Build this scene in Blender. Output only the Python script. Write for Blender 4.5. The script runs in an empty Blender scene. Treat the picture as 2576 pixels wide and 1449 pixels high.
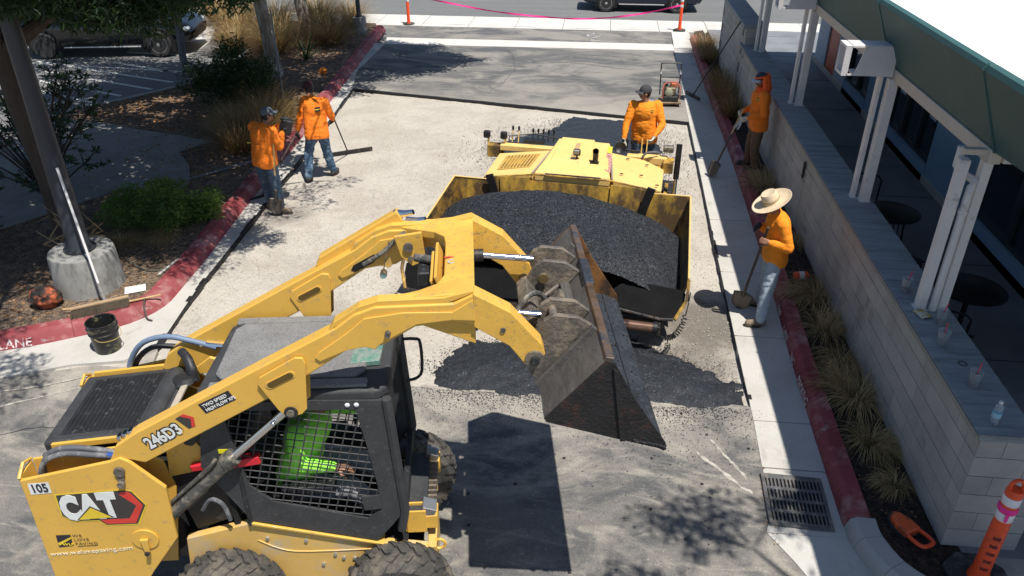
import bpy, bmesh, math, random
import numpy as np
from math import radians as R, sin, cos, pi
from mathutils import Vector, Matrix, noise, Quaternion
random.seed(7)
C = bpy.context.scene.collection
SC = bpy.context.scene
# ---------------------------------------------------------------- camera, sky, sun, exposure
cam = bpy.data.cameras.new('camera'); camo = bpy.data.objects.new('camera', cam); C.objects.link(camo)
cam.sensor_width = 36; cam.lens = 1970/2576*36; cam.clip_end = 900; cam.clip_start = .05
camo.location = (0, 0, 5.4); camo.rotation_euler = (R(90-30.2), 0, R(6.26))
SC.camera = camo
SUNV = Vector((.295, -.30, 1)).normalized()
w = bpy.data.worlds.new('World'); SC.world = w; w.use_nodes = True
nt = w.node_tree; bg = nt.nodes['Background']
sky = nt.nodes.new('ShaderNodeTexSky'); sky.sky_type = 'NISHITA'; sky.sun_disc = False
sky.sun_elevation = math.asin(SUNV.z); sky.sun_rotation = math.atan2(SUNV.x, SUNV.y)
sky.air_density = 1.0; sky.dust_density = .6; sky.ozone_density = 2.5
nt.links.new(sky.outputs[0], bg.inputs[0]); bg.inputs[1].default_value = .09
sl = bpy.data.lights.new('sun', 'SUN'); sl.energy = 5.0; sl.angle = R(.5); sl.color = (1, .945, .86)
so = bpy.data.objects.new('sun', sl); C.objects.link(so); so.location = (20, -20, 60)
so.rotation_euler = (-SUNV).to_track_quat('-Z', 'Y').to_euler()
vs = SC.view_settings; vs.view_transform = 'Standard'; vs.look = 'None'; vs.exposure = .22; vs.gamma = 1; vs.use_curve_mapping = False
SC.cycles.max_bounces = 6; SC.cycles.transparent_max_bounces = 6

# ---------------------------------------------------------------- materials
MATS = {}
def mat(name, col, rough=.6, metal=0., var=.12, scale=6., bump=.0, bscale=60., dirt=0., dcol=(.3, .26, .2), dscale=3., stretch=(1, 1, 1), spec=.5, coat=0., fine=0., world=False, trans=0., alpha=1., drough=None):
    if name in MATS: return MATS[name]
    m = bpy.data.materials.new(name); m.use_nodes = True; MATS[name] = m
    n = m.node_tree.nodes; l = m.node_tree.links; p = n['Principled BSDF']
    p.inputs['Roughness'].default_value = rough; p.inputs['Metallic'].default_value = metal
    p.inputs['Specular IOR Level'].default_value = spec
    if coat: p.inputs['Coat Weight'].default_value = coat
    if trans: p.inputs['Transmission Weight'].default_value = trans
    if alpha < 1: p.inputs['Alpha'].default_value = alpha
    tc = n.new('ShaderNodeTexCoord'); mp = n.new('ShaderNodeMapping'); mp.inputs['Scale'].default_value = stretch
    if world:
        g = n.new('ShaderNodeNewGeometry'); l.new(g.outputs['Position'], mp.inputs[0])
    else: l.new(tc.outputs['Object'], mp.inputs[0])
    def nz(s, d=5, r=.6, dist=0):
        t = n.new('ShaderNodeTexNoise'); t.inputs['Scale'].default_value = s; t.inputs['Detail'].default_value = d
        t.inputs['Roughness'].default_value = r; t.inputs['Distortion'].default_value = dist; l.new(mp.outputs[0], t.inputs[0]); return t.outputs[0]
    def ramp(src, a, b, ca, cb):
        r_ = n.new('ShaderNodeValToRGB'); r_.color_ramp.elements[0].position = a; r_.color_ramp.elements[1].position = b
        r_.color_ramp.elements[0].color = (*ca, 1); r_.color_ramp.elements[1].color = (*cb, 1); l.new(src, r_.inputs[0]); return r_.outputs[0]
    def mix(f, a, b, mode='MIX'):
        x = n.new('ShaderNodeMix'); x.data_type = 'RGBA'; x.blend_type = mode
        for sck, v in ((x.inputs[0], f), (x.inputs[6], a), (x.inputs[7], b)):
            if hasattr(v, 'links'): l.new(v, sck)
            elif isinstance(v, tuple): sck.default_value = (*v, 1) if len(v) == 3 else v
            else: sck.default_value = v
        return x.outputs[2]
    c = ramp(nz(scale), .3, .7, tuple(max(0, x*(1-var)) for x in col), tuple(min(1, x*(1+var)) for x in col))
    if fine:
        f = ramp(nz(bscale*2, 2), .35, .65, (1-fine,)*3, (1+fine,)*3); c = mix(1., c, f, 'MULTIPLY')
    if dirt:
        d = ramp(nz(dscale, 8, .7), .62-dirt*.35, .72-dirt*.25, (0, 0, 0), (1, 1, 1)); c = mix(d, c, dcol)
        if drough is not None:
            mm = n.new('ShaderNodeMapRange'); l.new(d, mm.inputs[0]); mm.inputs[3].default_value = rough; mm.inputs[4].default_value = drough; l.new(mm.outputs[0], p.inputs['Roughness'])
    l.new(c, p.inputs['Base Color'])
    if bump:
        b = n.new('ShaderNodeBump'); b.inputs['Strength'].default_value = bump; b.inputs['Distance'].default_value = .02
        l.new(nz(bscale, 6), b.inputs['Height']); l.new(b.outputs[0], p.inputs['Normal'])
    return m

def groundmat(name, layers, rough=.9, bumps=((80, .4),), stones=None, band=None, sparkle=None, spots=()):
    """world-space layered ground: layers = [(color,) base then (color, scale, lo, hi, stretch, amount, rot)]"""
    m = bpy.data.materials.new(name); m.use_nodes = True; MATS[name] = m
    n = m.node_tree.nodes; l = m.node_tree.links; p = n['Principled BSDF']; p.inputs['Roughness'].default_value = rough
    p.inputs['Specular IOR Level'].default_value = .3
    g = n.new('ShaderNodeNewGeometry')
    def nz(s, st=(1, 1, 1), rot=0, d=6, r=.65, dist=0., off=0.):
        mp = n.new('ShaderNodeMapping'); mp.inputs['Scale'].default_value = st; mp.inputs['Rotation'].default_value = (0, 0, rot); mp.inputs['Location'].default_value = (off, off*1.7, 0)
        l.new(g.outputs['Position'], mp.inputs[0])
        t = n.new('ShaderNodeTexNoise'); t.inputs['Scale'].default_value = s; t.inputs['Detail'].default_value = d
        t.inputs['Roughness'].default_value = r; t.inputs['Distortion'].default_value = dist; l.new(mp.outputs[0], t.inputs[0]); return t.outputs[0]
    cur = None
    for i, L in enumerate(layers):
        if i == 0:
            rgb = n.new('ShaderNodeRGB'); rgb.outputs[0].default_value = (*L[0], 1); cur = rgb.outputs[0]; continue
        col, s, lo, hi, st, amt, rot = L[:7]
        mr = n.new('ShaderNodeMapRange'); mr.interpolation_type = 'SMOOTHSTEP'; l.new(nz(s, st, rot, dist=L[7] if len(L) > 7 else 0., off=i*3.7), mr.inputs[0])
        mr.inputs[1].default_value = lo; mr.inputs[2].default_value = hi; mr.inputs[3].default_value = 0; mr.inputs[4].default_value = amt
        x = n.new('ShaderNodeMix'); x.data_type = 'RGBA'; l.new(mr.outputs[0], x.inputs[0]); l.new(cur, x.inputs[6]); x.inputs[7].default_value = (*col, 1); cur = x.outputs[2]
    if band:        # dust tracked over the asphalt where it meets the open base: (colour, y0, y1, amount)
        sp_ = n.new('ShaderNodeSeparateXYZ'); l.new(g.outputs['Position'], sp_.inputs[0])
        ad = n.new('ShaderNodeMath'); ad.operation = 'MULTIPLY_ADD'; l.new(nz(1.1, dist=1.), ad.inputs[0]); ad.inputs[1].default_value = 3.2; l.new(sp_.outputs[1], ad.inputs[2])
        mr = n.new('ShaderNodeMapRange'); mr.interpolation_type = 'SMOOTHSTEP'; l.new(ad.outputs[0], mr.inputs[0]); mr.inputs[1].default_value = band[1]; mr.inputs[2].default_value = band[2]; mr.inputs[4].default_value = band[3]
        x = n.new('ShaderNodeMix'); x.data_type = 'RGBA'; l.new(mr.outputs[0], x.inputs[0]); l.new(cur, x.inputs[6]); x.inputs[7].default_value = (*band[0], 1); cur = x.outputs[2]
    for (sx_, sy_, sr_, scol, sam) in spots:      # soft oil and damp stains at real places
        vm = n.new('ShaderNodeVectorMath'); vm.operation = 'DISTANCE'; l.new(g.outputs['Position'], vm.inputs[0]); vm.inputs[1].default_value = (sx_, sy_, -.05)
        ad = n.new('ShaderNodeMath'); ad.operation = 'MULTIPLY_ADD'; l.new(nz(2.6, dist=.8), ad.inputs[0]); ad.inputs[1].default_value = -1.5*sr_; l.new(vm.outputs['Value'], ad.inputs[2])
        mr = n.new('ShaderNodeMapRange'); mr.interpolation_type = 'SMOOTHSTEP'; l.new(ad.outputs[0], mr.inputs[0]); mr.inputs[1].default_value = sr_*.75; mr.inputs[2].default_value = -sr_*.2; mr.inputs[4].default_value = sam
        x = n.new('ShaderNodeMix'); x.data_type = 'RGBA'; l.new(mr.outputs[0], x.inputs[0]); l.new(cur, x.inputs[6]); x.inputs[7].default_value = (*scol, 1); cur = x.outputs[2]
    if sparkle:     # sparse pale specks painted in as glints: (scale, threshold, colour)
        v = n.new('ShaderNodeTexVoronoi'); v.inputs['Scale'].default_value = sparkle[0]; l.new(g.outputs['Position'], v.inputs[0])
        sep = n.new('ShaderNodeSeparateColor'); l.new(v.outputs['Color'], sep.inputs[0]); gt = n.new('ShaderNodeMath'); gt.operation = 'GREATER_THAN'; l.new(sep.outputs[1], gt.inputs[0]); gt.inputs[1].default_value = sparkle[1]
        x = n.new('ShaderNodeMix'); x.data_type = 'RGBA'; l.new(gt.outputs[0], x.inputs[0]); l.new(cur, x.inputs[6]); x.inputs[7].default_value = (*sparkle[2], 1); cur = x.outputs[2]
    if stones:
        sc_, amt = stones
        v = n.new('ShaderNodeTexVoronoi'); v.inputs['Scale'].default_value = sc_; l.new(g.outputs['Position'], v.inputs[0])
        hs = n.new('ShaderNodeHueSaturation'); sep = n.new('ShaderNodeSeparateColor'); l.new(v.outputs['Color'], sep.inputs[0])
        mr = n.new('ShaderNodeMapRange'); l.new(sep.outputs[0], mr.inputs[0]); mr.inputs[3].default_value = 1-amt; mr.inputs[4].default_value = 1+amt
        l.new(cur, hs.inputs['Color']); l.new(mr.outputs[0], hs.inputs['Value']); cur = hs.outputs[0]
    l.new(cur, p.inputs['Base Color'])
    prev = None
    for s, st in bumps:
        b = n.new('ShaderNodeBump'); b.inputs['Strength'].default_value = st; b.inputs['Distance'].default_value = 1.2/s
        l.new(nz(s, d=4), b.inputs['Height'])
        if prev: l.new(prev, b.inputs['Normal'])
        prev = b.outputs[0]
    if prev: l.new(prev, p.inputs['Normal'])
    return m

# ---------------------------------------------------------------- mesh helpers
class MB:
    def __init__(s): s.v = []; s.f = []; s.m = []; s.cur = 0
    def add(s, vs_, fs):
        o = len(s.v); s.v += [tuple(v) for v in vs_]; s.f += [tuple(o+i for i in f) for f in fs]; s.m += [s.cur]*len(fs); return s
    def box(s, c, d, rot=None):
        hx, hy, hz = d[0]/2, d[1]/2, d[2]/2
        P = [Vector((x, y, z)) for x in (-hx, hx) for y in (-hy, hy) for z in (-hz, hz)]
        if rot is not None:
            q = rot if isinstance(rot, Matrix) else Matrix.Rotation(rot, 3, 'Z'); P = [q @ p for p in P]
        P = [p+Vector(c) for p in P]
        return s.add(P, [(0, 1, 3, 2), (4, 6, 7, 5), (0, 4, 5, 1), (2, 3, 7, 6), (0, 2, 6, 4), (1, 5, 7, 3)])
    def tube(s, pts, r, n=8, cap=True):
        pts = [Vector(p) for p in pts]; rs = r if isinstance(r, (list, tuple)) else [r]*len(pts)
        rings = []; up = None
        for i, p in enumerate(pts):
            t = (pts[min(i+1, len(pts)-1)]-pts[max(i-1, 0)]).normalized()
            if up is None:
                up = Vector((0, 0, 1)) if abs(t.z) < .9 else Vector((1, 0, 0))
            a = (up-t*up.dot(t)).normalized(); b = t.cross(a); up = a
            rings.append([p+(a*cos(2*pi*k/n)+b*sin(2*pi*k/n))*rs[i] for k in range(n)])
        V = [v for rg in rings for v in rg]; F = []
        for i in range(len(pts)-1):
            for k in range(n):
                F.append((i*n+k, i*n+(k+1) % n, (i+1)*n+(k+1) % n, (i+1)*n+k))
        if cap: F.append(tuple(reversed(range(n)))); F.append(tuple((len(pts)-1)*n+k for k in range(n)))
        return s.add(V, F)
    def prism(s, poly, z0, z1):
        n = len(poly); V = [(x, y, z0) for x, y in poly]+[(x, y, z1) for x, y in poly]
        a = sum(poly[i][0]*poly[(i+1) % n][1]-poly[(i+1) % n][0]*poly[i][1] for i in range(n))
        F = [tuple(reversed(range(n))), tuple(range(n, 2*n))]+[(i, (i+1) % n, n+(i+1) % n, n+i) for i in range(n)]
        if a < 0: F = [tuple(reversed(f)) for f in F]
        return s.add(V, F)
    def plate(s, poly, y0, y1):      # outline in x,z, thickness along y
        n = len(poly); V = [(x, y0, z) for x, z in poly]+[(x, y1, z) for x, z in poly]
        a = sum(poly[i][0]*poly[(i+1) % n][1]-poly[(i+1) % n][0]*poly[i][1] for i in range(n))
        F = [tuple(range(n)), tuple(reversed(range(n, 2*n)))]+[((i+1) % n, i, n+i, n+(i+1) % n) for i in range(n)]
        if (a < 0) != (y1 < y0): F = [tuple(reversed(f)) for f in F]
        return s.add(V, F)
    def lathe(s, prof, c=(0, 0, 0), n=20, mtx=None):
        V = []; F = []
        for r, z in prof:
            for k in range(n):
                p = Vector((r*cos(2*pi*k/n), r*sin(2*pi*k/n), z))
                if mtx is not None: p = mtx @ p
                V.append(p+Vector(c))
        for i in range(len(prof)-1):
            for k in range(n): F.append((i*n+k, i*n+(k+1) % n, (i+1)*n+(k+1) % n, (i+1)*n+k))
        if prof[0][0] > 1e-4: F.append(tuple(reversed(range(n))))
        if prof[-1][0] > 1e-4: F.append(tuple((len(prof)-1)*n+k for k in range(n)))
        return s.add(V, F)
    def ball(s, c, r, n=8, rot=None):
        r = r if isinstance(r, (tuple, list)) else (r, r, r); V = []; F = []
        for i in range(n+1):
            th = pi*i/n
            for k in range(2*n):
                p = Vector((r[0]*sin(th)*cos(pi*k/n), r[1]*sin(th)*sin(pi*k/n), r[2]*cos(th)))
                if rot is not None: p = rot @ p
                V.append(p+Vector(c))
        for i in range(n):
            for k in range(2*n): F.append((i*2*n+k, (i+1)*2*n+k, (i+1)*2*n+(k+1) % (2*n), i*2*n+(k+1) % (2*n)))
        return s.add(V, F)
    def mesh(s, name, mats):
        me = bpy.data.meshes.new(name); me.from_pydata([tuple(v) for v in s.v], [], s.f)
        for m_ in (mats if isinstance(mats, (list, tuple)) else [mats]): me.materials.append(m_)
        if any(s.m): me.polygons.foreach_set('material_index', s.m)
        me.update(); return me
    def build(s, name, mats, parent=None, smooth=True, bevel=0., loc=None, ang=40, seg=2, weld=False):
        me = s.mesh(name, mats)
        if weld:
            b = bmesh.new(); b.from_mesh(me); bmesh.ops.remove_doubles(b, verts=b.verts, dist=1e-4); b.to_mesh(me); b.free()
        if smooth:
            me.shade_smooth(); me.set_sharp_from_angle(angle=R(ang))
        return link(name, me, parent, loc, bevel, seg)
def link(name, me, parent=None, loc=None, bevel=0., seg=2):
    o = bpy.data.objects.new(name, me); C.objects.link(o)
    if parent is not None: o.parent = parent
    if loc is not None: o.location = loc
    if bevel:
        b = o.modifiers.new('bevel', 'BEVEL'); b.width = bevel; b.segments = seg; b.limit_method = 'ANGLE'; b.angle_limit = R(35); b.harden_normals = True
    return o
def tag(o, label=None, cat=None, group=None, kind=None):
    for k, v in (('label', label), ('category', cat), ('group', group), ('kind', kind)):
        if v: o[k] = v
    return o
def empty(name, loc, rz=0, label=None, cat=None, group=None):
    o = bpy.data.objects.new(name, None); C.objects.link(o); o.location = loc; o.rotation_euler = (0, 0, rz); o.empty_display_size = .2
    return tag(o, label, cat, group)
def copytree(o, parent=None, loc=None, rz=None, scale=None, label=None, group=None):
    c = o.copy(); C.objects.link(c)
    if parent is not None: c.parent = parent
    if loc is not None: c.location = loc
    if rz is not None: c.rotation_euler = (c.rotation_euler[0], c.rotation_euler[1], rz)
    if scale is not None: c.scale = (scale,)*3 if not isinstance(scale, tuple) else scale
    if label: c['label'] = label
    if group: c['group'] = group
    for ch in list(o.children): copytree(ch, c)
    return c
def jit(pts, k=3):   # smooth a polyline by Catmull-Rom
    out = []; P = [Vector(p) for p in pts]
    for i in range(len(P)-1):
        a, b, c, d = P[max(i-1, 0)], P[i], P[i+1], P[min(i+2, len(P)-1)]
        for j in range(k):
            t = j/k; out.append(.5*((2*b)+(c-a)*t+(2*a-5*b+4*c-d)*t*t+(3*b-a-3*c+d)*t**3))
    out.append(P[-1]); return out
def offset(line, d):
    out = []; P = [Vector((p[0], p[1])) for p in line]
    for i in range(len(P)):
        t = (P[min(i+1, len(P)-1)]-P[max(i-1, 0)]).normalized(); out.append((P[i].x-t.y*d, P[i].y+t.x*d))
    return out
def text(s, name, size, m, parent, mtx, ext=.0015, sx=1., align='LEFT', off=0., shear=0., space=1.):
    cu = bpy.data.curves.new(name, 'FONT'); cu.body = s; cu.size = size; cu.extrude = ext; cu.align_x = align; cu.offset = off; cu.shear = shear; cu.resolution_u = 3; cu.space_character = space
    t = bpy.data.objects.new(name, cu); C.objects.link(t); bpy.context.view_layer.update()
    me = bpy.data.meshes.new_from_object(t.evaluated_get(bpy.context.evaluated_depsgraph_get()))
    C.objects.unlink(t); bpy.data.objects.remove(t); me.materials.clear(); me.materials.append(m)
    me.transform(mtx @ Matrix.Diagonal((sx, 1, 1, 1)))
    return link(name, me, parent)
def side(x, z, y=-.704, rot=0.):      # text placed on a plate that faces -y
    return Matrix.Translation((x, y, z)) @ Matrix.Rotation(-rot, 4, 'Y') @ Matrix.Rotation(pi/2, 4, 'X')
def fbm(x, y, z=0., o=4): return noise.fractal(Vector((x, y, z)), 1., 2., o)
# ---------------------------------------------------------------- ground materials
G_asph = groundmat('old_asphalt', [((.095, .097, .10),), ((.19, .18, .165), 1.1, .38, .60, (1, 1, 1), .85, 0, 1.), ((.36, .33, .28), .8, .45, .68, (.7, 1.4, 1), .75, 1.1, 1.5), ((.34, .315, .27), 2.2, .5, .7, (.6, 1.8, 1), .55, 1.3, 2.), ((.09, .09, .095), 3.1, .6, .74, (.8, 1.4, 1), .45, .9, .5), ((.5, .48, .44), 9, .68, .76, (1, 1, 1), .7, 0), ((.30, .29, .27), 45, .55, .75, (1, 1, 1), .35, 0), ((.52, .49, .44), 5.5, .64, .74, (.5, 3.5, 1), .6, 1.45), ((.07, .07, .072), 6.5, .68, .76, (.35, 4, 1), .5, 1.0)], bumps=((18, .12), (140, .5)), stones=(110, .18), band=((.41, .375, .325), 7.4, 9.0, .75))
G_far = groundmat('far_asphalt', [((.10, .103, .108),), ((.32, .30, .265), .55, .40, .64, (.8, 1.3, 1), .75, .1, 1.5), ((.24, .23, .21), 2.0, .45, .66, (.5, 2.2, 1), .6, .35, 2.), ((.055, .056, .06), 2.4, .60, .72, (.5, 2.0, 1), .5, .2, 1.), ((.4, .38, .34), 7, .66, .74, (1, 1, 1), .45, 0)], bumps=((25, .1), (150, .4)), stones=(120, .12), band=((.38, .35, .305), 21.2, 18.0, .7))
G_road = groundmat('road_asphalt', [((.155, .16, .16),), ((.20, .205, .20), .6, .4, .7, (.2, 2, 1), .7, 0), ((.12, .125, .13), 4, .55, .7, (1, 1, 1), .5, 0)], bumps=((150, .4),), stones=(100, .12))
G_base = groundmat('prepared_base', [((.43, .395, .345),), ((.51, .475, .42), .9, .4, .62, (1, 1, 1), .8, 0, .6), ((.33, .28, .23), .55, .55, .74, (1, 1.2, 1), .6, .3, .8), ((.30, .265, .225), 5, .56, .72, (1, 1, 1), .55, 0, .5), ((.55, .51, .46), 30, .58, .7, (1, 1, 1), .45, 0), ((.24, .21, .18), 22, .68, .76, (1, 1, 1), .5, 0)], bumps=((9, .18), (45, .45), (130, .6)), stones=(60, .14), spots=[(1.5, 8.7, .6, (.12, .105, .09), .8), (1.35, 7.75, .45, (.16, .14, .12), .7), (-1.35, 9.4, .55, (.11, .10, .085), .85), (-5.0, 11.3, .4, (.2, .18, .16), .6), (-3.2, 8.1, .5, (.27, .24, .2), .5)])
G_conc = groundmat('gutter_concrete', [((.50, .49, .455),), ((.40, .385, .35), 1.5, .4, .7, (1, 1, 1), .7, 0), ((.30, .28, .25), 4, .58, .74, (1, .5, 1), .6, 0, 1.), ((.58, .57, .54), 20, .6, .7, (1, 1, 1), .4, 0)], bumps=((60, .15), (200, .25)), stones=(150, .06))
G_walk = groundmat('pale_concrete', [((.60, .585, .55),), ((.50, .485, .45), 1.2, .4, .7, (1, 1, 1), .7, 0), ((.42, .40, .36), 6, .6, .75, (1, 1, 1), .5, 0)], bumps=((90, .15),), stones=(150, .05))
G_path = groundmat('path_concrete', [((.27, .265, .255),), ((.20, .19, .18), 2, .4, .65, (1, 1, 1), .7, 0), ((.34, .33, .31), 9, .6, .7, (1, 1, 1), .4, 0)], bumps=((90, .2),))
G_patio = groundmat('patio_concrete', [((.23, .245, .265),), ((.17, .18, .20), 1.2, .4, .65, (1, 1, 1), .8, 0), ((.22, .23, .24), 14, .6, .72, (1, 1, 1), .4, 0)], bumps=((120, .15),), rough=.7)
G_park = groundmat('parking_asphalt', [((.17, .17, .175),), ((.21, .21, .21), 2, .4, .65, (1, 1, 1), .7, 0)], bumps=((150, .35),), stones=(120, .12))
G_soil = groundmat('planter_soil', [((.14, .105, .08),), ((.26, .185, .13), 6, .42, .62, (1, 1, 1), .8, 0), ((.30, .22, .14), 22, .56, .68, (1, 1, 1), .8, 0), ((.03, .022, .018), 14, .55, .66, (1, 1, 1), .8, 0)], bumps=((14, .5), (50, .8)), stones=(60, .45))
G_mulch = groundmat('wood_mulch', [((.035, .024, .019),), ((.07, .045, .03), 12, .42, .6, (1, 1, 1), .8, 0), ((.012, .01, .009), 20, .5, .62, (1, 1, 1), .8, 0)], bumps=((30, .8), (80, .8)), stones=(70, .5))
def redkerb(name, seed):
    return groundmat(name, [((.29, .065, .072),), ((.21, .038, .045), 1.3, .4, .6, (1, 1, 1), .8, seed), ((.42, .22, .21), 3, .47, .66, (1, 1, 1), .8, seed), ((.33, .29, .27), 6, .6, .7, (1, 1, 1), .75, 0, .5), ((.06, .04, .04), 2.2, .66, .74, (1, 1, 1), .7, 0)], rough=.65, bumps=((60, .25), (200, .2)))
G_red = redkerb('red_kerb_paint', .3)
G_kgrey = groundmat('grey_kerb_concrete', [((.40, .39, .37),), ((.30, .285, .265), 2, .45, .7, (1, 1, 1), .8, 0), ((.5, .48, .45), 12, .6, .7, (1, 1, 1), .4, 0)], bumps=((80, .3),))
M_edge = mat('tack_coated_edge', (.012, .012, .014), .55, bump=.6, bscale=90)

def slab(name, poly, z0, z1, m, parent=None, bevel=0., kind=True):
    o = MB().prism(poly, z0, z1).build(name, m, parent, smooth=False, bevel=bevel, seg=1)
    if kind and parent is None: o['kind'] = 'structure'
    return o
# ---------------------------------------------------------------- terrain
MB().prism([(-300, -200), (300, -200), (300, 400), (-300, 400)], -.5, -.10).build('ground', G_road, smooth=False)['kind'] = 'structure'
cutL = [(-5.14, 7.30), (-5.29, 8.69), (-5.42, 11.1), (-5.62, 14.4), (-5.93, 18.4)]
gutR = [(1.80, 5.6), (1.85, 6.97), (1.86, 8.6), (1.90, 11.0), (1.94, 12.9), (2.0, 16.68), (2.08, 20), (2.12, 23.15), (2.2, 25.5)]
kLo = [tuple(p)[:2] for p in jit([(-13.5, 5.35, 0), (-10, 6.1, 0), (-8.3, 6.68, 0), (-7.0, 7.13, 0), (-6.3, 7.5, 0), (-5.82, 7.85, 0), (-5.6, 8.25, 0), (-5.6, 8.75, 0), (-5.66, 9.8, 0), (-5.82, 11.6, 0), (-6.02, 14.6, 0), (-6.3, 18.3, 0), (-6.62, 22, 0), (-6.85, 24.9, 0)], 3)]
kLb = offset(kLo, -.10); kLi = offset(kLo, .17)
# cut-out: prepared base, 5.5 cm down, with real gravel relief
nx, ny = 150, 230; mb = MB(); V = []; F = []
for j in range(ny+1):
    for i in range(nx+1):
        x = -6.1+8.3*i/nx; y = 6.55+12.2*j/ny
        z = -.062+.012*fbm(x*.8, y*.8)+.006*fbm(x*5, y*5)
        if y < 7.4: z += (7.4-y)/.85*.066
        V.append((x, y, min(z, -.004)))
for j in range(ny):
    for i in range(nx): a = j*(nx+1)+i; F.append((a, a+1, a+nx+2, a+nx+1))
mb.add(V, F).build('prepared_gravel_base', G_base, smooth=True)['kind'] = 'structure'
# near asphalt lot (everything south of the cut), left part wraps round the gutter
slab('asphalt_lot', [(-60, -40), (60, -40), (60, 4.0), (2.9, 4.3), (2.3, 4.9), (1.8, 5.4), (1.86, 6.95)]+[(x, 6.93+.10*fbm(x*1.3, 4.)+.05*fbm(x*9, 1.)) for x in np.arange(1.8, -5.05, -.05)]+[(-5.1, 7.28), (-5.3, 6.9), (-5.7, 6.9), (-6.6, 6.52), (-9, 5.75), (-14, 4.2), (-60, -6)], -.12, 0, G_asph)
slab('driveway_asphalt', [(-5.93, 18.4), (2.0, 16.68), (2.16, 23.14), (-6.3, 23.06), (-6.28, 20)], -.12, 0, G_far)
slab('driveway_apron_asphalt', [(-6.45, 23.88), (2.13, 23.92), (2.2, 25.6), (-6.6, 25.5)], -.12, 0, G_far)
mb = MB(); mb.prism([(-6.3, 23.06), (2.16, 23.14), (2.13, 23.92), (-6.45, 23.88)], -.12, .004)
mb.build('concrete_band', G_walk, smooth=False)['kind'] = 'structure'
# street sidewalk in slabs
mb = MB(); x = -24.
while x < 24:
    mb.prism([(x+.008, 25.58), (x+1.512, 25.58), (x+1.512, 27.25), (x+.008, 27.25)], -.12, .006 if -7 < x < 2.5 else .012); x += 1.52
mb.build('street_sidewalk', G_walk, smooth=False)['kind'] = 'structure'
slab('street_asphalt', [(-90, 27.26), (90, 27.26), (90, 60), (-90, 60)], -.12, -.03, G_road)
M_line = mat('road_paint', (.72, .72, .68), .7, dirt=.35, dcol=(.3, .3, .3), dscale=20, world=True)
# tack coated cut edges
mb = MB()
def edge(line, z0=-.07, z1=.007, wdt=.028):
    rng = random.Random(3)
    L = jit([(a, b, 0) for a, b in line], 12)
    for i in range(len(L)-1):
        a, b = L[i], L[i+1]; d = (b-a).normalized(); nrm = Vector((-d.y, d.x, 0)); w_ = wdt*(.7+.6*rng.random()); w2 = wdt*(.6+.5*rng.random())
        mb.prism([tuple((a-nrm*w_)[:2]), tuple((b-nrm*w_)[:2]), tuple((b+nrm*w2)[:2]), tuple((a+nrm*w2)[:2])], z0, z1-.004*rng.random())
edge(cutL); edge([(1.86, 7.0), (1.875, 8.6), (1.90, 11.0), (1.945, 12.9), (2.0, 16.68)], wdt=.02); edge([(-5.93, 18.4), (-2, 17.56), (2.0, 16.68)], wdt=.03)
mb.build('tack_coated_edge', M_edge, smooth=False)['kind'] = 'structure'
# left gutter and kerb
kb = kLb[:]
gl = [(-13.6, 4.55), (-10, 5.5), (-8, 6.1), (-6.6, 6.55), (-5.95, 6.88), (-5.4, 7.02), (-5.12, 7.30)]+cutL[1:]+[(-6.28, 20), (-6.3, 23.06)]
gp = gl+[(p[0]-.05, p[1]) for p in reversed(kb) if p[1] < 23.3]
mb = MB(); mb.prism(gp, -.12, .005); mb.build('left_gutter', G_conc, smooth=False)['kind'] = 'structure'
def kerb(name, bot, top, inn, h, m, z0=0., cuts=True):
    b_ = MB(); n = len(top)
    for i in range(n-1):
        e = .004 if (cuts and i % 4 == 0) else 0
        P = []
        for j, k in ((i, e), (i+1, 0)):
            t = (Vector(top[min(j+1, n-1)])-Vector(top[max(j-1, 0)])).normalized()*k
            rr = h-.035
            P.append([(bot[j][0]+t.x, bot[j][1]+t.y, z0-.05), (bot[j][0]+t.x, bot[j][1]+t.y, z0), (top[j][0]*.75+bot[j][0]*.25+t.x, top[j][1]*.75+bot[j][1]*.25+t.y, z0+rr), (top[j][0]+(inn[j][0]-top[j][0])*.2+t.x, top[j][1]+(inn[j][1]-top[j][1])*.2+t.y, z0+h), (inn[j][0]+t.x, inn[j][1]+t.y, z0+h), (inn[j][0]+t.x, inn[j][1]+t.y, z0-.05)])
        V_ = P[0]+P[1]; b_.add(V_, [(k, k+6, k+7, k+1) for k in range(5)]+[(5, 4, 3, 2, 1, 0), (6, 7, 8, 9, 10, 11)])
    o = b_.build(name, m, smooth=True, ang=30); o['kind'] = 'structure'; return o
kerb('left_kerb', kLb, kLo, kLi, .15, G_red)
# left planter ground (inside the kerb)
pk = [(-11.9, 14.4), (-11.55, 15.9), (-10.9, 16.6), (-9.9, 18.1), (-9.5, 18.6), (-9.9, 21.5), (-11.2, 22.4), (-12.2, 24.5), (-12.4, 25.4)]
inner = [p for p in kLi]
nxp = inner+[(-7.2, 25.4)]+list(reversed(pk))+[(-13, 13), (-15.5, 11), (-16, 6)]
slab('planter_soil', nxp, -.12, .10, G_soil)
slab('parking_lot', [(-60, 8), (-15.5, 11), (-13, 13), (-11.9, 14.4), (-11.55, 15.9), (-10.9, 16.6), (-9.9, 18.1), (-9.5, 18.6), (-9.9, 21.5), (-11.2, 22.4), (-12.2, 24.5), (-12.4, 25.5), (-60, 25.5)], -.12, .0, G_park)
pko = pk[:7]; kerb('parking_kerb', offset(pko, .04), pko, offset(pko, -.14), .13, G_kgrey)
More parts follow.
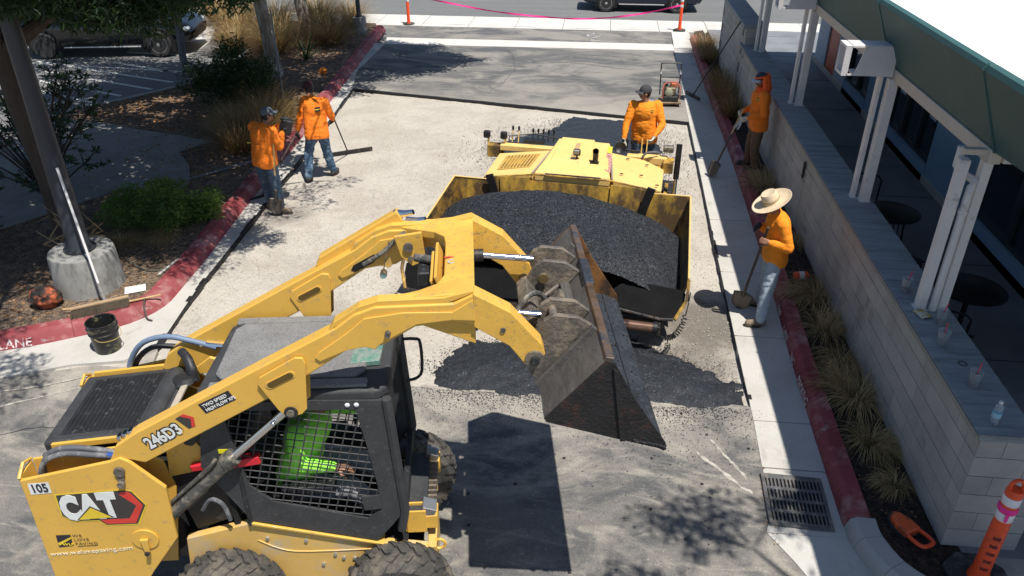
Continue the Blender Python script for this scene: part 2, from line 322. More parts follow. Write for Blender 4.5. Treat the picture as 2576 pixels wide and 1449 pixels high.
# walkway
wk = [(-16, 10.2), (-13.2, 13.2), (-11.5, 15.1), (-10.3, 14.95), (-9.3, 14.6), (-8.3, 14.35), (-7.5, 14.1), (-7.9, 13.5), (-7.35, 12.8), (-7.0, 12.1), (-6.95, 11.5), (-8.0, 11.7), (-9.0, 10.0), (-10, 9.0), (-13, 8.2)]
slab('planter_walkway', wk, .02, .125, G_path)
slab('parking_sidewalk', [(-13.3, 21.2), (-11.35, 21.0), (-11.5, 22.6), (-12.5, 25.4), (-14.5, 25.4)], -.02, .016, G_walk)
# stall lines
mb = MB()
def stripe(a, b, w_, z=.004):
    a, b = Vector(a), Vector(b); d = (b-a).normalized(); q = Vector((-d.y, d.x))*w_/2
    mb.add([(*(a-q), z), (*(b-q), z), (*(b+q), z), (*(a+q), z)], [(0, 1, 2, 3)])
for a, b in [((-17, 19.95), (-10.4, 19.4)), ((-15.2, 20.0), (-10.55, 18.45)), ((-14.4, 19.1), (-10.75, 17.8)), ((-14.2, 18.3), (-11.2, 17.2)), ((-13.8, 17.55), (-11.5, 16.62)), ((-13.0, 20.1), (-10.9, 19.35))]: stripe(a, b, .10)
for i in range(4): stripe((-30, 19.9-i*2.7-1), (-15.2, 19.9-i*2.7-1), .1)
mb.build('parking_stripes', M_line, smooth=False)['kind'] = 'structure'
# faded arrow on the apron and band
mb = MB()
mb.add([(-.62, 24.65, .004), (.20, 24.72, .004), (-.10, 25.05, .004), (-.2, 25.15, .004)], [(0, 1, 2, 3)])
mb.add([(-.33, 24.02, .0045), (.02, 24.02, .0045), (.02, 24.18, .0045), (-.33, 24.18, .0045)], [(0, 1, 2, 3)])
mb.add([(-.26, 24.18, .004), (-.08, 24.18, .004), (-.1, 24.66, .004), (-.26, 24.66, .004)], [(0, 1, 2, 3)])
mb.build('faded_arrow_marking', mat('worn_paint', (.55, .54, .5), .8, dirt=.75, dcol=(.14, .14, .145), dscale=6, world=True), smooth=False)['kind'] = 'structure'
# ---- right gutter pan: slabs with joints
kRo = [(2.46, 5.3), (2.47, 6.5), (2.50, 8.0), (2.58, 10), (2.62, 12), (2.66, 14.2), (2.66, 17.7), (2.67, 21.5), (2.72, 25.0)]
def lin(tab, y):
    for (x0, y0), (x1, y1) in zip(tab, tab[1:]):
        if y <= y1: return x0+(x1-x0)*(y-y0)/(y1-y0)
    return tab[-1][0]
ys = [5.28, 6.0, 6.72, 8.35, 10.0, 11.75, 13.6, 15.5, 17.6, 19.6, 21.6, 23.4]
for a, b in zip(ys, ys[1:]):
    o = slab('gutter_slab', [(lin(gutR, a), a+.006), (lin(kRo, a)+.02, a+.006), (lin(kRo, b)+.02, b-.006), (lin(gutR, b), b-.006)], -.12, .006+random.uniform(0, .003), G_conc, bevel=.004) if a > 5.9 or a < 5.2 else None
slab('gutter_slab', [(2.14, 23.41), (2.72, 23.41), (2.74, 25.56), (2.2, 25.56)], -.12, .02, G_walk, bevel=.004)
slab('gutter_slab', [(1.72, 5.16), (1.80, 5.42), (1.82, 5.99), (2.48, 5.99), (2.48, 5.16)], -.12, .004, G_conc)
kR = [(lin(kRo, y), y) for y in np.arange(5.3, 25.1, .55)]
kerb('right_kerb', offset(kR, .05), kR, offset(kR, -.16), .15, G_red)
cu = [tuple(p)[:2] for p in jit([(2.46, 5.3, 0), (2.47, 5.05, 0), (2.6, 4.72, 0), (2.85, 4.48, 0), (3.2, 4.34, 0), (3.8, 4.24, 0), (6, 4.1, 0)], 4)]
kerb('grey_corner_kerb', offset(cu, -.04)[::-1], cu[::-1], offset(cu, .2)[::-1], .14, G_kgrey)
slab('corner_apron', [(1.72, 5.15), (2.46, 5.16), (2.5, 5.0), (2.66, 4.7), (2.9, 4.45), (3.2, 4.3), (3.9, 4.2), (3.9, 3.6), (2.7, 3.7), (2.15, 4.35), (1.9, 4.85)], -.12, .008, G_conc, bevel=.003)
slab('right_planter_mulch', [(2.62, 5.4), (2.66, 4.95), (2.84, 4.72), (3.2, 4.56), (3.3, 4.56), (3.3, 5.3), (3.14, 5.3), (3.16, 25.5), (2.88, 25.3), (2.82, 14), (2.74, 10)], -.12, .095, G_mulch)
slab('patio_floor', [(3.3, 5.0), (3.9, 5.0), (3.9, 3.0), (30, 3), (30, 25.56), (3.3, 25.56)], -.12, .102, G_patio)
slab('corner_walk', [(3.3, 4.53), (6, 4.3), (6, 5.0), (3.3, 5.0)], -.12, .098, G_kgrey)
# patio joints
mb = MB()
for y in np.arange(5.6, 25, 2.4): mb.box((4.6, y, .104), (2.5, .012, .003))
for y in (25.54,): mb.box((4.6, y, .104), (2.5, .012, .003))
mb.build('patio_joint', M_edge, smooth=False)['kind'] = 'structure'
# pale scrape marks and cracks in the old asphalt
M_scr = mat('pale_dust_line', (.46, .43, .38), .9, dirt=.5, dcol=(.26, .245, .22), dscale=16, world=True); M_crk = mat('dark_crack', (.03, .03, .032), .9, world=True)
def wobble(name, pts, w_, m, z=.004, amp=.02, seed=0):
    L = jit([(a, b, 0) for a, b in pts], 14); V_ = []; rr_ = random.Random(seed)
    for i, p in enumerate(L):
        t = (L[min(i+1, len(L)-1)]-L[max(i-1, 0)]).normalized(); q = Vector((-t.y, t.x, 0)); o_ = q*amp*fbm(i*.21, seed*3.1); ww = w_*(.35+.9*rr_.random())*.5*min(1, i/3+.2, (len(L)-1-i)/3+.2); V_ += [p+o_-q*ww+Vector((0, 0, z)), p+o_+q*ww+Vector((0, 0, z))]
    o = MB().add(V_, [(2*i, 2*i+2, 2*i+3, 2*i+1) for i in range(len(L)-1)]).build(name, m, smooth=False); o['kind'] = 'structure'
wobble('scrape_mark', [(1.36, 6.37), (1.52, 6.05), (1.66, 5.78)], .035, M_scr, seed=1); wobble('scrape_mark', [(1.2, 6.16), (1.45, 5.86), (1.66, 5.62)], .045, M_scr, seed=2)
wobble('scrape_mark', [(-7.6, 6.0), (-6.4, 6.32), (-5.5, 6.72), (-4.9, 6.9)], .03, M_scr, seed=3, z=.009); wobble('scrape_mark', [(-7.4, 5.7), (-6.4, 6.0), (-5.5, 6.55)], .028, M_scr, seed=4)
for i, pts in enumerate([[(-6.5, 5.2), (-5.6, 5.8), (-4.6, 5.7)], [(-5.4, 21.6), (-3.2, 21.0), (-1.2, 21.5), (1.2, 20.8)], [(-2.6, 18.4), (-2.2, 20.4), (-2.6, 22.8)]]): wobble('crack', pts, .012, M_crk, seed=10+i, amp=.10)
# white FIRE LANE lettering sprayed on the faces of the kerbs
M_wpaint = mat('white_spray_paint', (.62, .6, .58), .8, dirt=.5, dcol=(.35, .06, .07), dscale=30)
def kerbtext(s, x, y, ang, size, z=.015, tilt=62, sx=1.):
    mt = Matrix.Translation((x, y, z)) @ Matrix.Rotation(ang, 4, 'Z') @ Matrix.Rotation(R(tilt), 4, 'X')
    o = text(s, 'kerb_lettering', size, M_wpaint, None, mt, sx=sx, off=.002); o['kind'] = 'structure'; return o
# ---------------------------------------------------------------- block wall with wooden-grey cap slabs
M_block = mat('concrete_block', (.39, .372, .35), .9, var=.16, scale=3, bump=.5, bscale=70, dirt=.15, dcol=(.2, .19, .18), dscale=1.2, world=True)
M_block2 = mat('concrete_block_pale', (.43, .41, .385), .9, var=.14, scale=3, bump=.5, bscale=70, world=True)
M_mortar = mat('mortar', (.15, .145, .14), .95, bump=.3)
M_cap = mat('cap_slab_grey', (.28, .315, .33), .75, var=.18, scale=5, bump=.25, bscale=40, stretch=(.3, 3, 1), dirt=.25, dcol=(.17, .18, .185), dscale=4, world=True)
M_capedge = mat('cap_edge', (.30, .28, .25), .8, bump=.2, world=True)
wall = empty('block_wall', (3.15, 5.09, 0), 0, 'long grey concrete block wall with flat slab cap, beside the planter and patio', 'wall')
def bmesh_block(L, T, name):
    return MB().box((0, 0, 0), (T, L, .193)).mesh(name, M_block)
bl = [MB().box((0, 0, 0), (.2, .397, .193)).mesh('block', m) for m in (M_block, M_block2, M_block)]
half = MB().box((0, 0, 0), (.2, .194, .193)).mesh('block_half', M_block)
endb = MB().box((0, 0, 0), (.404, .2, .193)).mesh('block_end', M_block2)
endh = MB().box((0, 0, 0), (.196, .2, .193)).mesh('block_end_half', M_block)
def put(name, me, loc, par, rot=None):
    o = bpy.data.objects.new(name, me); C.objects.link(o); o.parent = par; o.location = loc
    if rot: o.rotation_euler = rot
    return o
L_W = 13.1
rb = random.Random(2)
for r_ in range(6):
    z = .10+r_*.2-.003+.1
    y = .2 if r_ % 2 == 0 else .0
    if r_ % 2: put('block', half, (.1, .3, z), wall) ; y = .4
    else: y = .2
    while y+.4 <= L_W:
        put('block', bl[rb.randrange(3)], (.1+rb.uniform(-.0015, .0015), y+.2, z+rb.uniform(-.001, .001)), wall); y += .4
    put('block', endb if r_ % 2 == 0 else endh, (.204 if r_ % 2 == 0 else .1, .1, z), wall)
    if r_ % 2: put('block', endb, (.404, .1, z), wall)
    else: put('block', endh, (.508, .1, z), wall)
o = MB().box((.24, L_W/2, .66), (.36, L_W-.03, 1.18)).build('mortar_core', M_mortar, wall, smooth=False)
o = MB().box((.100, L_W/2, .70), (.17, L_W-.02, 1.20)).build('mortar_bed', M_mortar, wall, smooth=False)
cm = [MB().box((0, 0, 0), (.45, .398, .062)).mesh('cap_slab', M_cap) for _ in range(1)]
y = -.03; k = 0
while y < L_W:
    c_ = put('cap_slab', cm[0], (.185, y+.2, 1.317+rb.uniform(-.0015, .0015)), wall); y += .402
MB().box((-.048, L_W/2, 1.312), (.014, L_W+.05, .045)).build('cap_nosing', M_capedge, wall, smooth=False, bevel=.003)
wall2 = empty('tall_block_wall', (3.15, 18.22, 0), 0, 'taller grey block wall section with capped top, nearest the street', 'wall')
for r_ in range(8):
    for q in range(8): put('block', bl[rb.randrange(3)], (.1, .2+q*.4+(.2 if r_ % 2 else 0), .2+r_*.2), wall2)
    put('block', endb, (.21, -.085, .2+r_*.2), wall2)
MB().box((.17, 1.8, .9), (.32, 3.5, 1.6)).build('mortar_core', M_mortar, wall2, smooth=False)
MB().box((.17, 1.75, 1.75), (.46, 3.95, .1)).build('cap_slab', M_cap, wall2, smooth=False, bevel=.008)
# dark drip cable on the wall
o = MB().tube([(3.13, 11.35, 1.27), (3.115, 11.35, 1.22), (3.13, 11.36, .9), (3.125, 11.35, .6), (3.13, 11.36, .12)], .006, 5).build('wall_cable', mat('pale_cable', (.5, .5, .5), .6)); tag(o, 'thin pale cable hanging down the face of the block wall', 'cable')
o = MB().lathe([(.012, 0), (.022, .03), (.022, .24), (.01, .27)], (3.118, 11.35, .93), 8).build('cable_weight', mat('black_plastic', (.015, .015, .017), .4)); o.parent = bpy.data.objects['wall_cable']

# ---------------------------------------------------------------- building with canopy
bld = empty('shop_building', (5.8, 15, 0), 0, 'blue and white shop building with green fascia, white roof and white posts', 'building')
BO = Vector((5.8, 15, 0))
def bpart(name, mb, m, **k):
    mb.v = [tuple(Vector(v)-BO) for v in mb.v]; return mb.build(name, m, bld, **k)
M_green = mat('green_fascia_paint', (.030, .095, .092), .55, var=.05, scale=1.2, bump=.02, bscale=150, dirt=.08, dcol=(.06, .14, .13), dscale=2, world=True)
M_roof = mat('white_roof_membrane', (.86, .86, .85), .7, var=.02, scale=2, world=True)
M_white = mat('white_post_paint', (.70, .68, .67), .5, var=.04, bump=.04, bscale=30, dirt=.12, dcol=(.45, .43, .42), dscale=7, world=True)
M_cream = mat('cream_trim', (.55, .50, .43), .6, var=.06, world=True)
M_blue = mat('blue_wall_paint', (.28, .43, .55), .7, var=.06, scale=2, bump=.1, bscale=120, world=True)
M_bwhite = mat('pale_blue_wall', (.50, .58, .65), .7, var=.05, world=True)
M_orange_door = mat('orange_red_door', (.80, .16, .08), .5, var=.06, world=True)
M_frame = mat('dark_window_frame', (.05, .055, .06), .4)
M_glass = mat('window_glass', (.02, .03, .035), .06, spec=.8, var=.2, scale=1)
M_soff = mat('soffit', (.30, .31, .32), .8)
YN, YF = 6.9, 21.8
# roof deck and slanted fascia panels
YE = 3.4
bpart('roof', MB().prism([(3.24, YE+.05), (12.5, YE+.05), (12.5, YF), (3.24, YF)], 3.60, 3.70), M_roof, smooth=False)
bpart('soffit', MB().prism([(3.5, YN+.1), (12, YN+.1), (12, YF), (3.5, YF)], 3.02, 3.06), M_soff, smooth=False)
seams = [YN, 7.25, 10.0, 13.55, 17.6, YF]
for a, b in zip([YN, 9.85, 13.5, 17.6], [9.838, 13.488, 17.588, YF]):
    m_ = MB(); P = [(3.47, 2.99), (3.17, 3.70), (3.19, 3.745), (3.27, 3.745), (3.27, 3.70), (3.56, 2.99)]
    V_ = [(x, a, z) for x, z in P]+[(x, b, z) for x, z in P]
    m_.add(V_, [tuple(range(6)), tuple(reversed(range(6, 12)))]+[((i+1) % 6, i, 6+i, 6+(i+1) % 6) for i in range(6)])
    bpart('fascia_panel', m_, M_green, smooth=False, bevel=.004)
    bpart('fascia_seam', MB().tube([(3.462, b+.006, 2.99), (3.165, b+.006, 3.71), (3.2, b+.006, 3.752)], .012, 5), M_green)
# end canopy panel: its lower edge rises towards the near end
m_ = MB(); a_, b_ = YE, YN-.012
V_ = [(3.38, a_, 3.25), (3.17, a_, 3.70), (3.19, a_, 3.745), (3.27, a_, 3.745), (3.45, a_, 3.25), (3.47, b_, 2.99), (3.17, b_, 3.70), (3.19, b_, 3.745), (3.27, b_, 3.745), (3.56, b_, 2.99)]
m_.add(V_, [tuple(range(5)), tuple(reversed(range(5, 10)))]+[((i+1) % 5, i, 5+i, 5+(i+1) % 5) for i in range(5)])
bpart('fascia_panel', m_, M_green, smooth=False)
bpart('fascia_seam', MB().tube([(3.462, YN-.006, 2.99), (3.165, YN-.006, 3.71), (3.2, YN-.006, 3.752)], .012, 5), M_green)
bpart('end_soffit', MB().box((8, (YE+YN)/2, 3.30), (9, YN-YE-.1, .04)), M_soff, smooth=False)
bpart('eave_beam', MB().box((3.50, (YN+YF)/2, 2.94), (.11, YF-YN-.04, .13)), M_cream, smooth=False, bevel=.006)
bpart('eave_beam', MB().box((8, YN+.12, 2.93), (8.8, .1, .13)), M_white, smooth=False)
# posts (pairs)
def post(x, y, sx=.10, sy=.10, z0=1.345):
    bpart('post', MB().box((x, y, (z0+2.90)/2), (sx, sy, 2.90-z0)), M_white, smooth=False, bevel=.006)
    bpart('post_base_plate', MB().box((x, y, z0+.006), (sx+.03, sy+.03, .012)), M_white, smooth=False)
for y_ in (9.62, 13.68, 17.5): post(3.34, y_+.12, .05, .10); post(3.45, y_, .11, .12)
post(3.275, 6.98, .085, .095); post(3.49, 7.02, .085, .095)
bpart('post_bracket', MB().box((3.37, 7.0, 2.965), (.24, .07, .05)), M_cream, smooth=False)
bpart('downspout', MB().tube([(3.385, 6.95, 1.345), (3.385, 6.95, 2.55), (3.40, 6.97, 2.64), (3.43, 7.0, 2.68), (3.33, 7.1, 2.73), (3.29, 7.12, 2.78), (3.29, 7.12, 2.96)], .036, 12), M_white)
bpart('downspout_collar', MB().tube([(3.385, 6.95, 2.38), (3.385, 6.95, 2.42)], .043, 12), M_white)
# outrigger beam ends, open white steel channels
for y_ in (9.72, 13.75, 17.6):
    m_ = MB()
    for q in (-.13, .13): m_.box((2.87, y_+q, 3.10), (.07, .03, .345))
    for q in (2.942, 3.258): m_.box((2.87, y_, q), (.07, .23, .03))
    m_.plate([(2.98, 2.93), (3.42, 2.93), (3.42, 3.27), (3.06, 3.27)], y_-.145, y_-.125); m_.box((3.20, y_, 2.938), (.45, .25, .014)); m_.box((2.94, y_-.135, 2.94), (.09, .02, .02)); m_.box((2.97, y_-.135, 3.262), (.14, .02, .02)); m_.box((3.16, y_, 3.274), (.5, .26, .01))
    bpart('outrigger_beam', m_, M_white, smooth=False)
# walls of the shop: sections from the street end to the near end
def section(y0, y1, kind):
    yc, ln = (y0+y1)/2, y1-y0
    if kind == 'wall': bpart('wall_panel', MB().box((5.83, yc, 1.57), (.2, ln, 2.9)), M_blue, smooth=False)
    if kind == 'pale': bpart('wall_panel', MB().box((5.83, yc, 1.57), (.2, ln, 2.9)), M_bwhite, smooth=False)
    if kind == 'door':
        d = bpart('door', MB().box((5.80, yc, 1.45), (.06, ln-.08, 2.6)), M_orange_door, smooth=False)
        bpart('door_frame', MB().box((5.86, yc, 1.57), (.1, ln, 2.9)), M_bwhite, smooth=False)
    if kind == 'window':
        bpart('window_sill', MB().box((5.80, yc, .26), (.2, ln-.006, .3)), M_blue, smooth=False)
        nw = max(1, round(ln/.95))
        for i in range(nw):
            a = y0+i*ln/nw; b = y0+(i+1)*ln/nw; m_ = MB()
            m_.box((5.80, a+.03, 1.7), (.09, .055, 2.56)); m_.box((5.80, b-.03, 1.7), (.09, .055, 2.56)); m_.box((5.80, (a+b)/2, .45), (.09, b-a-.12, .06)); m_.box((5.80, (a+b)/2, 2.94), (.09, b-a-.12, .06)); m_.box((5.80, (a+b)/2, 2.2), (.088, b-a-.12, .04))
            f_ = bpart('window', m_, M_frame, smooth=False)
            g_ = MB().box((5.82, (a+b)/2, 1.7), (.012, b-a-.1, 2.5)); g_.v = [tuple(Vector(v)-BO) for v in g_.v]; g_.build('pane', M_glass, f_, smooth=False)
            if i % 2 == 0 and y0 > 13:
                g_ = MB().box((5.805, (a+b)/2, 1.5), (.004, .3, .8)); g_.v = [tuple(Vector(v)-BO) for v in g_.v]; g_.build('poster', M_bwhite, f_, smooth=False)
for a, b, k in [(21.0, 22.0, 'pale'), (20.0, 21.0, 'door'), (19.0, 20.0, 'pale'), (17.3, 19.0, 'window'), (15.9, 17.3, 'wall'), (13.5, 15.9, 'window'), (11.6, 13.5, 'wall'), (9.3, 11.6, 'window'), (8.9, 9.3, 'wall'), (6.9, 8.9, 'window')]: section(a, b, k)
bpart('wall_base_trim', MB().box((5.715, 14.5, .17), (.03, 15.1, .13)), M_cream, smooth=False)
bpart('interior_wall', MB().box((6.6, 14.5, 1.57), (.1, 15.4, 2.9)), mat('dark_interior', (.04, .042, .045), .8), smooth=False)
bpart('end_wall', MB().box((9.0, 21.9, 1.6), (6.4, .2, 3.0)), M_blue, smooth=False)
# wall mat and round cafe tables with chairs on the patio
M_mesh = mat('black_metal_furniture', (.012, .013, .016), .35, metal=.3)
tb = empty('cafe_table', (4.42, 8.35, .102), 0, 'round black cafe table nearest the downspout posts', 'table', 'black cafe tables on the patio')
MB().lathe([(0, .72), (.37, .72), (.385, .728), (.385, .742), (.37, .75), (0, .75)], n=36).build('tabletop', M_mesh, tb)
MB().tube([(0, 0, .02), (0, 0, .72)], .03, 10).build('pedestal', M_mesh, tb)
for k in range(4):
    a = k*pi/2+.4; MB().tube([(0, 0, .1), (.2*cos(a), .2*sin(a), .05), (.3*cos(a), .3*sin(a), .012)], .014, 6).build('leg', M_mesh, tb)
copytree(tb, loc=(4.15, 10.45, .102), label='round black cafe table between the middle posts and the blue wall')
ch = empty('cafe_chair', (4.1, 9.6, .102), .6, 'black metal cafe chair tucked by the wall cap between the two tables', 'chair', 'black cafe chairs on the patio')
for sx_ in (-1, 1):
    for sy_ in (-1, 1): MB().tube([(.19*sx_, .19*sy_, 0), (.17*sx_, .17*sy_, .44)], .011, 6).build('leg', M_mesh, ch)
MB().box((0, 0, .45), (.4, .4, .02)).build('seat', M_mesh, ch, bevel=.008)
MB().tube([(-.19, .19, .44), (-.2, .23, .85), (-.15, .245, .9), (.15, .245, .9), (.2, .23, .85), (.19, .19, .44)], .012, 8).build('back_frame', M_mesh, ch)
for x_ in (-.1, 0, .1): MB().tube([(x_, .2, .45), (x_, .243, .9)], .007, 5).build('back_slat', M_mesh, ch)
copytree(ch, loc=(4.0, 7.75, .102), rz=2.6, label='black metal cafe chair beside the table at the downspout posts')
copytree(ch, loc=(3.98, 11.2, .102), rz=-.4, label='black metal cafe chair beyond the far cafe table')
mt_ = MB().box((4.35, 16.3, .115), (.55, .95, .02)).build('doormat', mat('black_rubber_mat', (.012, .012, .014), .9, bump=.5)); tag(mt_, 'dark rectangular mat lying on the shaded patio near the far window', 'mat')
# ---------------------------------------------------------------- skid steer loader (local frame: x forward, y left, z up)
HD = R(9.3)
sk = empty('skid_steer_loader', (0, 4.83, 0), HD, 'yellow and black skid steer loader with raised arms tipping a black bucket', 'loader')
LC = -.10    # lateral centre of the machine
def lm(p): return Matrix.Rotation(HD, 3, 'Z') @ Vector(p)+Vector((0, 4.83, 0))
M_yel = mat('loader_yellow', (.72, .425, .075), .38, var=.05, scale=2.5, bump=.04, bscale=25, dirt=.17, dcol=(.50, .33, .12), dscale=13, coat=.15, drough=.7)
M_yelw = mat('loader_yellow_worn', (.70, .41, .07), .5, var=.12, scale=4, bump=.12, bscale=40, dirt=.2, dcol=(.34, .24, .11), dscale=26, drough=.8)
M_yelside = mat('loader_yellow_dusty', (.66, .42, .12), .55, var=.08, scale=4, bump=.05, dirt=.4, dcol=(.52, .42, .28), dscale=2.5)
M_blk = mat('loader_black', (.020, .021, .024), .5, var=.25, bump=.1, bscale=60, dirt=.12, dcol=(.12, .115, .11), dscale=24, drough=.85)
M_blkd = mat('cab_dusty_black', (.040, .042, .045), .6, var=.25, scale=5, bump=.15, bscale=120, dirt=.10, dcol=(.11, .108, .10), dscale=38, drough=.9, fine=.15)
M_roofd = mat('cab_roof_dusty', (.20, .20, .20), .9, var=.2, scale=5, bump=.3, bscale=140, dirt=.3, dcol=(.11, .11, .11), dscale=70, fine=.3)
M_bar = mat('dusty_mesh_bar', (.055, .055, .055), .7, var=.4, scale=30)
M_steel = mat('worn_steel', (.15, .135, .115), .55, metal=.35, var=.3, scale=8, bump=.5, bscale=35, dirt=.42, dcol=(.27, .225, .17), dscale=7, drough=.9)
M_chrome = mat('chrome_rod', (.8, .8, .82), .12, metal=1., var=.02)
M_hyd = mat('hydraulic_tube', (.09, .09, .085), .5, metal=.3, var=.3, scale=20, dirt=.45, dcol=(.28, .25, .2), dscale=14, bump=.1)
M_hose = mat('hose_rubber', (.10, .105, .115), .6, var=.15, dirt=.4, dcol=(.25, .25, .25), dscale=12)
M_tyre = mat('tyre_rubber', (.055, .053, .05), .8, var=.3, scale=8, bump=.3, bscale=50, dirt=.45, dcol=(.15, .13, .105), dscale=5)
M_rim = mat('rim_dusty', (.24, .19, .13), .6, metal=.1, var=.2, dirt=.3, dcol=(.1, .09, .08), dscale=5)
M_red = mat('red_brace', (.55, .02, .03), .4)
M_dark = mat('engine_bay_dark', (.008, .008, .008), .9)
def part(name, mb, m, par=None, **k):
    return mb.build(name, m, par or sk, **k)
YN_, YF_ = -.70, .50       # outer face of near arm, outer(inner) limit of far arm
def both(f):                # mirror about LC
    f(1); f(-1)
def my(y, s): return LC+(y-LC)*s
# --- lift arms
arm_prof = [(-3.26, 1.76), (-3.19, 1.89), (-3.05, 1.99), (-2.19, 2.47), (-1.66, 2.76), (-1.53, 2.86), (-1.40, 2.91), (-.92, 2.92), (-.79, 2.985), (-.57, 2.84), (-.38, 2.60), (-.36, 2.53), (-.40, 2.44), (-.47, 2.46), (-.57, 2.60), (-.78, 2.755), (-.92, 2.79), (-1.16, 2.76), (-1.37, 2.63), (-1.58, 2.61), (-1.87, 2.41), (-2.12, 2.25), (-3.03, 1.735), (-3.13, 1.77), (-3.22, 1.70)]
for s in (1, -1):
    a0, a1 = my(-.685, s), my(-.575, s)
    arm = part('lift_arm', MB().plate(arm_prof, min(a0, a1), max(a0, a1)), M_yel, smooth=False, bevel=.012)
    # outer and inner reinforcement plate with slot look
    rp = [(-1.80, 2.56), (-1.77, 2.60), (-1.58, 2.74), (-1.47, 2.84), (-1.23, 2.875), (-.93, 2.87), (-.80, 2.955), (-.79, 2.80), (-.93, 2.81), (-1.15, 2.785), (-1.38, 2.65), (-1.42, 2.61), (-1.48, 2.63), (-1.59, 2.61), (-1.77, 2.53)]
    for side_ in (1, -1):
        yo = my(-.63, s)+side_*.055*(-1)
        part('arm_doubler', MB().plate(rp, *sorted((yo-.014*side_, yo-.002*side_))), M_yel, smooth=False, bevel=.006)
    # raised cap strip on top of the elbow
    m_ = MB()
    cap = [(-1.70, 2.735), (-1.66, 2.80), (-1.50, 2.905), (-1.38, 2.945), (-.98, 2.955), (-.80, 3.0), (-.79, 2.985), (-.95, 2.92), (-1.40, 2.90), (-1.53, 2.85)]
    y0, y1 = sorted((my(-.67, s), my(-.59, s))); m_.plate(cap, y0, y1)
    part('arm_top_strip', m_, M_yel, smooth=False, bevel=.004)
    # worn snout plate
    sn = [(-.80, 2.99), (-.57, 2.848), (-.375, 2.605), (-.352, 2.53), (-.40, 2.43), (-.48, 2.455), (-.58, 2.60), (-.80, 2.75)]
    yo = my(-.69, s); part('arm_snout', MB().plate(sn, *sorted((yo, my(-.568, s)))), M_yelw, smooth=False, bevel=.006)
    # gusset with slot
    gz = [(-2.18, 2.38), (-2.16, 2.43), (-1.92, 2.575), (-1.87, 2.57), (-1.86, 2.53), (-1.895, 2.17), (-1.93, 2.13), (-2.01, 2.105), (-2.05, 2.13), (-2.08, 2.17)]
    for t_ in (-.703, -.571):
        yy = my(t_, s); g = part('cylinder_gusset', MB().plate(gz, yy-.009, yy+.009), M_yel, smooth=False, bevel=.005)
        sg = MB(); yo2 = yy-.010 if True else yy
        cs = [Vector((-2.095, 2.375)), Vector((-1.965, 2.445))]; d = (cs[1]-cs[0]).normalized(); q = Vector((-d.y, d.x)); P = []
        for ce, a0_ in ((cs[1], -90), (cs[0], 90)):
            for k in range(7):
                an = R(a0_+k*30); P.append(ce+d*cos(an)*.022+q*sin(an)*.022)
        P2 = [c_+(c_-(cs[0]+cs[1])/2).normalized()*.012 for c_ in P]
        sg.plate([tuple(p) for p in P2], yy-.014, yy-.0085); sg2 = MB().plate([tuple(p) for p in P], yy-.0155, yy-.0135)
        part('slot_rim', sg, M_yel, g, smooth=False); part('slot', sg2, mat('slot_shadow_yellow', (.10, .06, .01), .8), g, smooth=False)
    part('gusset_pin', MB().tube([(-2.0, my(-.735, s), 2.15), (-2.0, my(-.54, s), 2.15)], .026, 14), M_steel)
    part('gusset_washer', MB().tube([(-2.0, my(-.722, s), 2.15), (-2.0, my(-.712, s), 2.15)], .045, 18), M_blk)
    # lift cylinder
    yc = my(-.635, s)
    part('lift_cylinder', MB().tube([(-3.06, yc, 1.13), (-2.98, yc, 1.22), (-2.50, yc, 1.69)], .052, 18), M_hyd)
    part('lift_cylinder_gland', MB().tube([(-2.52, yc, 1.672), (-2.46, yc, 1.727)], .062, 18), M_hyd)
    part('lift_cylinder_rod', MB().tube([(-2.48, yc, 1.709), (-2.02, yc, 2.133)], .030, 16), M_chrome)
    part('cylinder_pipe', MB().tube([(-3.02, yc-.03, 1.28), (-2.60, yc-.05, 1.70), (-2.57, yc-.04, 1.74)], .012, 8), M_hyd)
    part('rod_clamp', MB().ball((-2.14, yc-.045, 2.03), .018, 5), M_chrome)
    # tower
    tw = [(-3.88, 1.63), (-3.25, 1.77), (-3.18, 1.80), (-3.13, 1.765), (-2.94, 1.52), (-2.965, 1.03), (-3.20, .70), (-3.36, .45), (-3.90, .45), (-3.915, .70)]
    yo = my(-.70, s); t1 = part('tower_plate', MB().plate(tw, *sorted((yo, my(-.672, s)))), M_yel, smooth=False, bevel=.006)
    tw2 = [(-3.87, 1.66), (-3.27, 1.74), (-3.0, 1.60), (-2.96, 1.35), (-3.1, .6), (-3.88, .6)]
    yi = my(-.52, s); part('tower_inner_plate', MB().plate(tw2, *sorted((yi, my(-.50, s)))), M_yel, smooth=False, bevel=.004)
    part('tower_rear_plate', MB().box((-3.885, my(-.60, s), 1.15), (.018, .17, 1.0)), M_yel, smooth=False, bevel=.004)
    part('tower_rear_rim', MB().tube([(-3.885, my(-.69, s), 1.64), (-3.885, my(-.60, s), 1.70), (-3.885, my(-.51, s), 1.66)], .012, 6), M_yel)
    part('tower_pin', MB().tube([(-3.205, my(-.722, s), 1.69), (-3.205, my(-.5, s), 1.69)], .036, 16), M_steel)
    part('tower_pin_lock', MB().plate([(-3.235, 1.72), (-3.175, 1.72), (-3.195, 1.56), (-3.235, 1.56)], *sorted((my(-.712, s), my(-.702, s)))), M_steel, smooth=False, bevel=.004)
    part('bolt', MB().tube([(-3.215, my(-.735, s), 1.585), (-3.215, my(-.71, s), 1.585)], .024, 12), M_steel)
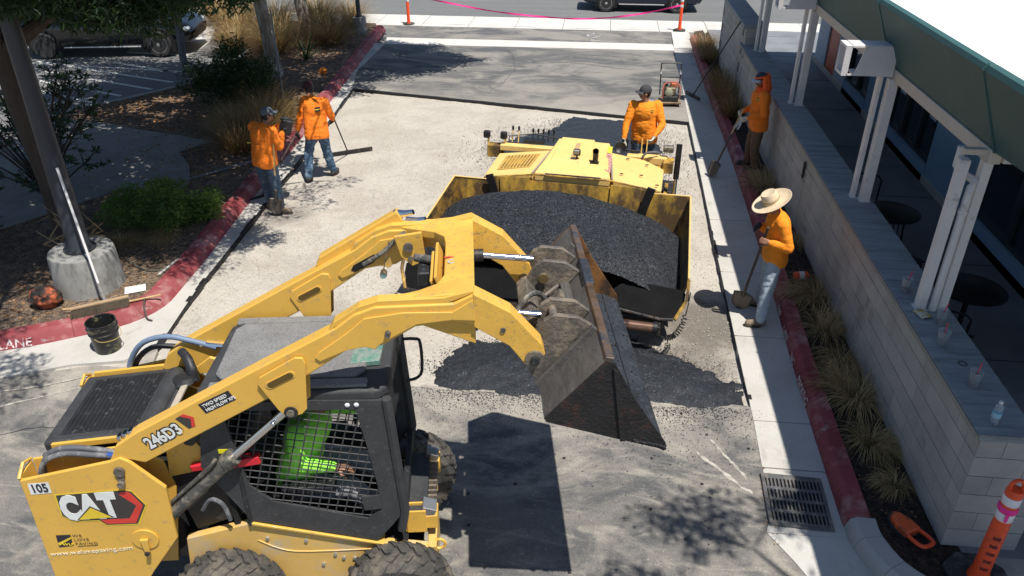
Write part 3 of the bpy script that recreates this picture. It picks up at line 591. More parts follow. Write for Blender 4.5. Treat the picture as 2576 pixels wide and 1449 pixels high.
# torque cross-box between the arm elbows (with the oval opening seen from above)
cb = MB()
top = [(-.79, 2.985, .455), (-.79, 2.985, -.665)]
zt = lambda x: 2.93+.055*max(0, (x+1.02)/.23)
P1 = [(-1.40, .46), (-1.34, .40), (-1.18, .34), (-1.07, .30), (-1.0, .22), (-.985, .1), (-.985, -.35), (-1.03, -.45), (-1.15, -.53), (-1.33, -.60), (-1.40, -.655)]
Vt = []; ys_ = [p[1] for p in P1]
for x, y in P1: Vt += [(x, y, zt(x)), (-.79, y, 2.985), (x, y, zt(x)-.055), (-.79, y, 2.60)]
Fc = []
for i in range(len(P1)-1):
    a = 4*i; b = a+4; Fc += [(a, a+1, b+1, b), (a+1, a+3, b+3, b+1), (a+2, b+2, b+3, a+3), (a, b, b+2, a+2)]
Fc += [(0, 2, 3, 1), (4*len(P1)-4, 4*len(P1)-3, 4*len(P1)-1, 4*len(P1)-2)]
cb.add(Vt, [tuple(reversed(f)) for f in Fc])
cross = part('cross_tube', cb, M_yelw, smooth=False, bevel=.008)
part('inner_brace', MB().box((-1.0, -.10, 2.80), (.02, .5, .26), Matrix.Rotation(R(-20), 3, 'Y')), M_yel, smooth=False, bevel=.004)
part('inner_brace', MB().box((-1.04, -.10, 2.78), (.02, .42, .2), Matrix.Rotation(R(-20), 3, 'Y')), M_yel, smooth=False, bevel=.004)
part('aux_valve', MB().box((-1.12, .05, 2.74), (.12, .24, .12)), M_blk, bevel=.02)
part('aux_coupler', MB().tube([(-1.2, .12, 2.82), (-1.06, .04, 2.84)], .03, 10), M_hyd)
part('bracket', MB().plate([(-1.36, 2.9), (-1.16, 2.93), (-1.14, 2.70), (-1.24, 2.66), (-1.32, 2.74)], .29, .32), M_yelw, smooth=False, bevel=.006)
part('bracket_pin', MB().tube([(-1.26, .27, 2.82), (-1.26, .34, 2.82)], .035, 14), M_steel)
part('bracket_bolt', MB().tube([(-1.25, .275, 2.725), (-1.25, .3, 2.725)], .02, 8), M_steel)
# couplers on the far arm end, slot, hose
for dx, dz in ((0, 0), (.085, -.06)):
    part('hydraulic_fitting', MB().tube([(-1.36+dx, .49, 2.99+dz), (-1.28+dx, .47, 3.0+dz), (-1.22+dx, .45, 3.02+dz)], [.035, .026, .02], 10), M_chrome)
part('far_arm_duct', MB().plate([(-1.98, 2.585), (-1.94, 2.67), (-1.34, 3.03), (-1.30, 2.96), (-1.34, 2.89), (-1.7, 2.70)], .44, .53), M_yel, smooth=False, bevel=.012)
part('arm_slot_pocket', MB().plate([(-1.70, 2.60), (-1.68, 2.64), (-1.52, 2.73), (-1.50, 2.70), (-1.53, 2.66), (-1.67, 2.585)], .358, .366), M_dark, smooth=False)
part('arm_hose', MB().tube(jit([(-1.6, .33, 2.66), (-1.45, .33, 2.76), (-1.34, .35, 2.86), (-1.28, .36, 2.90)], 4), .018, 8), M_hyd)
part('locking_pin', MB().tube([(-1.46, .36, 2.58), (-1.46, .30, 2.58)], .026, 10), M_chrome)
part('pin_cable', MB().tube([(-1.46, .31, 2.6), (-1.40, .33, 2.85)], .004, 4), M_steel)
# small marks
for (x, z) in [(-1.33, 2.735)]: part('bolt', MB().tube([(x, -.70, z), (x, -.735, z)], .018, 10), M_hyd)
part('bolt', MB().tube([(-.62, -.688, 2.725), (-.62, -.70, 2.725)], .017, 10), M_hyd)
# tilt cylinders and chrome rods
for y_, z0, z1 in ((.28, 2.745, 2.70), (-.40, 2.69, 2.645)):
    part('tilt_cylinder', MB().tube([(-1.05, y_, z0-.01), (-.72, y_, z0)], .045, 16), M_blk)
    part('tilt_rod', MB().tube([(-.74, y_, z0), (-.36, y_, z1)], .024, 16), M_chrome)
# --- quick coupler plate and bucket
BK = empty('bucket', (0, 0, 0)); BK.parent = sk
A, B_, Cc = Vector((-.365, 0, 2.19)), Vector((.005, 0, 2.64)), Vector((.40, 0, 1.94))     # heel, top lip, cutting edge in x,z
HW = .93
M_bkt = mat('bucket_steel', (.145, .138, .13), .5, metal=.35, var=.35, scale=3, bump=.35, bscale=30, dirt=.45, dcol=(.085, .078, .075), dscale=3.4, stretch=(1, .5, 1), drough=.75)
M_bside = mat('bucket_tarred', (.010, .010, .011), .65, var=.4, scale=6, bump=.7, bscale=45, dirt=.26, dcol=(.06, .022, .015), dscale=3.2)
M_bin = mat('bucket_inside', (.036, .041, .050), .45, metal=.25, var=.3, scale=5, bump=.25, bscale=60, dirt=.3, dcol=(.08, .08, .085), dscale=30)
M_rust = mat('bucket_rust', (.22, .10, .03), .6, metal=.2, var=.3, scale=4, dirt=.4, dcol=(.05, .03, .02), dscale=5, bump=.2)
th = .014
def sheet(p, q, y0, y1, t):       # plate between two x,z points
    d = (q-p).normalized(); n_ = Vector((-d.z, 0, d.x))*t
    return MB().plate([(p.x, p.z), (q.x, q.z), (q.x+n_.x, q.z+n_.z), (p.x+n_.x, p.z+n_.z)], y0, y1)
bkc = .0
part('bucket_back', sheet(A, B_, -HW, HW, .014), M_bkt, BK, smooth=False, bevel=.004)
part('bucket_floor', sheet(A+Vector((.012, 0, 0)), Cc, -HW+.002, HW-.002, .016), M_bin, BK, smooth=False, bevel=.003)
part('cutting_edge', sheet(Cc-Vector((.11, 0, -.066)), Cc+Vector((.03, 0, -.02)), -HW-.005, HW+.005, -.022), M_bin, BK, smooth=False, bevel=.004)
for s, m_ in ((-1, M_bside), (1, M_rust)):
    pr = [(A.x, A.z), (A.x-.005, A.z+.03), (B_.x-.01, B_.z+.006), (B_.x+.04, B_.z-.01), (.195, 2.34), (Cc.x+.02, Cc.z+.04), (Cc.x+.03, Cc.z-.02), (.085, 2.035)]
    part('bucket_side', MB().plate(pr, *sorted((s*HW, s*(HW+.018)))), m_, BK, smooth=False, bevel=.004)
part('top_lip', MB().plate([(B_.x-.035, B_.z-.035), (B_.x-.012, B_.z+.022), (B_.x+.04, B_.z+.014), (B_.x+.035, B_.z-.022)], -HW, HW), mat('worn_lip_steel', (.20, .125, .075), .42, metal=.5, var=.5, scale=5, bump=.3, dirt=.4, dcol=(.07, .075, .09), dscale=5), BK, smooth=False, bevel=.006)
part('lip_patch', MB().plate([(B_.x-.045, B_.z-.04), (B_.x-.016, B_.z+.030), (B_.x+.050, B_.z+.020), (B_.x+.04, B_.z-.028)], -.02, .34), M_bin, BK, smooth=False, bevel=.008)
# reinforcing rib on side
part('side_rib', MB().plate([(.035, 2.60), (.07, 2.57), (.15, 2.02), (.115, 2.02)], -HW-.034, -HW-.017), M_bside, BK, smooth=False, bevel=.004)
# back-plate rails
dAB = (B_-A).normalized(); nAB = Vector((-dAB.z, 0, dAB.x))
def onback(u, out): p = A+dAB*u+nAB*out; return (p.x, p.z)
part('back_rail', MB().plate([onback(.40, .0), onback(.44, .0), onback(.44, .06), onback(.40, .075)], -.56, .58), M_bkt, BK, smooth=False, bevel=.005)
part('back_rail', MB().plate([onback(.03, .0), onback(.08, .0), onback(.08, .05), onback(.03, .06)], -.56, .58), M_bkt, BK, smooth=False, bevel=.005)
CP = empty('quick_coupler', (0, 0, 0)); CP.parent = sk
part('coupler_plate', MB().plate([onback(.06, .012), onback(.42, .012), onback(.42, .028), onback(.06, .028)], -.50, .52), M_steel, CP, smooth=False, bevel=.004)
for y0 in (-.54, -.34, .20, .42):
    pr = [onback(.02, .02), onback(.56, .02), onback(.555, .15), onback(.47, .29), onback(.40, .31), onback(.28, .29), onback(.22, .285), onback(.14, .26), onback(.07, .16), onback(.02, .10)]
    part('coupler_ear', MB().plate(pr, y0-.02, y0+.02), M_steel, CP, smooth=False, bevel=.006)
part('coupler_tube', MB().tube([(-.44+.02, -.70, 2.50), (-.42, .50, 2.50)], .034, 16), M_steel, CP)
for y0 in (-.71, .47): part('pin_boss', MB().tube([(-.42, y0, 2.50), (-.42, y0+.05, 2.50)], .062, 20), M_steel, CP)
part('pin_head', MB().tube([(-.42, -.735, 2.50), (-.42, -.70, 2.50)], .03, 12), M_blk, CP)
for y0 in (-.42, .25):
    c_ = onback(.42, .235) if y0 < 0 else onback(.37, .21); part('rod_pin', MB().tube([(c_[0], y0-.10, c_[1]), (c_[0], y0+.13, c_[1])], .028, 14), M_steel, CP)
    part('rod_pin_washer', MB().tube([(c_[0], y0-.115, c_[1]), (c_[0], y0-.10, c_[1])], .036, 14), mat('ochre_washer', (.16, .11, .05), .6, metal=.4), CP)
cbx = onback(.22, .24); part('coupler_cross_beam', MB().box((cbx[0], -.06, cbx[1]), (.10, .60, .13), Matrix.Rotation(R(-40), 3, 'Y')), M_steel, CP, smooth=False, bevel=.014)
part('bucket_back_rib', MB().plate([onback(.0, .0), onback(.575, .0), onback(.575, .055), onback(.0, .055)], -.60, -.565), M_bkt, BK, smooth=False, bevel=.005)
part('bucket_back_rib', MB().plate([onback(.0, .0), onback(.575, .0), onback(.575, .055), onback(.0, .055)], .565, .60), M_bkt, BK, smooth=False, bevel=.005)
for y0, a_ in ((.02, -.2),):
    c0, c1 = onback(.05, .08), onback(.42, .06); part('coupler_rib', MB().box(((c0[0]+c1[0])/2, y0, (c0[1]+c1[1])/2), (.06, .10, .36), Matrix.Rotation(R(38), 3, 'Y')), M_steel, CP, smooth=False, bevel=.012)
part('latch_lever', MB().tube([(*[onback(.40, .1)[0]], .12, onback(.40, .1)[1]), (onback(.30, .16)[0], .04, onback(.30, .16)[1]), (onback(.18, .14)[0], .05, onback(.18, .14)[1])], .014, 8), M_steel, CP)
part('coupler_hose', MB().tube(jit([(-.5, -.25, 2.6), (-.42, -.2, 2.68), (-.34, -.16, 2.66), (-.28, -.15, 2.56)], 4), .02, 8), M_hyd, CP)
part('latch_spring', MB().tube([(onback(.30, .1)[0], .10, onback(.30, .1)[1]), (onback(.1, .1)[0], .08, onback(.1, .1)[1])], .02, 8), M_steel, CP)
# asphalt crumbs on the cutting edge
mb = MB(); rr = random.Random(5)
for i in range(520):
    t = rr.random(); y = -HW+rr.random()*2*HW if rr.random() < .55 else -HW-rr.random()*.03
    u = .55+.48*rr.random() if y > -HW else .75+.27*rr.random(); p = A.lerp(Cc, min(u, 1.03)); s_ = rr.uniform(.004, .011)
    mb.ball((p.x+rr.uniform(-.01, .01), y, p.z+.014+rr.random()*.012), (s_, s_*rr.uniform(.6, 1), s_*.8), 2)
o = part('asphalt_residue', mb, mat('asphalt_mix', (.020, .021, .024), .45, var=.4, scale=30, bump=.6, bscale=60), BK); o['kind'] = 'stuff'
# --- chassis
ch_ = MB(); ch_.plate([(-2.97, .88), (-2.46, 1.02), (-1.54, .755), (-1.20, .69), (-1.16, .40), (-1.3, .26), (-2.9, .26), (-3.0, .6)], LC-.47, LC-.41); ch_.plate([(-2.97, .88), (-2.46, .98), (-1.54, .74), (-1.20, .68), (-1.16, .40), (-1.3, .26), (-2.9, .26), (-3.0, .6)], LC+.41, LC+.47)
part('chassis', ch_, M_yelside, smooth=False, bevel=.008)
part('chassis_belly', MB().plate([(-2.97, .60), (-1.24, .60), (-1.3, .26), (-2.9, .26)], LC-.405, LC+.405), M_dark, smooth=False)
part('chassis_lip', MB().plate([(-2.47, 1.025), (-1.54, .762), (-1.52, .775), (-2.46, 1.045)], LC-.50, LC-.40), M_yel, smooth=False, bevel=.004)
for x, z in ((-2.1, .82), (-1.9, .66), (-1.84, .62), (-1.76, .61), (-2.0, .56), (-2.38, .86)):
    part('bolt', MB().tube([(x, LC-.47, z), (x, LC-.485, z)], .014, 8), mat('zinc', (.5, .5, .48), .4, metal=.6))
part('fender_seam', MB().tube(jit([(-2.45, LC-.473, .84), (-2.3, LC-.473, .74), (-2.1, LC-.473, .70), (-1.5, LC-.473, .70)], 3), .006, 5), M_yelside)
part('front_axle_guard', MB().box((-1.17, LC-.22, .50), (.07, .46, .34)), M_yelside, smooth=False, bevel=.01)
for s in (1, -1):
    y_ = my(-.47, s); f = MB(); f.box((-1.28, y_, .86), (.15, .015, .22)); f.box((-1.28, y_+.09, .86), (.15, .015, .22)); f.box((-1.36, y_+.045, .86), (.015, .09, .22)); f.box((-1.28, y_+.045, .76), (.15, .09, .014))
    if s > 0: part('arm_stop_box', f, M_yel, smooth=False, bevel=.004)
    part('stop_plate', MB().box((-1.19, my(-.40, s), .93), (.11, .12, .09), Matrix.Rotation(R(20), 3, 'Y')), mat('bare_plate', (.3, .31, .32), .35, metal=.6, dirt=.3, dcol=(.2, .16, .1)), smooth=False, bevel=.006)
    part('stop_bracket', MB().box((-1.17, my(-.40, s), .84), (.10, .13, .13)), M_yelw, smooth=False, bevel=.006)
# front step with grip teeth
part('front_step', MB().box((-1.30, LC-.02, .86), (.20, .66, .17)), M_blkd, smooth=False, bevel=.01)
m_ = MB()
for k in range(11): m_.box((-1.165, LC-.27+k*.054, .90), (.07, .018, .05))
part('step_tread', m_, M_steel, smooth=False, bevel=.003)
part('tow_loop', MB().tube([(-1.12+.05*sin(a), LC-.38, .62+.05*cos(a)) for a in np.linspace(0, 2*pi, 13)], .012, 6), M_yelw)
# --- cab: roof, posts, side mesh screens
yn, yf = LC-.475, LC+.475
rz = 2.235
rf = MB(); rp_ = [(-2.66, yn+.06), (-2.60, yn), (-1.45, yn), (-1.385, yn+.07), (-1.385, yf-.07), (-1.45, yf), (-2.45, yf), (-2.62, yf-.1)]
rf.prism(rp_, rz-.13, rz-.035); part('cab_roof_rim', rf, M_blkd, smooth=False, bevel=.03, seg=3)
rt = MB(); rt.prism([(-2.50, yn+.13), (-1.62, yn+.13), (-1.55, yn+.2), (-1.55, yf-.2), (-1.62, yf-.13), (-2.50, yf-.13), (-2.56, yf-.2), (-2.56, yn+.2)], rz-.04, rz+.004)
part('cab_roof', rt, M_roofd, smooth=False, bevel=.018, seg=3)
for y_ in (yn+.075, yf-.075): part('roof_side_band', MB().box((-2.05, y_, rz-.022), (1.05, .08, .03)), M_roofd, smooth=False, bevel=.01)
part('roof_window', MB().prism([(-1.66, LC-.22), (-1.46, LC-.20), (-1.44, LC+.20), (-1.66, LC+.22)], rz-.03, rz+.012), mat('green_tint_polycarbonate', (.09, .22, .18), .3, var=.2, dirt=.55, dcol=(.26, .29, .27), dscale=22), bevel=.006)
part('roof_rear_slope', MB().plate([(-2.62, 2.14), (-2.52, 2.18), (-2.50, 2.08), (-2.76, 1.74), (-2.82, 1.76)], yn+.03, yf-.03), M_blkd, smooth=False, bevel=.012)
# side panels with diamond mesh
fr = [(-2.46, 1.06), (-1.57, .80), (-1.45, .95), (-1.36, 1.08), (-1.42, 2.12), (-1.97, 2.14), (-2.62, 2.14), (-2.72, 1.6)]
opn = [(-2.42, 1.40), (-2.28, 1.24), (-1.62, 1.03), (-1.51, 1.13), (-1.52, 1.35), (-1.56, 1.70), (-1.61, 2.05), (-2.50, 2.08)]
def inside(p, poly):
    c = False; j = len(poly)-1
    for i in range(len(poly)):
        (xi, zi), (xj, zj) = poly[i], poly[j]
        if (zi > p[1]) != (zj > p[1]) and p[0] < (xj-xi)*(p[1]-zi)/(zj-zi)+xi: c = not c
        j = i
    return c
def clip(p, d, poly):
    ts = []
    for i in range(len(poly)):
        a = Vector(poly[i]); b = Vector(poly[(i+1) % len(poly)]); e = b-a; den = d.x*e.y-d.y*e.x
        if abs(den) < 1e-9: continue
        w_ = a-p; t = (w_.x*e.y-w_.y*e.x)/den; u = (w_.x*d.y-w_.y*d.x)/den
        if 0 <= u < 1: ts.append(t)
    return sorted(ts)
for s in (1, -1):
    y_ = my(yn, s)
    m_ = MB(); n = len(fr)
    # ring frame between fr and opn (same vertex count)
    V_ = [(x, y_-.012, z) for x, z in fr]+[(x, y_-.012, z) for x, z in opn]+[(x, y_+.012, z) for x, z in fr]+[(x, y_+.012, z) for x, z in opn]
    order = [1, 2, 3, 4, 5, 6, 7, 0]
    m2 = [(0, 1), (1, 2), (2, 3), (3, 4), (4, 5), (5, 6), (6, 7), (7, 0)]
    fidx = [0, 1, 2, 3, 4, 5, 6, 7]; oidx = [1, 2, 3, 4, 5, 6, 7, 0]
    oo = {0: 1, 1: 2, 2: 3, 3: 4, 4: 6, 5: 6, 6: 7, 7: 0}
    Fq = []
    for i in range(8):
        j = (i+1) % 8; a, b = oo[i], oo[j]
        f1 = [i, j, 8+b]+([8+a] if a != b else [])
        if i == 3: f1 = [3, 4, 8+6, 8+5, 8+4]
        Fq.append(tuple(f1)); Fq.append(tuple(reversed([k+16 for k in f1])))
        Fq.append((j, i, 16+i, 16+j))
    for i in range(8): j = (i+1) % 8; Fq.append((8+i, 8+j, 24+j, 24+i))
    m_.add(V_, Fq); part('cab_side_frame', m_, M_blkd, smooth=False)
    bars = MB()
    for ang, sp in ((-11, .064), (74, .064)):
        d = Vector((cos(R(ang)), sin(R(ang)))); q = Vector((-d.y, d.x))
        for k in range(-26, 27):
            p = Vector((-1.95, 1.45))+q*sp*k; ts = clip(p, d, opn)
            if len(ts) >= 2:
                a, b = p+d*(ts[0]-.01), p+d*(ts[-1]+.01); bars.tube([(a.x, y_, a.y), (b.x, y_, b.y)], .0050, 4, cap=False)
    part('mesh_screen', bars, M_bar, smooth=False)
    part('front_post', MB().tube([(-1.40, my(yn, s), 2.13), (-1.345, my(yn, s), 1.1), (-1.38, my(yn, s), .9)], .035, 8), M_blkd)
    if s < 0: part('grab_handle', MB().tube(jit([(-1.37, my(yn+.02, s), 1.98), (-1.27, my(yn+.02, s), 1.98), (-1.23, my(yn+.02, s), 1.94), (-1.23, my(yn+.02, s), 1.68), (-1.28, my(yn+.02, s), 1.60), (-1.36, my(yn+.02, s), 1.58)], 3), .013, 8), M_blk)
part('screen_tab', MB().box((-1.575, yn-.018, 1.20), (.13, .012, .13), Matrix.Rotation(R(-6), 3, 'Y')), M_blkd, smooth=False)
part('front_header', MB().box((-1.42, LC, 2.06), (.05, .9, .09)), M_blk, bevel=.01)
part('front_sill', MB().box((-1.36, LC, 1.02), (.05, .86, .14)), M_blk, bevel=.01)
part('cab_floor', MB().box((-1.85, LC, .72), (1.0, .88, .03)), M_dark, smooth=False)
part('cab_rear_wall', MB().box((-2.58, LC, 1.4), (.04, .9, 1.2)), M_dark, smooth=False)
part('seat', MB().box((-2.20, LC, 1.02), (.46, .50, .14)), M_blk, bevel=.04, seg=3)
part('seat_back', MB().box((-2.45, LC, 1.38), (.13, .50, .62), Matrix.Rotation(R(-10), 3, 'Y')), M_blk, bevel=.05, seg=3)
for s in (1, -1):
    part('armrest_pod', MB().box((-2.05, my(LC-.33, s), 1.22), (.40, .10, .08)), M_blk, bevel=.02)
    part('joystick', MB().tube([(-1.78, my(LC-.30, s), 1.24), (-1.77, my(LC-.30, s), 1.36)], [.012, .022], 8), M_blk)
for x_ in (-1.66, -1.60): part('marker_lamp', MB().ball((x_, yn-.016, 2.095), (.018, .008, .018), 6), mat('clear_lens', (.75, .78, .8), .2))
part('caution_label', MB().box((-2.53, yn-.014, 1.73), (.09, .003, .035)), mat('yellow_label', (.72, .66, .02), .5), smooth=False)
# red lift-arm brace under near arm
part('arm_brace', MB().box((-2.56, -.56, 1.60), (.48, .05, .055), Matrix.Rotation(R(-7), 3, 'Y')), M_red, smooth=False, bevel=.012)
part('brace_end', MB().box((-2.42, -.565, 1.62), (.22, .062, .07), Matrix.Rotation(R(-9), 3, 'Y')), M_red, smooth=False, bevel=.01)
part('strut', MB().tube([(-2.47, -.58, 1.62), (-2.47, -.585, 1.02)], .018, 8), M_blk)
part('yellow_inner_panel', MB().plate([(-2.95, 1.72), (-2.78, 1.85), (-2.66, 1.62), (-2.80, 1.50), (-2.98, 1.46)], -.53, -.51), M_yel, smooth=False, bevel=.004)
part('side_well', MB().plate([(-3.0, 1.50), (-2.6, 1.55), (-2.42, 1.1), (-2.9, .9)], -.50, -.46), M_blk, smooth=False)
part('hose_loop', MB().tube(jit([(-2.78, -.60, 1.20), (-2.70, -.62, 1.32), (-2.62, -.62, 1.26), (-2.60, -.61, 1.10)], 4), .016, 8), M_hose)
part('chassis_label', MB().box((-2.75, -.486, .80), (.20, .004, .055)), M_blk, smooth=False)
# --- engine hood with ribs, radiator door frame, exhaust
hz = 1.60
hd_ = MB(); hd_.prism([(-3.93, -.49), (-3.17, -.49), (-3.10, -.42), (-3.10, .30), (-3.17, .38), (-3.93, .38)], hz-.10, hz); part('engine_hood', hd_, M_blkd, smooth=False, bevel=.03, seg=3)
m_ = MB()
for k in range(15):
    x0 = -3.80+k*.034; m_.box((x0, -.055, hz+.003), (.011, .70, .014))
part('hood_rib', m_, M_blk, smooth=False, bevel=.003)
part('hood_recess', MB().box((-3.56, -.055, hz-.0), (.54, .72, .006)), M_blk, smooth=False)
part('hood_ridge', MB().tube([(-3.20, -.45, hz-.02), (-3.20, .28, hz-.02)], .075, 14), M_blkd)
part('hood_edge_strip', MB().box((-3.07, -.05, hz+.01), (.05, .75, .03)), mat('tan_seal', (.42, .37, .30), .8), smooth=False, bevel=.01)
part('rear_cross_panel', MB().plate([(-3.87, 1.46), (-3.84, 1.46), (-3.84, .8), (-3.88, .8)], -.50, .36), M_yel, smooth=False)
part('hood_side_rail', MB().box((-3.45, .395, 1.60), (.86, .03, .05)), M_yel, smooth=False, bevel=.006)
part('hood_side_rail', MB().box((-3.45, -.50, 1.57), (.82, .03, .05)), M_yel, smooth=False, bevel=.006)
part('exhaust_stack', MB().tube(jit([(-3.03, .15, 1.58), (-3.04, .18, 1.68), (-3.08, .25, 1.74), (-3.14, .33, 1.76)], 4), [.042]*5+[.038]*4+[.034]*4, 14, cap=False), M_blk)
part('exhaust_shroud', MB().lathe([(.05, 0), (.10, .01), (.07, .05)], (-3.10, .12, 1.60), 12), M_blk)
part('hood_hinge', MB().plate([(-3.02, 1.66), (-2.9, 1.74), (-2.82, 1.70), (-2.9, 1.60), (-3.0, 1.60)], .22, .25), M_yel, smooth=False, bevel=.005)
for o_ in [c_ for c_ in sk.children if c_.name.split('.')[0] in ('engine_hood', 'hood_rib', 'hood_recess', 'hood_ridge', 'hood_edge_strip', 'exhaust_stack', 'exhaust_shroud', 'hood_hinge', 'hood_side_rail')]:
    for v_ in o_.data.vertices: v_.co.x += .075; v_.co.z += .10+(v_.co.x+3.8)*.10; v_.co.y = v_.co.y*.90+.045
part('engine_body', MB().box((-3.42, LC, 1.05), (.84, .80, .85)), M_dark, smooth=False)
part('tower_floor', MB().box((-3.5, my(-.60, -1), 1.50), (.62, .15, .02)), mat('dust_pan', (.35, .30, .22), .9), smooth=False)
part('tower_floor', MB().box((-3.62, -.60, 1.46), (.45, .15, .02)), M_yel, smooth=False)
# hoses arching from towers into the arms
for dy, h_ in ((0, 0), (.035, .02)):
    part('boom_hose', MB().tube(jit([(-3.76, -.60+dy, 1.48), (-3.79, -.60+dy, 1.60), (-3.72, -.60+dy, 1.72+h_), (-3.58, -.60+dy, 1.77+h_), (-3.38, -.61+dy, 1.755+h_), (-3.24, -.625+dy, 1.75)], 4), .020, 10), M_hose)
part('hose_fitting', MB().tube([(-3.30, -.612, 1.752), (-3.22, -.628, 1.745)], .024, 8), mat('blue_ferrule', (.04, .12, .45), .4, metal=.4))
part('boom_hose', MB().tube(jit([(-3.66, -.58, 1.50), (-3.62, -.58, 1.58), (-3.45, -.60, 1.62), (-3.28, -.6, 1.66)], 4), .012, 8), M_blk)
part('boom_hose', MB().tube(jit([(-3.58, .43, 1.60), (-3.50, .42, 1.82), (-3.36, .40, 1.99), (-3.16, .38, 2.05), (-2.98, .37, 2.01), (-2.80, .36, 1.95)], 4), .022, 10), mat('hose_bluegrey', (.16, .22, .32), .5, var=.1))
part('hose_fitting', MB().tube([(-2.92, .365, 1.985), (-2.72, .36, 1.96)], .020, 8), M_chrome)
part('boom_hose', MB().tube(jit([(-3.55, .45, 1.60), (-3.48, .46, 1.78), (-3.34, .46, 1.90), (-3.18, .47, 1.90), (-3.05, .48, 1.86)], 4), .022, 10), M_blk)
for k, x_ in enumerate((-3.17, -3.13, -3.09)): part('hose_clamp', MB().box((x_, -.63, 1.93+k*.02), (.03, .05, .03)), M_chrome, bevel=.005)
part('rear_latch', MB().box((-3.78, -.50, 1.665), (.04, .03, .05)), M_steel, bevel=.004)
# round access cover with lever on the near tower
part('access_cover', MB().tube([(-3.185, -.70, 1.04), (-3.185, -.712, 1.04)], .095, 28), M_yel, bevel=.004)
part('cover_lever', MB().plate([(-3.215, 1.06), (-3.155, 1.06), (-3.17, .92), (-3.20, .92)], -.735, -.714), M_yel, smooth=False, bevel=.006)
part('bolt', MB().tube([(-3.185, -.75, .93), (-3.185, -.73, .93)], .017, 10), M_blk)
# --- wheels
def wheel():
    r, wd = .415, .29; W = empty('wheel', (0, 0, 0)); W.parent = sk
    pr = [(.22, -wd/2+.03), (.30, -wd/2), (.375, -wd/2+.005), (.392, -wd/2+.05), (.395, 0), (.392, wd/2-.05), (.375, wd/2-.005), (.30, wd/2), (.22, wd/2-.03)]
    RX = Matrix.Rotation(pi/2, 3, 'X')
    part('tyre', MB().lathe(pr, n=48, mtx=RX), M_tyre, W)
    m_ = MB(); nl = 22
    for k in range(nl):
        a = 2*pi*k/nl
        for sd, off_ in ((1, 0), (-1, .5)):
            a_ = a+off_*2*pi/nl
            for t0, t1, ang0, rr_ in ((.005, .075, 0, .404), (.065, .132, .13, .398), (.118, .152, .20, .385)):
                pts = []
                for yy, an in ((t0, ang0), (t1, ang0+.10)):
                    for da in (-.045, .045):
                        for rad in (rr_-.04, rr_+(.018 if yy < .13 else -.004)):
                            b_ = a_+an+da; pts.append((rad*cos(b_), sd*yy, rad*sin(b_)))
                m_.add(pts, [(0, 1, 3, 2), (4, 6, 7, 5), (0, 4, 5, 1), (2, 3, 7, 6), (0, 2, 6, 4), (1, 5, 7, 3)] if sd > 0 else [(2, 3, 1, 0), (5, 7, 6, 4), (1, 5, 4, 0), (6, 7, 3, 2), (4, 6, 2, 0), (3, 7, 5, 1)])
    o = part('tread_lug', m_, M_tyre, W, smooth=False)
    part('rim', MB().lathe([(.0, -.02), (.10, -.02), (.12, -.05), (.19, -.06), (.21, -wd/2+.02), (.228, -wd/2+.02), (.228, wd/2-.02), (.21, wd/2-.02), (.19, .06), (.12, .03), (0, .03)], n=36, mtx=RX), M_rim, W)
    mm = MB()
    for k in range(8): a = 2*pi*k/8; mm.tube([(.15*cos(a), -.07, .15*sin(a)), (.15*cos(a), -.04, .15*sin(a))], .014, 6)
    part('wheel_nut', mm, M_dark, W)
    return W
W0 = wheel(); W0.location = (-1.42, LC-.64, .415)
for x_, y_, r_ in ((-2.68, LC-.64, .3), (-1.42, LC+.64, .7), (-2.68, LC+.64, 1.1)):
    c_ = copytree(W0, sk, (x_, y_, .415)); c_.rotation_euler = (0, r_, 0)
# --- lettering
M_ldark = mat('decal_dark', (.045, .04, .038), .5); M_lwhite = mat('decal_white', (.72, .74, .72), .45); M_lred = mat('decal_red', (.62, .05, .035), .45); M_lyel = mat('decal_yellow', (.75, .55, .04), .45)
M_lblack = mat('decal_black', (.02, .02, .03), .5); M_lgrey = mat('decal_grey', (.42, .42, .41), .5)
yd = -.7015
def dec(poly, m, k=0): return part('decal', MB().plate(poly, yd-.0012*(k+1), yd-.0002-.0012*k), m, smooth=False)
dec([(-3.69, 1.50), (-3.22, 1.525), (-3.17, 1.505), (-3.10, 1.37), (-3.19, 1.185), (-3.42, 1.185), (-3.46, 1.235), (-3.63, 1.235), (-3.70, 1.30)], M_lyel, 0)
dec([(-3.68, 1.49), (-3.22, 1.515), (-3.175, 1.50), (-3.11, 1.37), (-3.20, 1.195), (-3.415, 1.195), (-3.455, 1.245), (-3.63, 1.245), (-3.69, 1.30)], M_ldark, 1)
dec([(-3.25, 1.50), (-3.215, 1.505), (-3.185, 1.49), (-3.125, 1.37), (-3.21, 1.205), (-3.41, 1.205), (-3.44, 1.245), (-3.245, 1.25), (-3.17, 1.37), (-3.26, 1.475)], M_lred, 2)
text('C', 'lettering', .29, M_lwhite, sk, side(-3.675, 1.27, yd-.005, .03), off=.020, sx=.60)
text('A', 'lettering', .29, M_lwhite, sk, side(-3.545, 1.275, yd-.005, .03), off=.020, sx=.66)
text('T', 'lettering', .29, M_lwhite, sk, side(-3.405, 1.285, yd-.005, .03), off=.022, sx=.62)
dec([(-3.60, 1.255), (-3.48, 1.385), (-3.34, 1.27)], M_ldark, 5)
dec([(-3.585, 1.26), (-3.48, 1.37), (-3.36, 1.272)], M_lyel, 6)
dec([(-3.835, 1.605), (-3.695, 1.612), (-3.70, 1.515), (-3.84, 1.505)], M_lwhite, 0)
text('105', 'lettering', .105, M_lblack, sk, side(-3.826, 1.525, yd-.003, .04), off=.002, sx=.74)
dec([(-3.79, 1.11), (-3.69, 1.11), (-3.70, 1.0), (-3.80, .99)], M_lblack, 0)
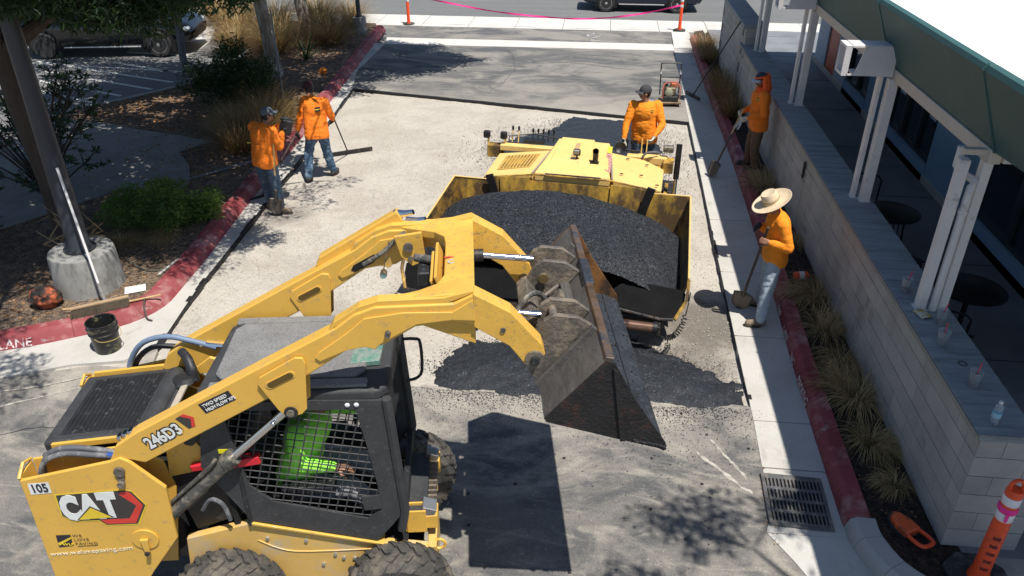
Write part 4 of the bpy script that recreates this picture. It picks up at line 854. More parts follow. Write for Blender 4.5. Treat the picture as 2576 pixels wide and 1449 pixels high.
dec([(-3.795, 1.035), (-3.69, 1.09), (-3.69, 1.075), (-3.79, 1.01)], M_lyel, 2)
text('WLP', 'lettering', .032, M_lyel, sk, side(-3.765, 1.008, yd-.004, 0), sx=1.2)
for s_, z_ in (('WE', 1.083), ('LOVE', 1.043), ('PAVING', 1.003)): text(s_, 'lettering', .036, M_lblack, sk, side(-3.68, z_+.003, yd-.002, .0), sx=1.15, ext=.0005, off=-.0006, space=1.1)
dec([(-3.67, .995), (-3.53, .996), (-3.53, .992), (-3.67, .991)], M_lblack, 0)
text('www.welovepaving.com', 'lettering', .056, mat('decal_white_faded', (.72, .66, .48), .5), sk, side(-3.88, .905, yd-.002, .055), sx=1.08)
am = math.atan2(.47-0, .86)
av = Vector((-2.19+3.05, 2.47-1.99)).normalized(); ang = math.atan2(av.y, av.x)
o = text('246D3', 'lettering', .125, M_ldark, sk, side(-2.965, 1.862, -.6865, ang), off=.013, sx=.82)
o = text('246D3', 'lettering', .125, M_lwhite, sk, side(-2.965, 1.862, -.6885, ang), off=.003, sx=.82)
q_ = Vector((-av.y, av.x))
def along(u, v): p = Vector((-2.965, 1.862))+av*u+q_*v; return (p.x, p.y)
def dec2(poly, m, k): return part('decal', MB().plate([along(*p) for p in poly], -.6852-.0011*(k+1), -.6852-.0011*k), m, smooth=False)
dec2([(.30, .11), (.37, .115), (.41, .06), (.37, -.005), (.32, 0)], M_ldark, 0)
dec2([(.34, .112), (.37, .115), (.41, .06), (.37, -.005), (.345, 0), (.385, .06)], M_lred, 1)
dec2([(.50, .125), (.735, .115), (.73, .03), (.495, .04)], M_lblack, 0)
text('TWO SPEED', 'lettering', .036, M_lwhite, sk, side(*along(.515, .085), -.688, ang-.03), sx=.95)
text('HIGH FLOW XPS', 'lettering', .036, M_lwhite, sk, side(*along(.515, .048), -.688, ang-.03), sx=.84)
# faded emblem on the cross tube
mt = Matrix.Translation((-.97, -.22, 2.945)) @ Matrix.Rotation(pi/2, 4, 'Z') @ Matrix.Rotation(R(8), 4, 'X')
mt = Matrix.Translation((-.98, -.30, 2.953)) @ Matrix.Rotation(R(-6), 4, 'Y') 
text('CAT', 'lettering', .075, M_lgrey, sk, Matrix.Translation((-.965, -.22, 2.949)) @ Matrix.Rotation(R(-4), 4, 'Y'), off=.003, sx=.8)
part('decal', MB().box((-.925, -.135, 2.952), (.13, .012, .003)), M_lred, smooth=False)
# ---------------------------------------------------------------- asphalt paver (local frame: y backwards, x to the camera's right)
PA = R(-6.5)
pv = empty('asphalt_paver', (-.33, 10.62, -.05), PA, 'yellow asphalt paver with its hopper heaped full of black asphalt', 'paver')
def pw(p): return Matrix.Rotation(PA, 3, 'Z') @ Vector(p)+Vector((-.33, 10.62, -.05))
M_py = mat('paver_yellow', (.80, .55, .19), .45, var=.06, scale=2, bump=.05, bscale=30, dirt=.15, dcol=(.60, .40, .16), dscale=9, drough=.7)
M_pyd = mat('paver_yellow_stained', (.60, .36, .05), .5, var=.1, scale=3, bump=.15, bscale=30, dirt=.68, dcol=(.10, .058, .022), dscale=2.2, stretch=(1, 1, .5), drough=.8)
M_phop = mat('hopper_inside', (.30, .17, .03), .55, var=.25, scale=2.2, bump=.15, dirt=.75, dcol=(.025, .018, .012), dscale=1.6, stretch=(1, 1, 2.2))
M_pblk = mat('paver_black', (.012, .012, .013), .45, var=.3, bump=.1, dirt=.08, dcol=(.06, .05, .04), dscale=9)
M_tar = mat('tarry_steel', (.02, .019, .018), .5, var=.4, bump=.4, bscale=40, dirt=.35, dcol=(.10, .07, .05), dscale=6)
def pp(name, mb, m, par=None, **k): return mb.build(name, m, par or pv, **k)
Z = .05   # everything is measured from z=0; root sits on the lowered base
def quad(P, t=.014):
    a, b, c, d = [Vector(p)+Vector((0, 0, Z)) for p in P]; n_ = (b-a).cross(d-a).normalized()*t
    m_ = MB(); m_.add([a, b, c, d, a+n_, b+n_, c+n_, d+n_], [(3, 2, 1, 0), (4, 5, 6, 7), (0, 1, 5, 4), (1, 2, 6, 5), (2, 3, 7, 6), (3, 0, 4, 7)]); return m_
for s, nm in ((1, 'hopper_wing'), (-1, 'hopper_wing')):
    pp(nm, quad([(s*1.73, 0, .95), (s*1.79, -2.03, .74), (s*1.72, -2.0, .28), (s*1.55, -.03, .30)]), M_phop, smooth=False, bevel=.003)
    pp('wing_rear_panel', quad([(s*1.73, .0, .95), (s*1.18, .04, .93), (s*1.10, -.02, .30), (s*1.55, -.03, .30)]), M_pyd, smooth=False, bevel=.003)
    pp('wing_rear_inner', quad([(s*1.05, .05, .99), (s*.60, .06, 1.0), (s*.58, -.04, .3), (s*1.0, -.03, .3)]), M_pyd, smooth=False, bevel=.003)
    pp('wing_rubber_flap', MB().box((s*1.12, -.03, .80+Z), (.12, .03, .5), Matrix.Rotation(s*R(16), 3, 'Y')), M_pblk, smooth=False, bevel=.006)
    pp('wing_rim', MB().tube([(s*1.735, .0, .955+Z), (s*1.795, -2.03, .745+Z)], .012, 6), M_py)
    pp('wing_rim', MB().tube([(s*1.735, .0, .955+Z), (s*1.18, .04, .935+Z)], .010, 6), M_py)
pp('hopper_bulkhead', quad([(-1.2, .075, .95), (1.2, .075, .95), (1.1, .0, .3), (-1.1, .0, .3)]), M_pyd, smooth=False)
pp('bulkhead_rim', MB().tube([(-1.30, .09, .93+Z), (-.56, .10, 1.045+Z), (.60, .10, 1.045+Z), (1.32, .09, .93+Z)], .014, 6), M_pyd)
pp('hopper_floor', MB().box((0, -1.0, .25+Z), (3.3, 2.0, .03)), M_tar, smooth=False)
# front flaps, bumper and push rollers
for s in (1, -1):
    ix = .86 if s > 0 else -.10
    fl = [(s*1.78, -2.10, .57), (s*1.77, -2.2, .50), (s*1.66, -2.42, .40), (s*1.50, -2.44, .40), (s*(ix+.09), -2.42, .45), (s*ix, -2.36, .51), (s*ix, -2.25, .56), (s*(ix+.20), -2.03, .645), (s*1.72, -2.07, .60)]
    m_ = MB(); V_ = [Vector(p)+Vector((0, 0, Z)) for p in fl]; n9 = len(V_); V_ += [v+Vector((0, -.012, -.012)) for v in V_[:]]
    m_.add(V_, [tuple(range(n9)), tuple(reversed(range(n9, 2*n9)))]+[((i+1) % n9, i, n9+i, n9+(i+1) % n9) for i in range(n9)])
    pp('hopper_flap', m_, mat('rubber_flap', (.006, .006, .0065), .85, spec=.15, var=.3, bump=.1), smooth=False)
    pp('flap_edge_bracket', MB().tube([(s*1.80, -2.05, .74+Z), (s*1.80, -2.22, .56+Z), (s*1.68, -2.46, .41+Z)], .022, 6), M_pyd)
    pp('flap_bottom_bar', MB().tube([(s*1.66, -2.45, .40+Z), (s*1.50, -2.47, .40+Z), (s*.98, -2.45, .47+Z), (s*.90, -2.40, .52+Z)], .02, 8), M_tar)
    for q in range(4): pp('bolt', MB().tube([(s*(1.02+q*.14), -2.47, .475+Z-q*.018), (s*(1.02+q*.14), -2.485, .475+Z-q*.018)], .012, 6), M_tar)
    pp('push_roller', MB().tube([(s*.62, -2.56, .33+Z), (s*1.44, -2.56, .33+Z)], .062, 18), mat('bronze_roller', (.22, .13, .09), .3, metal=.7, var=.3, scale=8, dirt=.3, dcol=(.03, .02, .02), dscale=6))
    pp('roller_cap', MB().tube([(s*1.44, -2.56, .33+Z), (s*1.49, -2.56, .33+Z)], .075, 14), M_pblk)
    pp('roller_arm', MB().box((s*1.5, -2.46, .30+Z), (.05, .26, .12)), M_tar, smooth=False, bevel=.01)
pp('front_bumper', MB().box((0, -2.36, .30+Z), (3.1, .12, .16)), M_tar, smooth=False, bevel=.02)
# coiled cable on the right
ck = [(1.80+.10*math.sin(t*.9), -2.20-.33*t, .52-.32*t+.0) for t in np.linspace(0, 1, 5)]
pts = []
P0, P1_, P2_ = Vector((1.83, -2.2, .66)), Vector((1.80, -2.62, .12)), Vector((1.52, -2.66, .30))
for i in range(240):
    t = i/239; c_ = P0.lerp(P1_, t).lerp(P1_.lerp(P2_, t), t); a = t*2*pi*20; r_ = .030 if .25 < t < .9 else .0
    d = ((P1_-P0)*(1-t)+(P2_-P1_)*t).normalized(); u_ = d.orthogonal().normalized(); w_ = d.cross(u_)
    pts.append(c_+(u_*cos(a)+w_*sin(a))*r_+Vector((0, 0, Z)))
pp('coiled_cable', MB().tube(pts, .007, 5), M_pblk)
# body, decks, hood
pp('machine_body', MB().prism([(-1.28, .13), (1.28, .13), (1.28, 1.25), (-1.28, 1.25)], .25+Z, .90+Z), M_pyd, smooth=False, bevel=.01)
ld = MB(); ld.add([(-1.31, .13, .945+Z), (-.57, .13, 1.05+Z), (-.45, 1.06, 1.08+Z), (-1.29, 1.04, .97+Z), (-1.31, .13, .90+Z), (-.57, .13, .90+Z), (-.45, 1.06, .90+Z), (-1.29, 1.04, .90+Z)], [(0, 1, 2, 3), (0, 4, 5, 1), (1, 5, 6, 2), (2, 6, 7, 3), (3, 7, 4, 0), (7, 6, 5, 4)])
pp('left_deck', ld, M_py, smooth=False, bevel=.012)
rd = MB(); rd.add([(.62, .13, 1.05+Z), (1.32, .13, .945+Z), (1.31, .93, .96+Z), (1.0, 1.16, 1.0+Z), (.48, 1.16, 1.08+Z), (.62, .13, .90+Z), (1.32, .13, .90+Z), (1.31, .93, .90+Z), (1.0, 1.16, .90+Z), (.48, 1.16, .90+Z)], [(0, 1, 2, 3, 4), (0, 5, 6, 1), (1, 6, 7, 2), (2, 7, 8, 3), (3, 8, 9, 4), (4, 9, 5, 0), (9, 8, 7, 6, 5)])
pp('right_deck', rd, M_py, smooth=False, bevel=.012)
hd2 = MB(); hd2.add([(-.55, .14, 1.06+Z), (.58, .14, 1.06+Z), (.50, .42, 1.16+Z), (.44, 1.20, 1.22+Z), (-.36, 1.20, 1.24+Z), (-.44, .42, 1.17+Z), (-.55, .14, .92+Z), (.58, .14, .92+Z), (.50, 1.20, .92+Z), (-.42, 1.20, .92+Z)],
    [(0, 1, 2, 5), (5, 2, 3, 4), (0, 6, 7, 1), (1, 7, 8, 3, 2), (3, 8, 9, 4), (4, 9, 6, 0, 5)])
pp('engine_hood', hd2, M_py, smooth=False, bevel=.02)
pp('hood_raised_lid', MB().add([(-.35, .44, 1.19+Z), (.22, .44, 1.185+Z), (.20, 1.17, 1.265+Z), (-.30, 1.17, 1.275+Z), (-.37, .40, 1.15+Z), (.25, .40, 1.15+Z), (.23, 1.19, 1.2+Z), (-.33, 1.19, 1.21+Z)], [(0, 1, 2, 3), (0, 4, 5, 1), (1, 5, 6, 2), (2, 6, 7, 3), (3, 7, 4, 0)]), M_py, smooth=False, bevel=.012)
for xa, xb in (((-.575, .12), (-.44, 1.12)), ((.61, .12), (.47, 1.18))):
    pp('hood_gap_strip', MB().tube([(xa[0], xa[1], 1.052+Z), (xb[0], xb[1], 1.09+Z)], .014, 6), mat('grey_strip', (.32, .28, .25), .6))
pp('hood_front_bar', MB().tube([(-.38, .115, 1.065+Z), (.44, .115, 1.065+Z)], .012, 6), M_tar)
pp('hood_stain_panel', MB().add([(-.07, .55, 1.2035+Z), (0, .55, 1.203+Z), (.02, 1.0, 1.2535+Z), (-.05, 1.0, 1.254+Z)], [(0, 1, 2, 3)]), mat('tan_tape', (.45, .30, .14), .6), smooth=False)
# grille on the left deck
gr = pp('grille', MB().add([(-1.16, .32, .978+Z), (-.66, .38, 1.045+Z), (-.60, .92, 1.067+Z), (-1.14, .9, .995+Z)], [(0, 1, 2, 3)]), mat('grille_yellow', (.52, .33, .08), .5, bump=.1), smooth=False)
for k in range(9):
    t = (k+.5)/9; a = Vector((-1.13, .36, .988+Z)).lerp(Vector((-.68, .42, 1.048+Z)), t); b = Vector((-1.11, .86, 1.0+Z)).lerp(Vector((-.63, .88, 1.064+Z)), t)
    pp('grille_bar', MB().tube([a, b], .008, 4), M_pyd, gr)
for x, y in ((1.0, .45), (1.05, .9), (.75, 1.0), (.72, .35), (1.25, .2)): pp('deck_latch', MB().box((x, y, .99+Z+(1.32-x)*.13), (.05, .02, .012)), M_tar)
# exhaust, work lamp, sticker
pp('exhaust_pipe', MB().tube([(.31, .46, 1.13+Z), (.31, .47, 1.27+Z), (.31, .46, 1.32+Z), (.315, .42, 1.36+Z)], [.042, .042, .044, .046], 16, cap=False), M_tar)
pp('exhaust_flange', MB().box((.30, .46, 1.165+Z), (.13, .10, .012)), M_tar)
lp = pp('work_lamp', MB().box((.03, .47, 1.30+Z), (.11, .07, .10), Matrix.Rotation(R(25), 3, 'X')), M_pblk, bevel=.02)
pp('lamp_lens', MB().box((.03, .435, 1.315+Z), (.08, .02, .07), Matrix.Rotation(R(25), 3, 'X')), mat('lamp_glass', (.35, .37, .4), .15), lp)
pp('lamp_stalk', MB().tube([(.03, .48, 1.18+Z), (.03, .48, 1.28+Z)], .015, 6), M_pblk)
st = pp('warning_sticker', MB().add([(.48, .30, 1.125+Z), (.56, .26, 1.105+Z), (.515, .80, 1.19+Z), (.44, .80, 1.20+Z)], [(0, 1, 2, 3)]), mat('red_white_sticker', (.62, .25, .22), .5, var=.9, scale=28), smooth=False)
pp('sticker_top', MB().add([(.44, .82, 1.2+Z), (.515, .82, 1.192+Z), (.50, 1.05, 1.215+Z), (.435, 1.05, 1.222+Z)], [(0, 1, 2, 3)]), mat('yellow_sticker', (.72, .58, .05), .5), smooth=False)
# rear consoles and levers
pp('rear_crossmember', MB().box((-.85, 1.28, 1.0+Z), (.95, .14, .09)), M_py, smooth=False, bevel=.01)
pp('left_console', MB().box((-1.42, 1.32, .92+Z), (.25, .18, .2)), M_pyd, smooth=False, bevel=.015)
pp('right_console', MB().box((1.02, 1.32, .96+Z), (.62, .16, .12)), M_py, smooth=False, bevel=.015)
pp('right_console_end', MB().box((1.36, 1.22, .92+Z), (.16, .26, .18)), M_pyd, smooth=False, bevel=.015)
pp('left_display', MB().box((-.80, 1.42, 1.08+Z), (.34, .14, .05)), M_pblk, bevel=.01)
pp('left_rail', MB().tube([(-1.2, 1.35, 1.0+Z), (-1.2, 1.35, 1.16+Z), (-.8, 1.48, 1.18+Z), (-.4, 1.45, 1.14+Z)], .012, 6), M_pblk)
for x, y, m_ in [(-1.16, 1.38, M_py), (-1.06, 1.38, M_py)]+[(-.85+.085*k, 1.5, M_pblk) for k in range(5)]:
    h_ = .2 if m_ is M_py else .14
    pp('lever', MB().tube([(x, y, 1.05+Z), (x+.01, y+.02, 1.05+h_+Z)], .009, 6), m_); pp('lever_knob', MB().lathe([(.005, 0), (.018, .03), (.02, .07), (.012, .085)], (x+.01, y+.02, 1.05+h_-.02+Z), 8), M_pblk)
for x, y, m_ in [(.92, 1.42, M_py), (1.0, 1.42, M_py)]+[(.62+.07*k, 1.46, M_pblk) for k in range(4)]:
    h_ = .24 if m_ is M_py else .14
    pp('lever', MB().tube([(x, y, 1.0+Z), (x, y+.02, 1.0+h_+Z)], .010, 6), m_)
    if m_ is M_pblk: pp('lever_knob', MB().lathe([(.005, 0), (.02, .03), (.022, .07), (.012, .085)], (x, y+.02, 1.12+Z), 8), M_pblk)
pp('horn', MB().lathe([(.03, 0), (.05, .03), (.09, .06), (.085, .062), (.03, .03), (0, .03)], (.60, 1.36, 1.10+Z), 18, Matrix.Rotation(R(70), 3, 'X')), M_pblk)
pp('control_bar', MB().tube([(.45, 1.36, 1.08+Z), (.9, 1.36, 1.06+Z)], .016, 6), M_pblk)
for x_ in (-1.56, -1.28): pp('side_lamp', MB().box((x_, 1.30, 1.18+Z), (.11, .09, .12)), M_pblk, bevel=.025); pp('lamp_post', MB().box((x_+.02, 1.32, 1.06+Z), (.03, .03, .16)), M_py)
pp('side_lamp', MB().box((1.34, 1.36, 1.14+Z), (.16, .12, .10)), M_hyd, bevel=.02)
pp('grade_cylinder', MB().tube([(1.50, 1.2, .25+Z), (1.50, 1.3, .7+Z)], .028, 12), M_chrome); pp('grade_cylinder_barrel', MB().tube([(1.50, 1.3, .68+Z), (1.50, 1.38, 1.22+Z)], .045, 12), M_pblk)
pp('hydraulic_hose', MB().tube(jit([(.95, 1.2, 1.0+Z), (1.0, 1.18, 1.1+Z), (1.12, 1.22, 1.12+Z), (1.2, 1.3, 1.08+Z)], 4), .02, 8), M_hose)
# tracks, screed and rear step
for s in (1, -1):
    tr = MB(); pr = [(cos(a)*.25+(1.1 if cos(a) > 0 else .35), .27+sin(a)*.25) for a in np.linspace(-pi/2, 3*pi/2, 25)[:-1]]
    V_ = [(s*.95, y, z) for y, z in pr]+[(s*1.22, y, z) for y, z in pr]; n9 = len(pr)
    tr.add(V_, [tuple(range(n9)), tuple(reversed(range(n9, 2*n9)))]+[((i+1) % n9, i, n9+i, n9+(i+1) % n9) for i in range(n9)]); pp('track', tr, M_tyre, smooth=False)
pp('tow_arm', MB().box((1.36, .9, .34+Z), (.06, 1.7, .16)), M_pyd, smooth=False, bevel=.01)
pp('tow_arm', MB().box((-1.36, .9, .34+Z), (.06, 1.7, .16)), M_pyd, smooth=False, bevel=.01)
pp('screed', MB().box((0, 1.75, .20+Z), (3.0, .5, .34)), M_tar, smooth=False, bevel=.02)
pp('screed_step', MB().box((.4, 2.05, .14+Z), (1.8, .3, .04)), M_tar, smooth=False)

# ---------------------------------------------------------------- loose asphalt
M_mix = groundmat('hot_mix_asphalt', [((.019, .022, .028),), ((.030, .034, .041), 40, .4, .62, (1, 1, 1), .9, 0), ((.013, .0145, .018), 15, .5, .64, (1, 1, 1), .5, 0)], rough=.42, bumps=((60, .5), (130, .8)), stones=(95, .5), sparkle=(95, .975, (.11, .125, .14)))
nd = M_mix.node_tree.nodes['Principled BSDF']; nd.inputs['Specular IOR Level'].default_value = .5
hm = MB(); nx, ny = 190, 130; V = []; F = []
for j in range(ny+1):
    for i in range(nx+1):
        x = -1.72+3.42*i/nx; y = -2.12+2.10*j/ny
        e = (x+.18)/1.55; z = 1.07-.34*abs(e)**2.0-.20*max(0, -(y+.65)/1.35)**1.3-.30*max(0, (y+.60)/.55)**1.6
        z += .12*math.exp(-((x-1.05)**2/.30+(y+1.75)**2/.30))+.022*fbm(x*3, y*3)+.005*noise.noise(Vector((x*22, y*22, 0)))+.004*noise.noise(Vector((x*60, y*60, 1)))
        zm = .62+.3*((y+2.06)/2.06); z = z-.10*max(0, abs(x)-1.45)*3
        V.append((x, y, z+Z))
for j in range(ny):
    for i in range(nx): a = j*(nx+1)+i; F.append((a, a+1, a+nx+2, a+nx+1))
V += [(-1.5, -2.0, .3), (1.5, -2.0, .3), (1.5, -.05, .3), (-1.5, -.05, .3)]
heap = hm.add(V, F).build('asphalt_heap', M_mix, ang=180); heap.location = pv.location; heap.rotation_euler = (0, 0, PA)
HV = [v for v in V[:-4]]; HR_ = random.Random(8); HB = MB()
for _ in range(24000):
    v = HV[HR_.randrange(len(HV))]; s_ = HR_.uniform(.003, .0075); q = Matrix.Rotation(HR_.random()*6, 3, 'Z') @ Matrix.Rotation(HR_.random()*3, 3, 'X')
    HB.add([q @ Vector(p)*s_+Vector((v[0]+HR_.uniform(-.01, .01), v[1]+HR_.uniform(-.01, .01), v[2]+.002)) for p in ((1, 0, 0), (-1, 0, 0), (0, 1, 0), (0, -1, 0), (0, 0, 1), (0, 0, -1))], [(0, 2, 4), (2, 1, 4), (1, 3, 4), (3, 0, 4), (2, 0, 5), (1, 2, 5), (3, 1, 5), (0, 3, 5)])
ho = HB.build('asphalt_stones', M_mix, heap, smooth=False); ho['kind'] = 'stuff'
tag(heap, 'black heap of hot asphalt mix filling the paver hopper', 'asphalt heap')
def pile(name, outline, hmax, label, seed, res=.035, edgew=.5):
    xs = [p[0] for p in outline]; ys__ = [p[1] for p in outline]; x0, x1, y0, y1 = min(xs)-.1, max(xs)+.1, min(ys__)-.1, max(ys__)+.1
    P = [Vector(p) for p in outline]
    def dist(x, y):
        p = Vector((x, y)); d = 1e9
        for i in range(len(P)):
            a, b = P[i], P[(i+1) % len(P)]; ab = b-a; t = max(0, min(1, (p-a).dot(ab)/ab.length_squared)); d = min(d, (p-a-ab*t).length)
        return d if inside((x, y), outline) else -d
    nx, ny = int((x1-x0)/res), int((y1-y0)/res); V = []; idx = {}; F = []
    for j in range(ny+1):
        for i in range(nx+1):
            x, y = x0+i*res, y0+j*res; d = dist(x, y)+.07+.13*fbm(x*2+seed, y*2)+.06*fbm(x*9+seed, y*9)
            z = hmax*min(1, max(0, d)/edgew)**.7+.012*fbm(x*4, y*4, seed)+.006*noise.noise(Vector((x*25, y*25, seed))) if d > 0 else -.12
            V.append((x, y, z-.045))
            idx[i, j] = d
    for j in range(ny):
        for i in range(nx):
            if max(idx[i, j], idx[i+1, j], idx[i, j+1], idx[i+1, j+1]) > 0: a = j*(nx+1)+i; F.append((a, a+1, a+nx+2, a+nx+1))
    o = MB().add(V, F).build(name, M_mix, ang=180); tag(o, label, 'asphalt pile'); return dist
dA = pile('asphalt_pile', [(-1.72, 7.05), (-1.70, 7.35), (-1.35, 7.8), (-.8, 7.95), (0, 7.9), (.6, 8.1), (1.0, 7.85), (1.4, 7.55), (1.8, 7.25), (1.82, 6.95), (1.2, 6.82), (.4, 6.78), (-.4, 6.86), (-1.0, 6.86), (-1.45, 6.86)], .10, 'low black asphalt pile spread on the ground in front of the paver', 3.)
dB = pile('asphalt_pile', [(-1.9, 14.6), (-1.5, 15.5), (-.9, 15.9), (-.45, 16.85), (.95, 16.65), (1.15, 16.1), (1.25, 14.5), (1.0, 13.0), (-.6, 12.9), (-1.5, 13.9)], .07, 'thin black asphalt spread on the base behind the paver', 9., res=.05, edgew=.6)
# crumbs of asphalt round the piles and the lot
cr = MB(); rr = random.Random(11)
def crumb(x, y, s_, z=0.):
    rot = Matrix.Rotation(rr.random()*6, 3, 'Z'); V_ = [rot @ Vector(v) for v in ((s_, 0, 0), (-s_*.8, 0, 0), (0, s_*.9, 0), (0, -s_*.8, 0), (0, 0, s_*.8), (0, 0, -s_*.5))]
    cr.add([v+Vector((x, y, z+s_*.3)) for v in V_], [(0, 2, 4), (2, 1, 4), (1, 3, 4), (3, 0, 4), (2, 0, 5), (1, 2, 5), (3, 1, 5), (0, 3, 5)])
n_ = 0
while n_ < 9000:
    x, y = rr.uniform(-2.6, 2.2), rr.uniform(5.6, 8.6); d = dA(x, y)
    if d < .05 and rr.random() < math.exp(d*(6 if y < 7 else 9)): crumb(x, y, rr.uniform(.003, .010), 0 if y < 6.9 else -.05); n_ += 1
for _ in range(300):
    x, y = rr.gauss(1.0, .45), rr.gauss(6.3, .5); crumb(x, y, rr.uniform(.003, .010)) if y < 6.8 else None
for _ in range(130):
    x, y = rr.uniform(-1.2, 1.8), rr.uniform(3.9, 6.8); crumb(x, y, rr.choice((.004, .005, .006, .008, .012, .022)))
n_ = 0
while n_ < 4200:
    x, y = rr.uniform(-3, 1.9), rr.uniform(12.6, 16.8); d = dB(x, y)
    if d < .05 and rr.random() < math.exp(d*3.5): crumb(x, y, rr.uniform(.005, .014), -.05); n_ += 1
o = cr.build('asphalt_crumbs', M_mix, smooth=False); tag(o, kind='stuff')
# pale gravel on the base
cr = MB()
for _ in range(9000):
    x = rr.uniform(-5.3, 1.85); y = 7.2+9*rr.random()**1.5; crumb(x, y, rr.uniform(.005, .013), -.058)
for _ in range(300):
    x = rr.uniform(-1.2, 1.7); y = rr.uniform(3.9, 7); crumb(x, y, rr.uniform(.003, .008), 0)
o = cr.build('loose_gravel', mat('pale_gravel', (.46, .42, .37), .9, var=.35, scale=25, world=True), smooth=False); tag(o, kind='stuff')
# ---------------------------------------------------------------- people
def capsule(mb, a, b, ra, rb, n=12):
    a, b = Vector(a), Vector(b); d = b-a; L_ = d.length
    if L_ < 1e-5: return mb.ball(a, ra, 6)
    t = d/L_; pts = []; rs = []
    for k in range(5): an = pi/2*(1-k/4); pts.append(a-t*ra*sin(an)); rs.append(max(ra*cos(an), ra*.03))
    for k in range(5): an = pi/2*(k/4); pts.append(b+t*rb*sin(an)); rs.append(max(rb*cos(an), rb*.03))
    return mb.tube(pts, rs, n)
def fuse(name, mb, m, parent, vox=.01, smooth=3, fold=0., fscale=9., zsq=1., trim=None, cloth=None):
    me = mb.mesh('tmp', m); o = bpy.data.objects.new('tmp', me); C.objects.link(o)
    r_ = o.modifiers.new('r', 'REMESH'); r_.mode = 'VOXEL'; r_.voxel_size = vox
    s_ = o.modifiers.new('s', 'SMOOTH'); s_.factor = .5; s_.iterations = smooth
    bpy.context.view_layer.update(); me2 = bpy.data.meshes.new_from_object(o.evaluated_get(bpy.context.evaluated_depsgraph_get()))
    C.objects.unlink(o); bpy.data.objects.remove(o); bpy.data.meshes.remove(me)
    if fold:
        n = len(me2.vertices); co = np.empty(n*3); no = np.empty(n*3); me2.vertices.foreach_get('co', co); me2.vertices.foreach_get('normal', no)
        co = co.reshape(-1, 3); no = no.reshape(-1, 3)
        for i in range(n):
            p = co[i]; q = Vector((p[0]*fscale, p[1]*fscale, p[2]*fscale*zsq)); v = noise.noise(q)
            v2 = noise.noise(q*2.3+Vector((5, 5, 5))); amp = fold*((1-abs(v)*2.2)*.7+v2*.5); co[i] = p+no[i]*amp
        me2.vertices.foreach_set('co', co.ravel())
    me2.materials.clear(); me2.materials.append(m); me2.shade_smooth(); me2.name = name; me2.update()
    return link(name, me2, parent)
def cloth(name, col, **k): return mat(name, col, .85, var=.10, scale=7, bump=.25, bscale=18, **k)
M_skin = mat('skin_brown', (.30, .15, .09), .55, var=.08, scale=20); M_skin2 = mat('skin_tan', (.40, .22, .14), .55, var=.08, scale=20)
M_orange = cloth('orange_shirt', (.90, .215, .012)); M_orange2 = cloth('orange_shirt_yellowed', (.92, .28, .012)); M_lime = cloth('lime_shirt', (.36, .95, .10))
M_denim = cloth('dark_denim', (.05, .085, .13), dirt=.3, dcol=(.14, .18, .22), dscale=6); M_denim2 = cloth('blue_denim', (.06, .12, .20), dirt=.35, dcol=(.2, .3, .4), dscale=7)
M_pale = cloth('pale_jeans', (.36, .43, .50), dirt=.2, dcol=(.5, .55, .6)); M_brownp = cloth('brown_trousers', (.14, .085, .05)); M_greyp = cloth('grey_trousers', (.24, .24, .25))
M_boot = mat('suede_boot', (.22, .17, .12), .85, var=.2, bump=.3); M_bootd = mat('dark_boot', (.05, .04, .035), .7, bump=.3); M_sole = mat('boot_sole', (.05, .045, .04), .9)
M_glovew = mat('pale_work_glove', (.62, .60, .52), .85, dirt=.35, dcol=(.3, .28, .22), dscale=20, bump=.2); M_gloveb = mat('black_glove', (.012, .012, .014), .7, bump=.2)
M_cap_ = mat('charcoal_cap', (.045, .045, .052), .85, bump=.1); M_hair = mat('black_hair', (.01, .009, .008), .6, bump=.4, bscale=200)
M_straw = mat('straw', (.70, .56, .38), .8, var=.12, scale=20, bump=.35, bscale=160); M_band = mat('straw_band', (.30, .22, .12), .8, var=.4, scale=60)
M_eye = mat('eye_dark', (.02, .015, .012), .2); M_black = mat('matt_black', (.015, .015, .016), .6)
def hand_prims(mb, w_, d, nrm, curl, g=0., left=True, spread=.0):
    """palm and five fingers; d = direction the hand points, nrm = palm normal (fingers curl to it)"""
    d = Vector(d).normalized(); nrm = Vector(nrm); nrm = (nrm-d*nrm.dot(d)).normalized(); s_ = d.cross(nrm)*(1 if left else -1)
    w_ = Vector(w_)
    capsule(mb, w_-d*.02, w_+d*.02, .026+g, .028+g, 8)
    for k in (-1, 0, 1): capsule(mb, w_+d*.015+s_*k*.018, w_+d*.085+s_*k*.026, .017+g, .014+g, 8)
    L4 = [.070, .080, .074, .056]
    for k in range(4):
        b_ = w_+d*.09+s_*(.030-.020*k); dirn = (d+s_*(.12-.08*k)*(1+spread)).normalized(); L_ = L4[k]; seg = [L_*.48, L_*.30, L_*.26]; p = b_; a_ = 0
        for j, sl_ in enumerate(seg):
            a_ += curl*(.8 if j == 0 else 1.0); v = (dirn*cos(a_)+nrm*sin(a_)); q = p+v*sl_; capsule(mb, p, q, .0095+g-.0008*j, .0088+g-.0008*j, 8); p = q
    tb = w_+d*.03+s_*.030; p = tb; v = (d*.55+s_*.75+nrm*.25).normalized()
    for j, sl_ in enumerate((.038, .030, .024)):
        v = (v+nrm*curl*.35+d*.25-s_*.12*j).normalized(); q = p+v*sl_; capsule(mb, p, q, .0125+g-.001*j, .0115+g-.001*j, 8); p = q
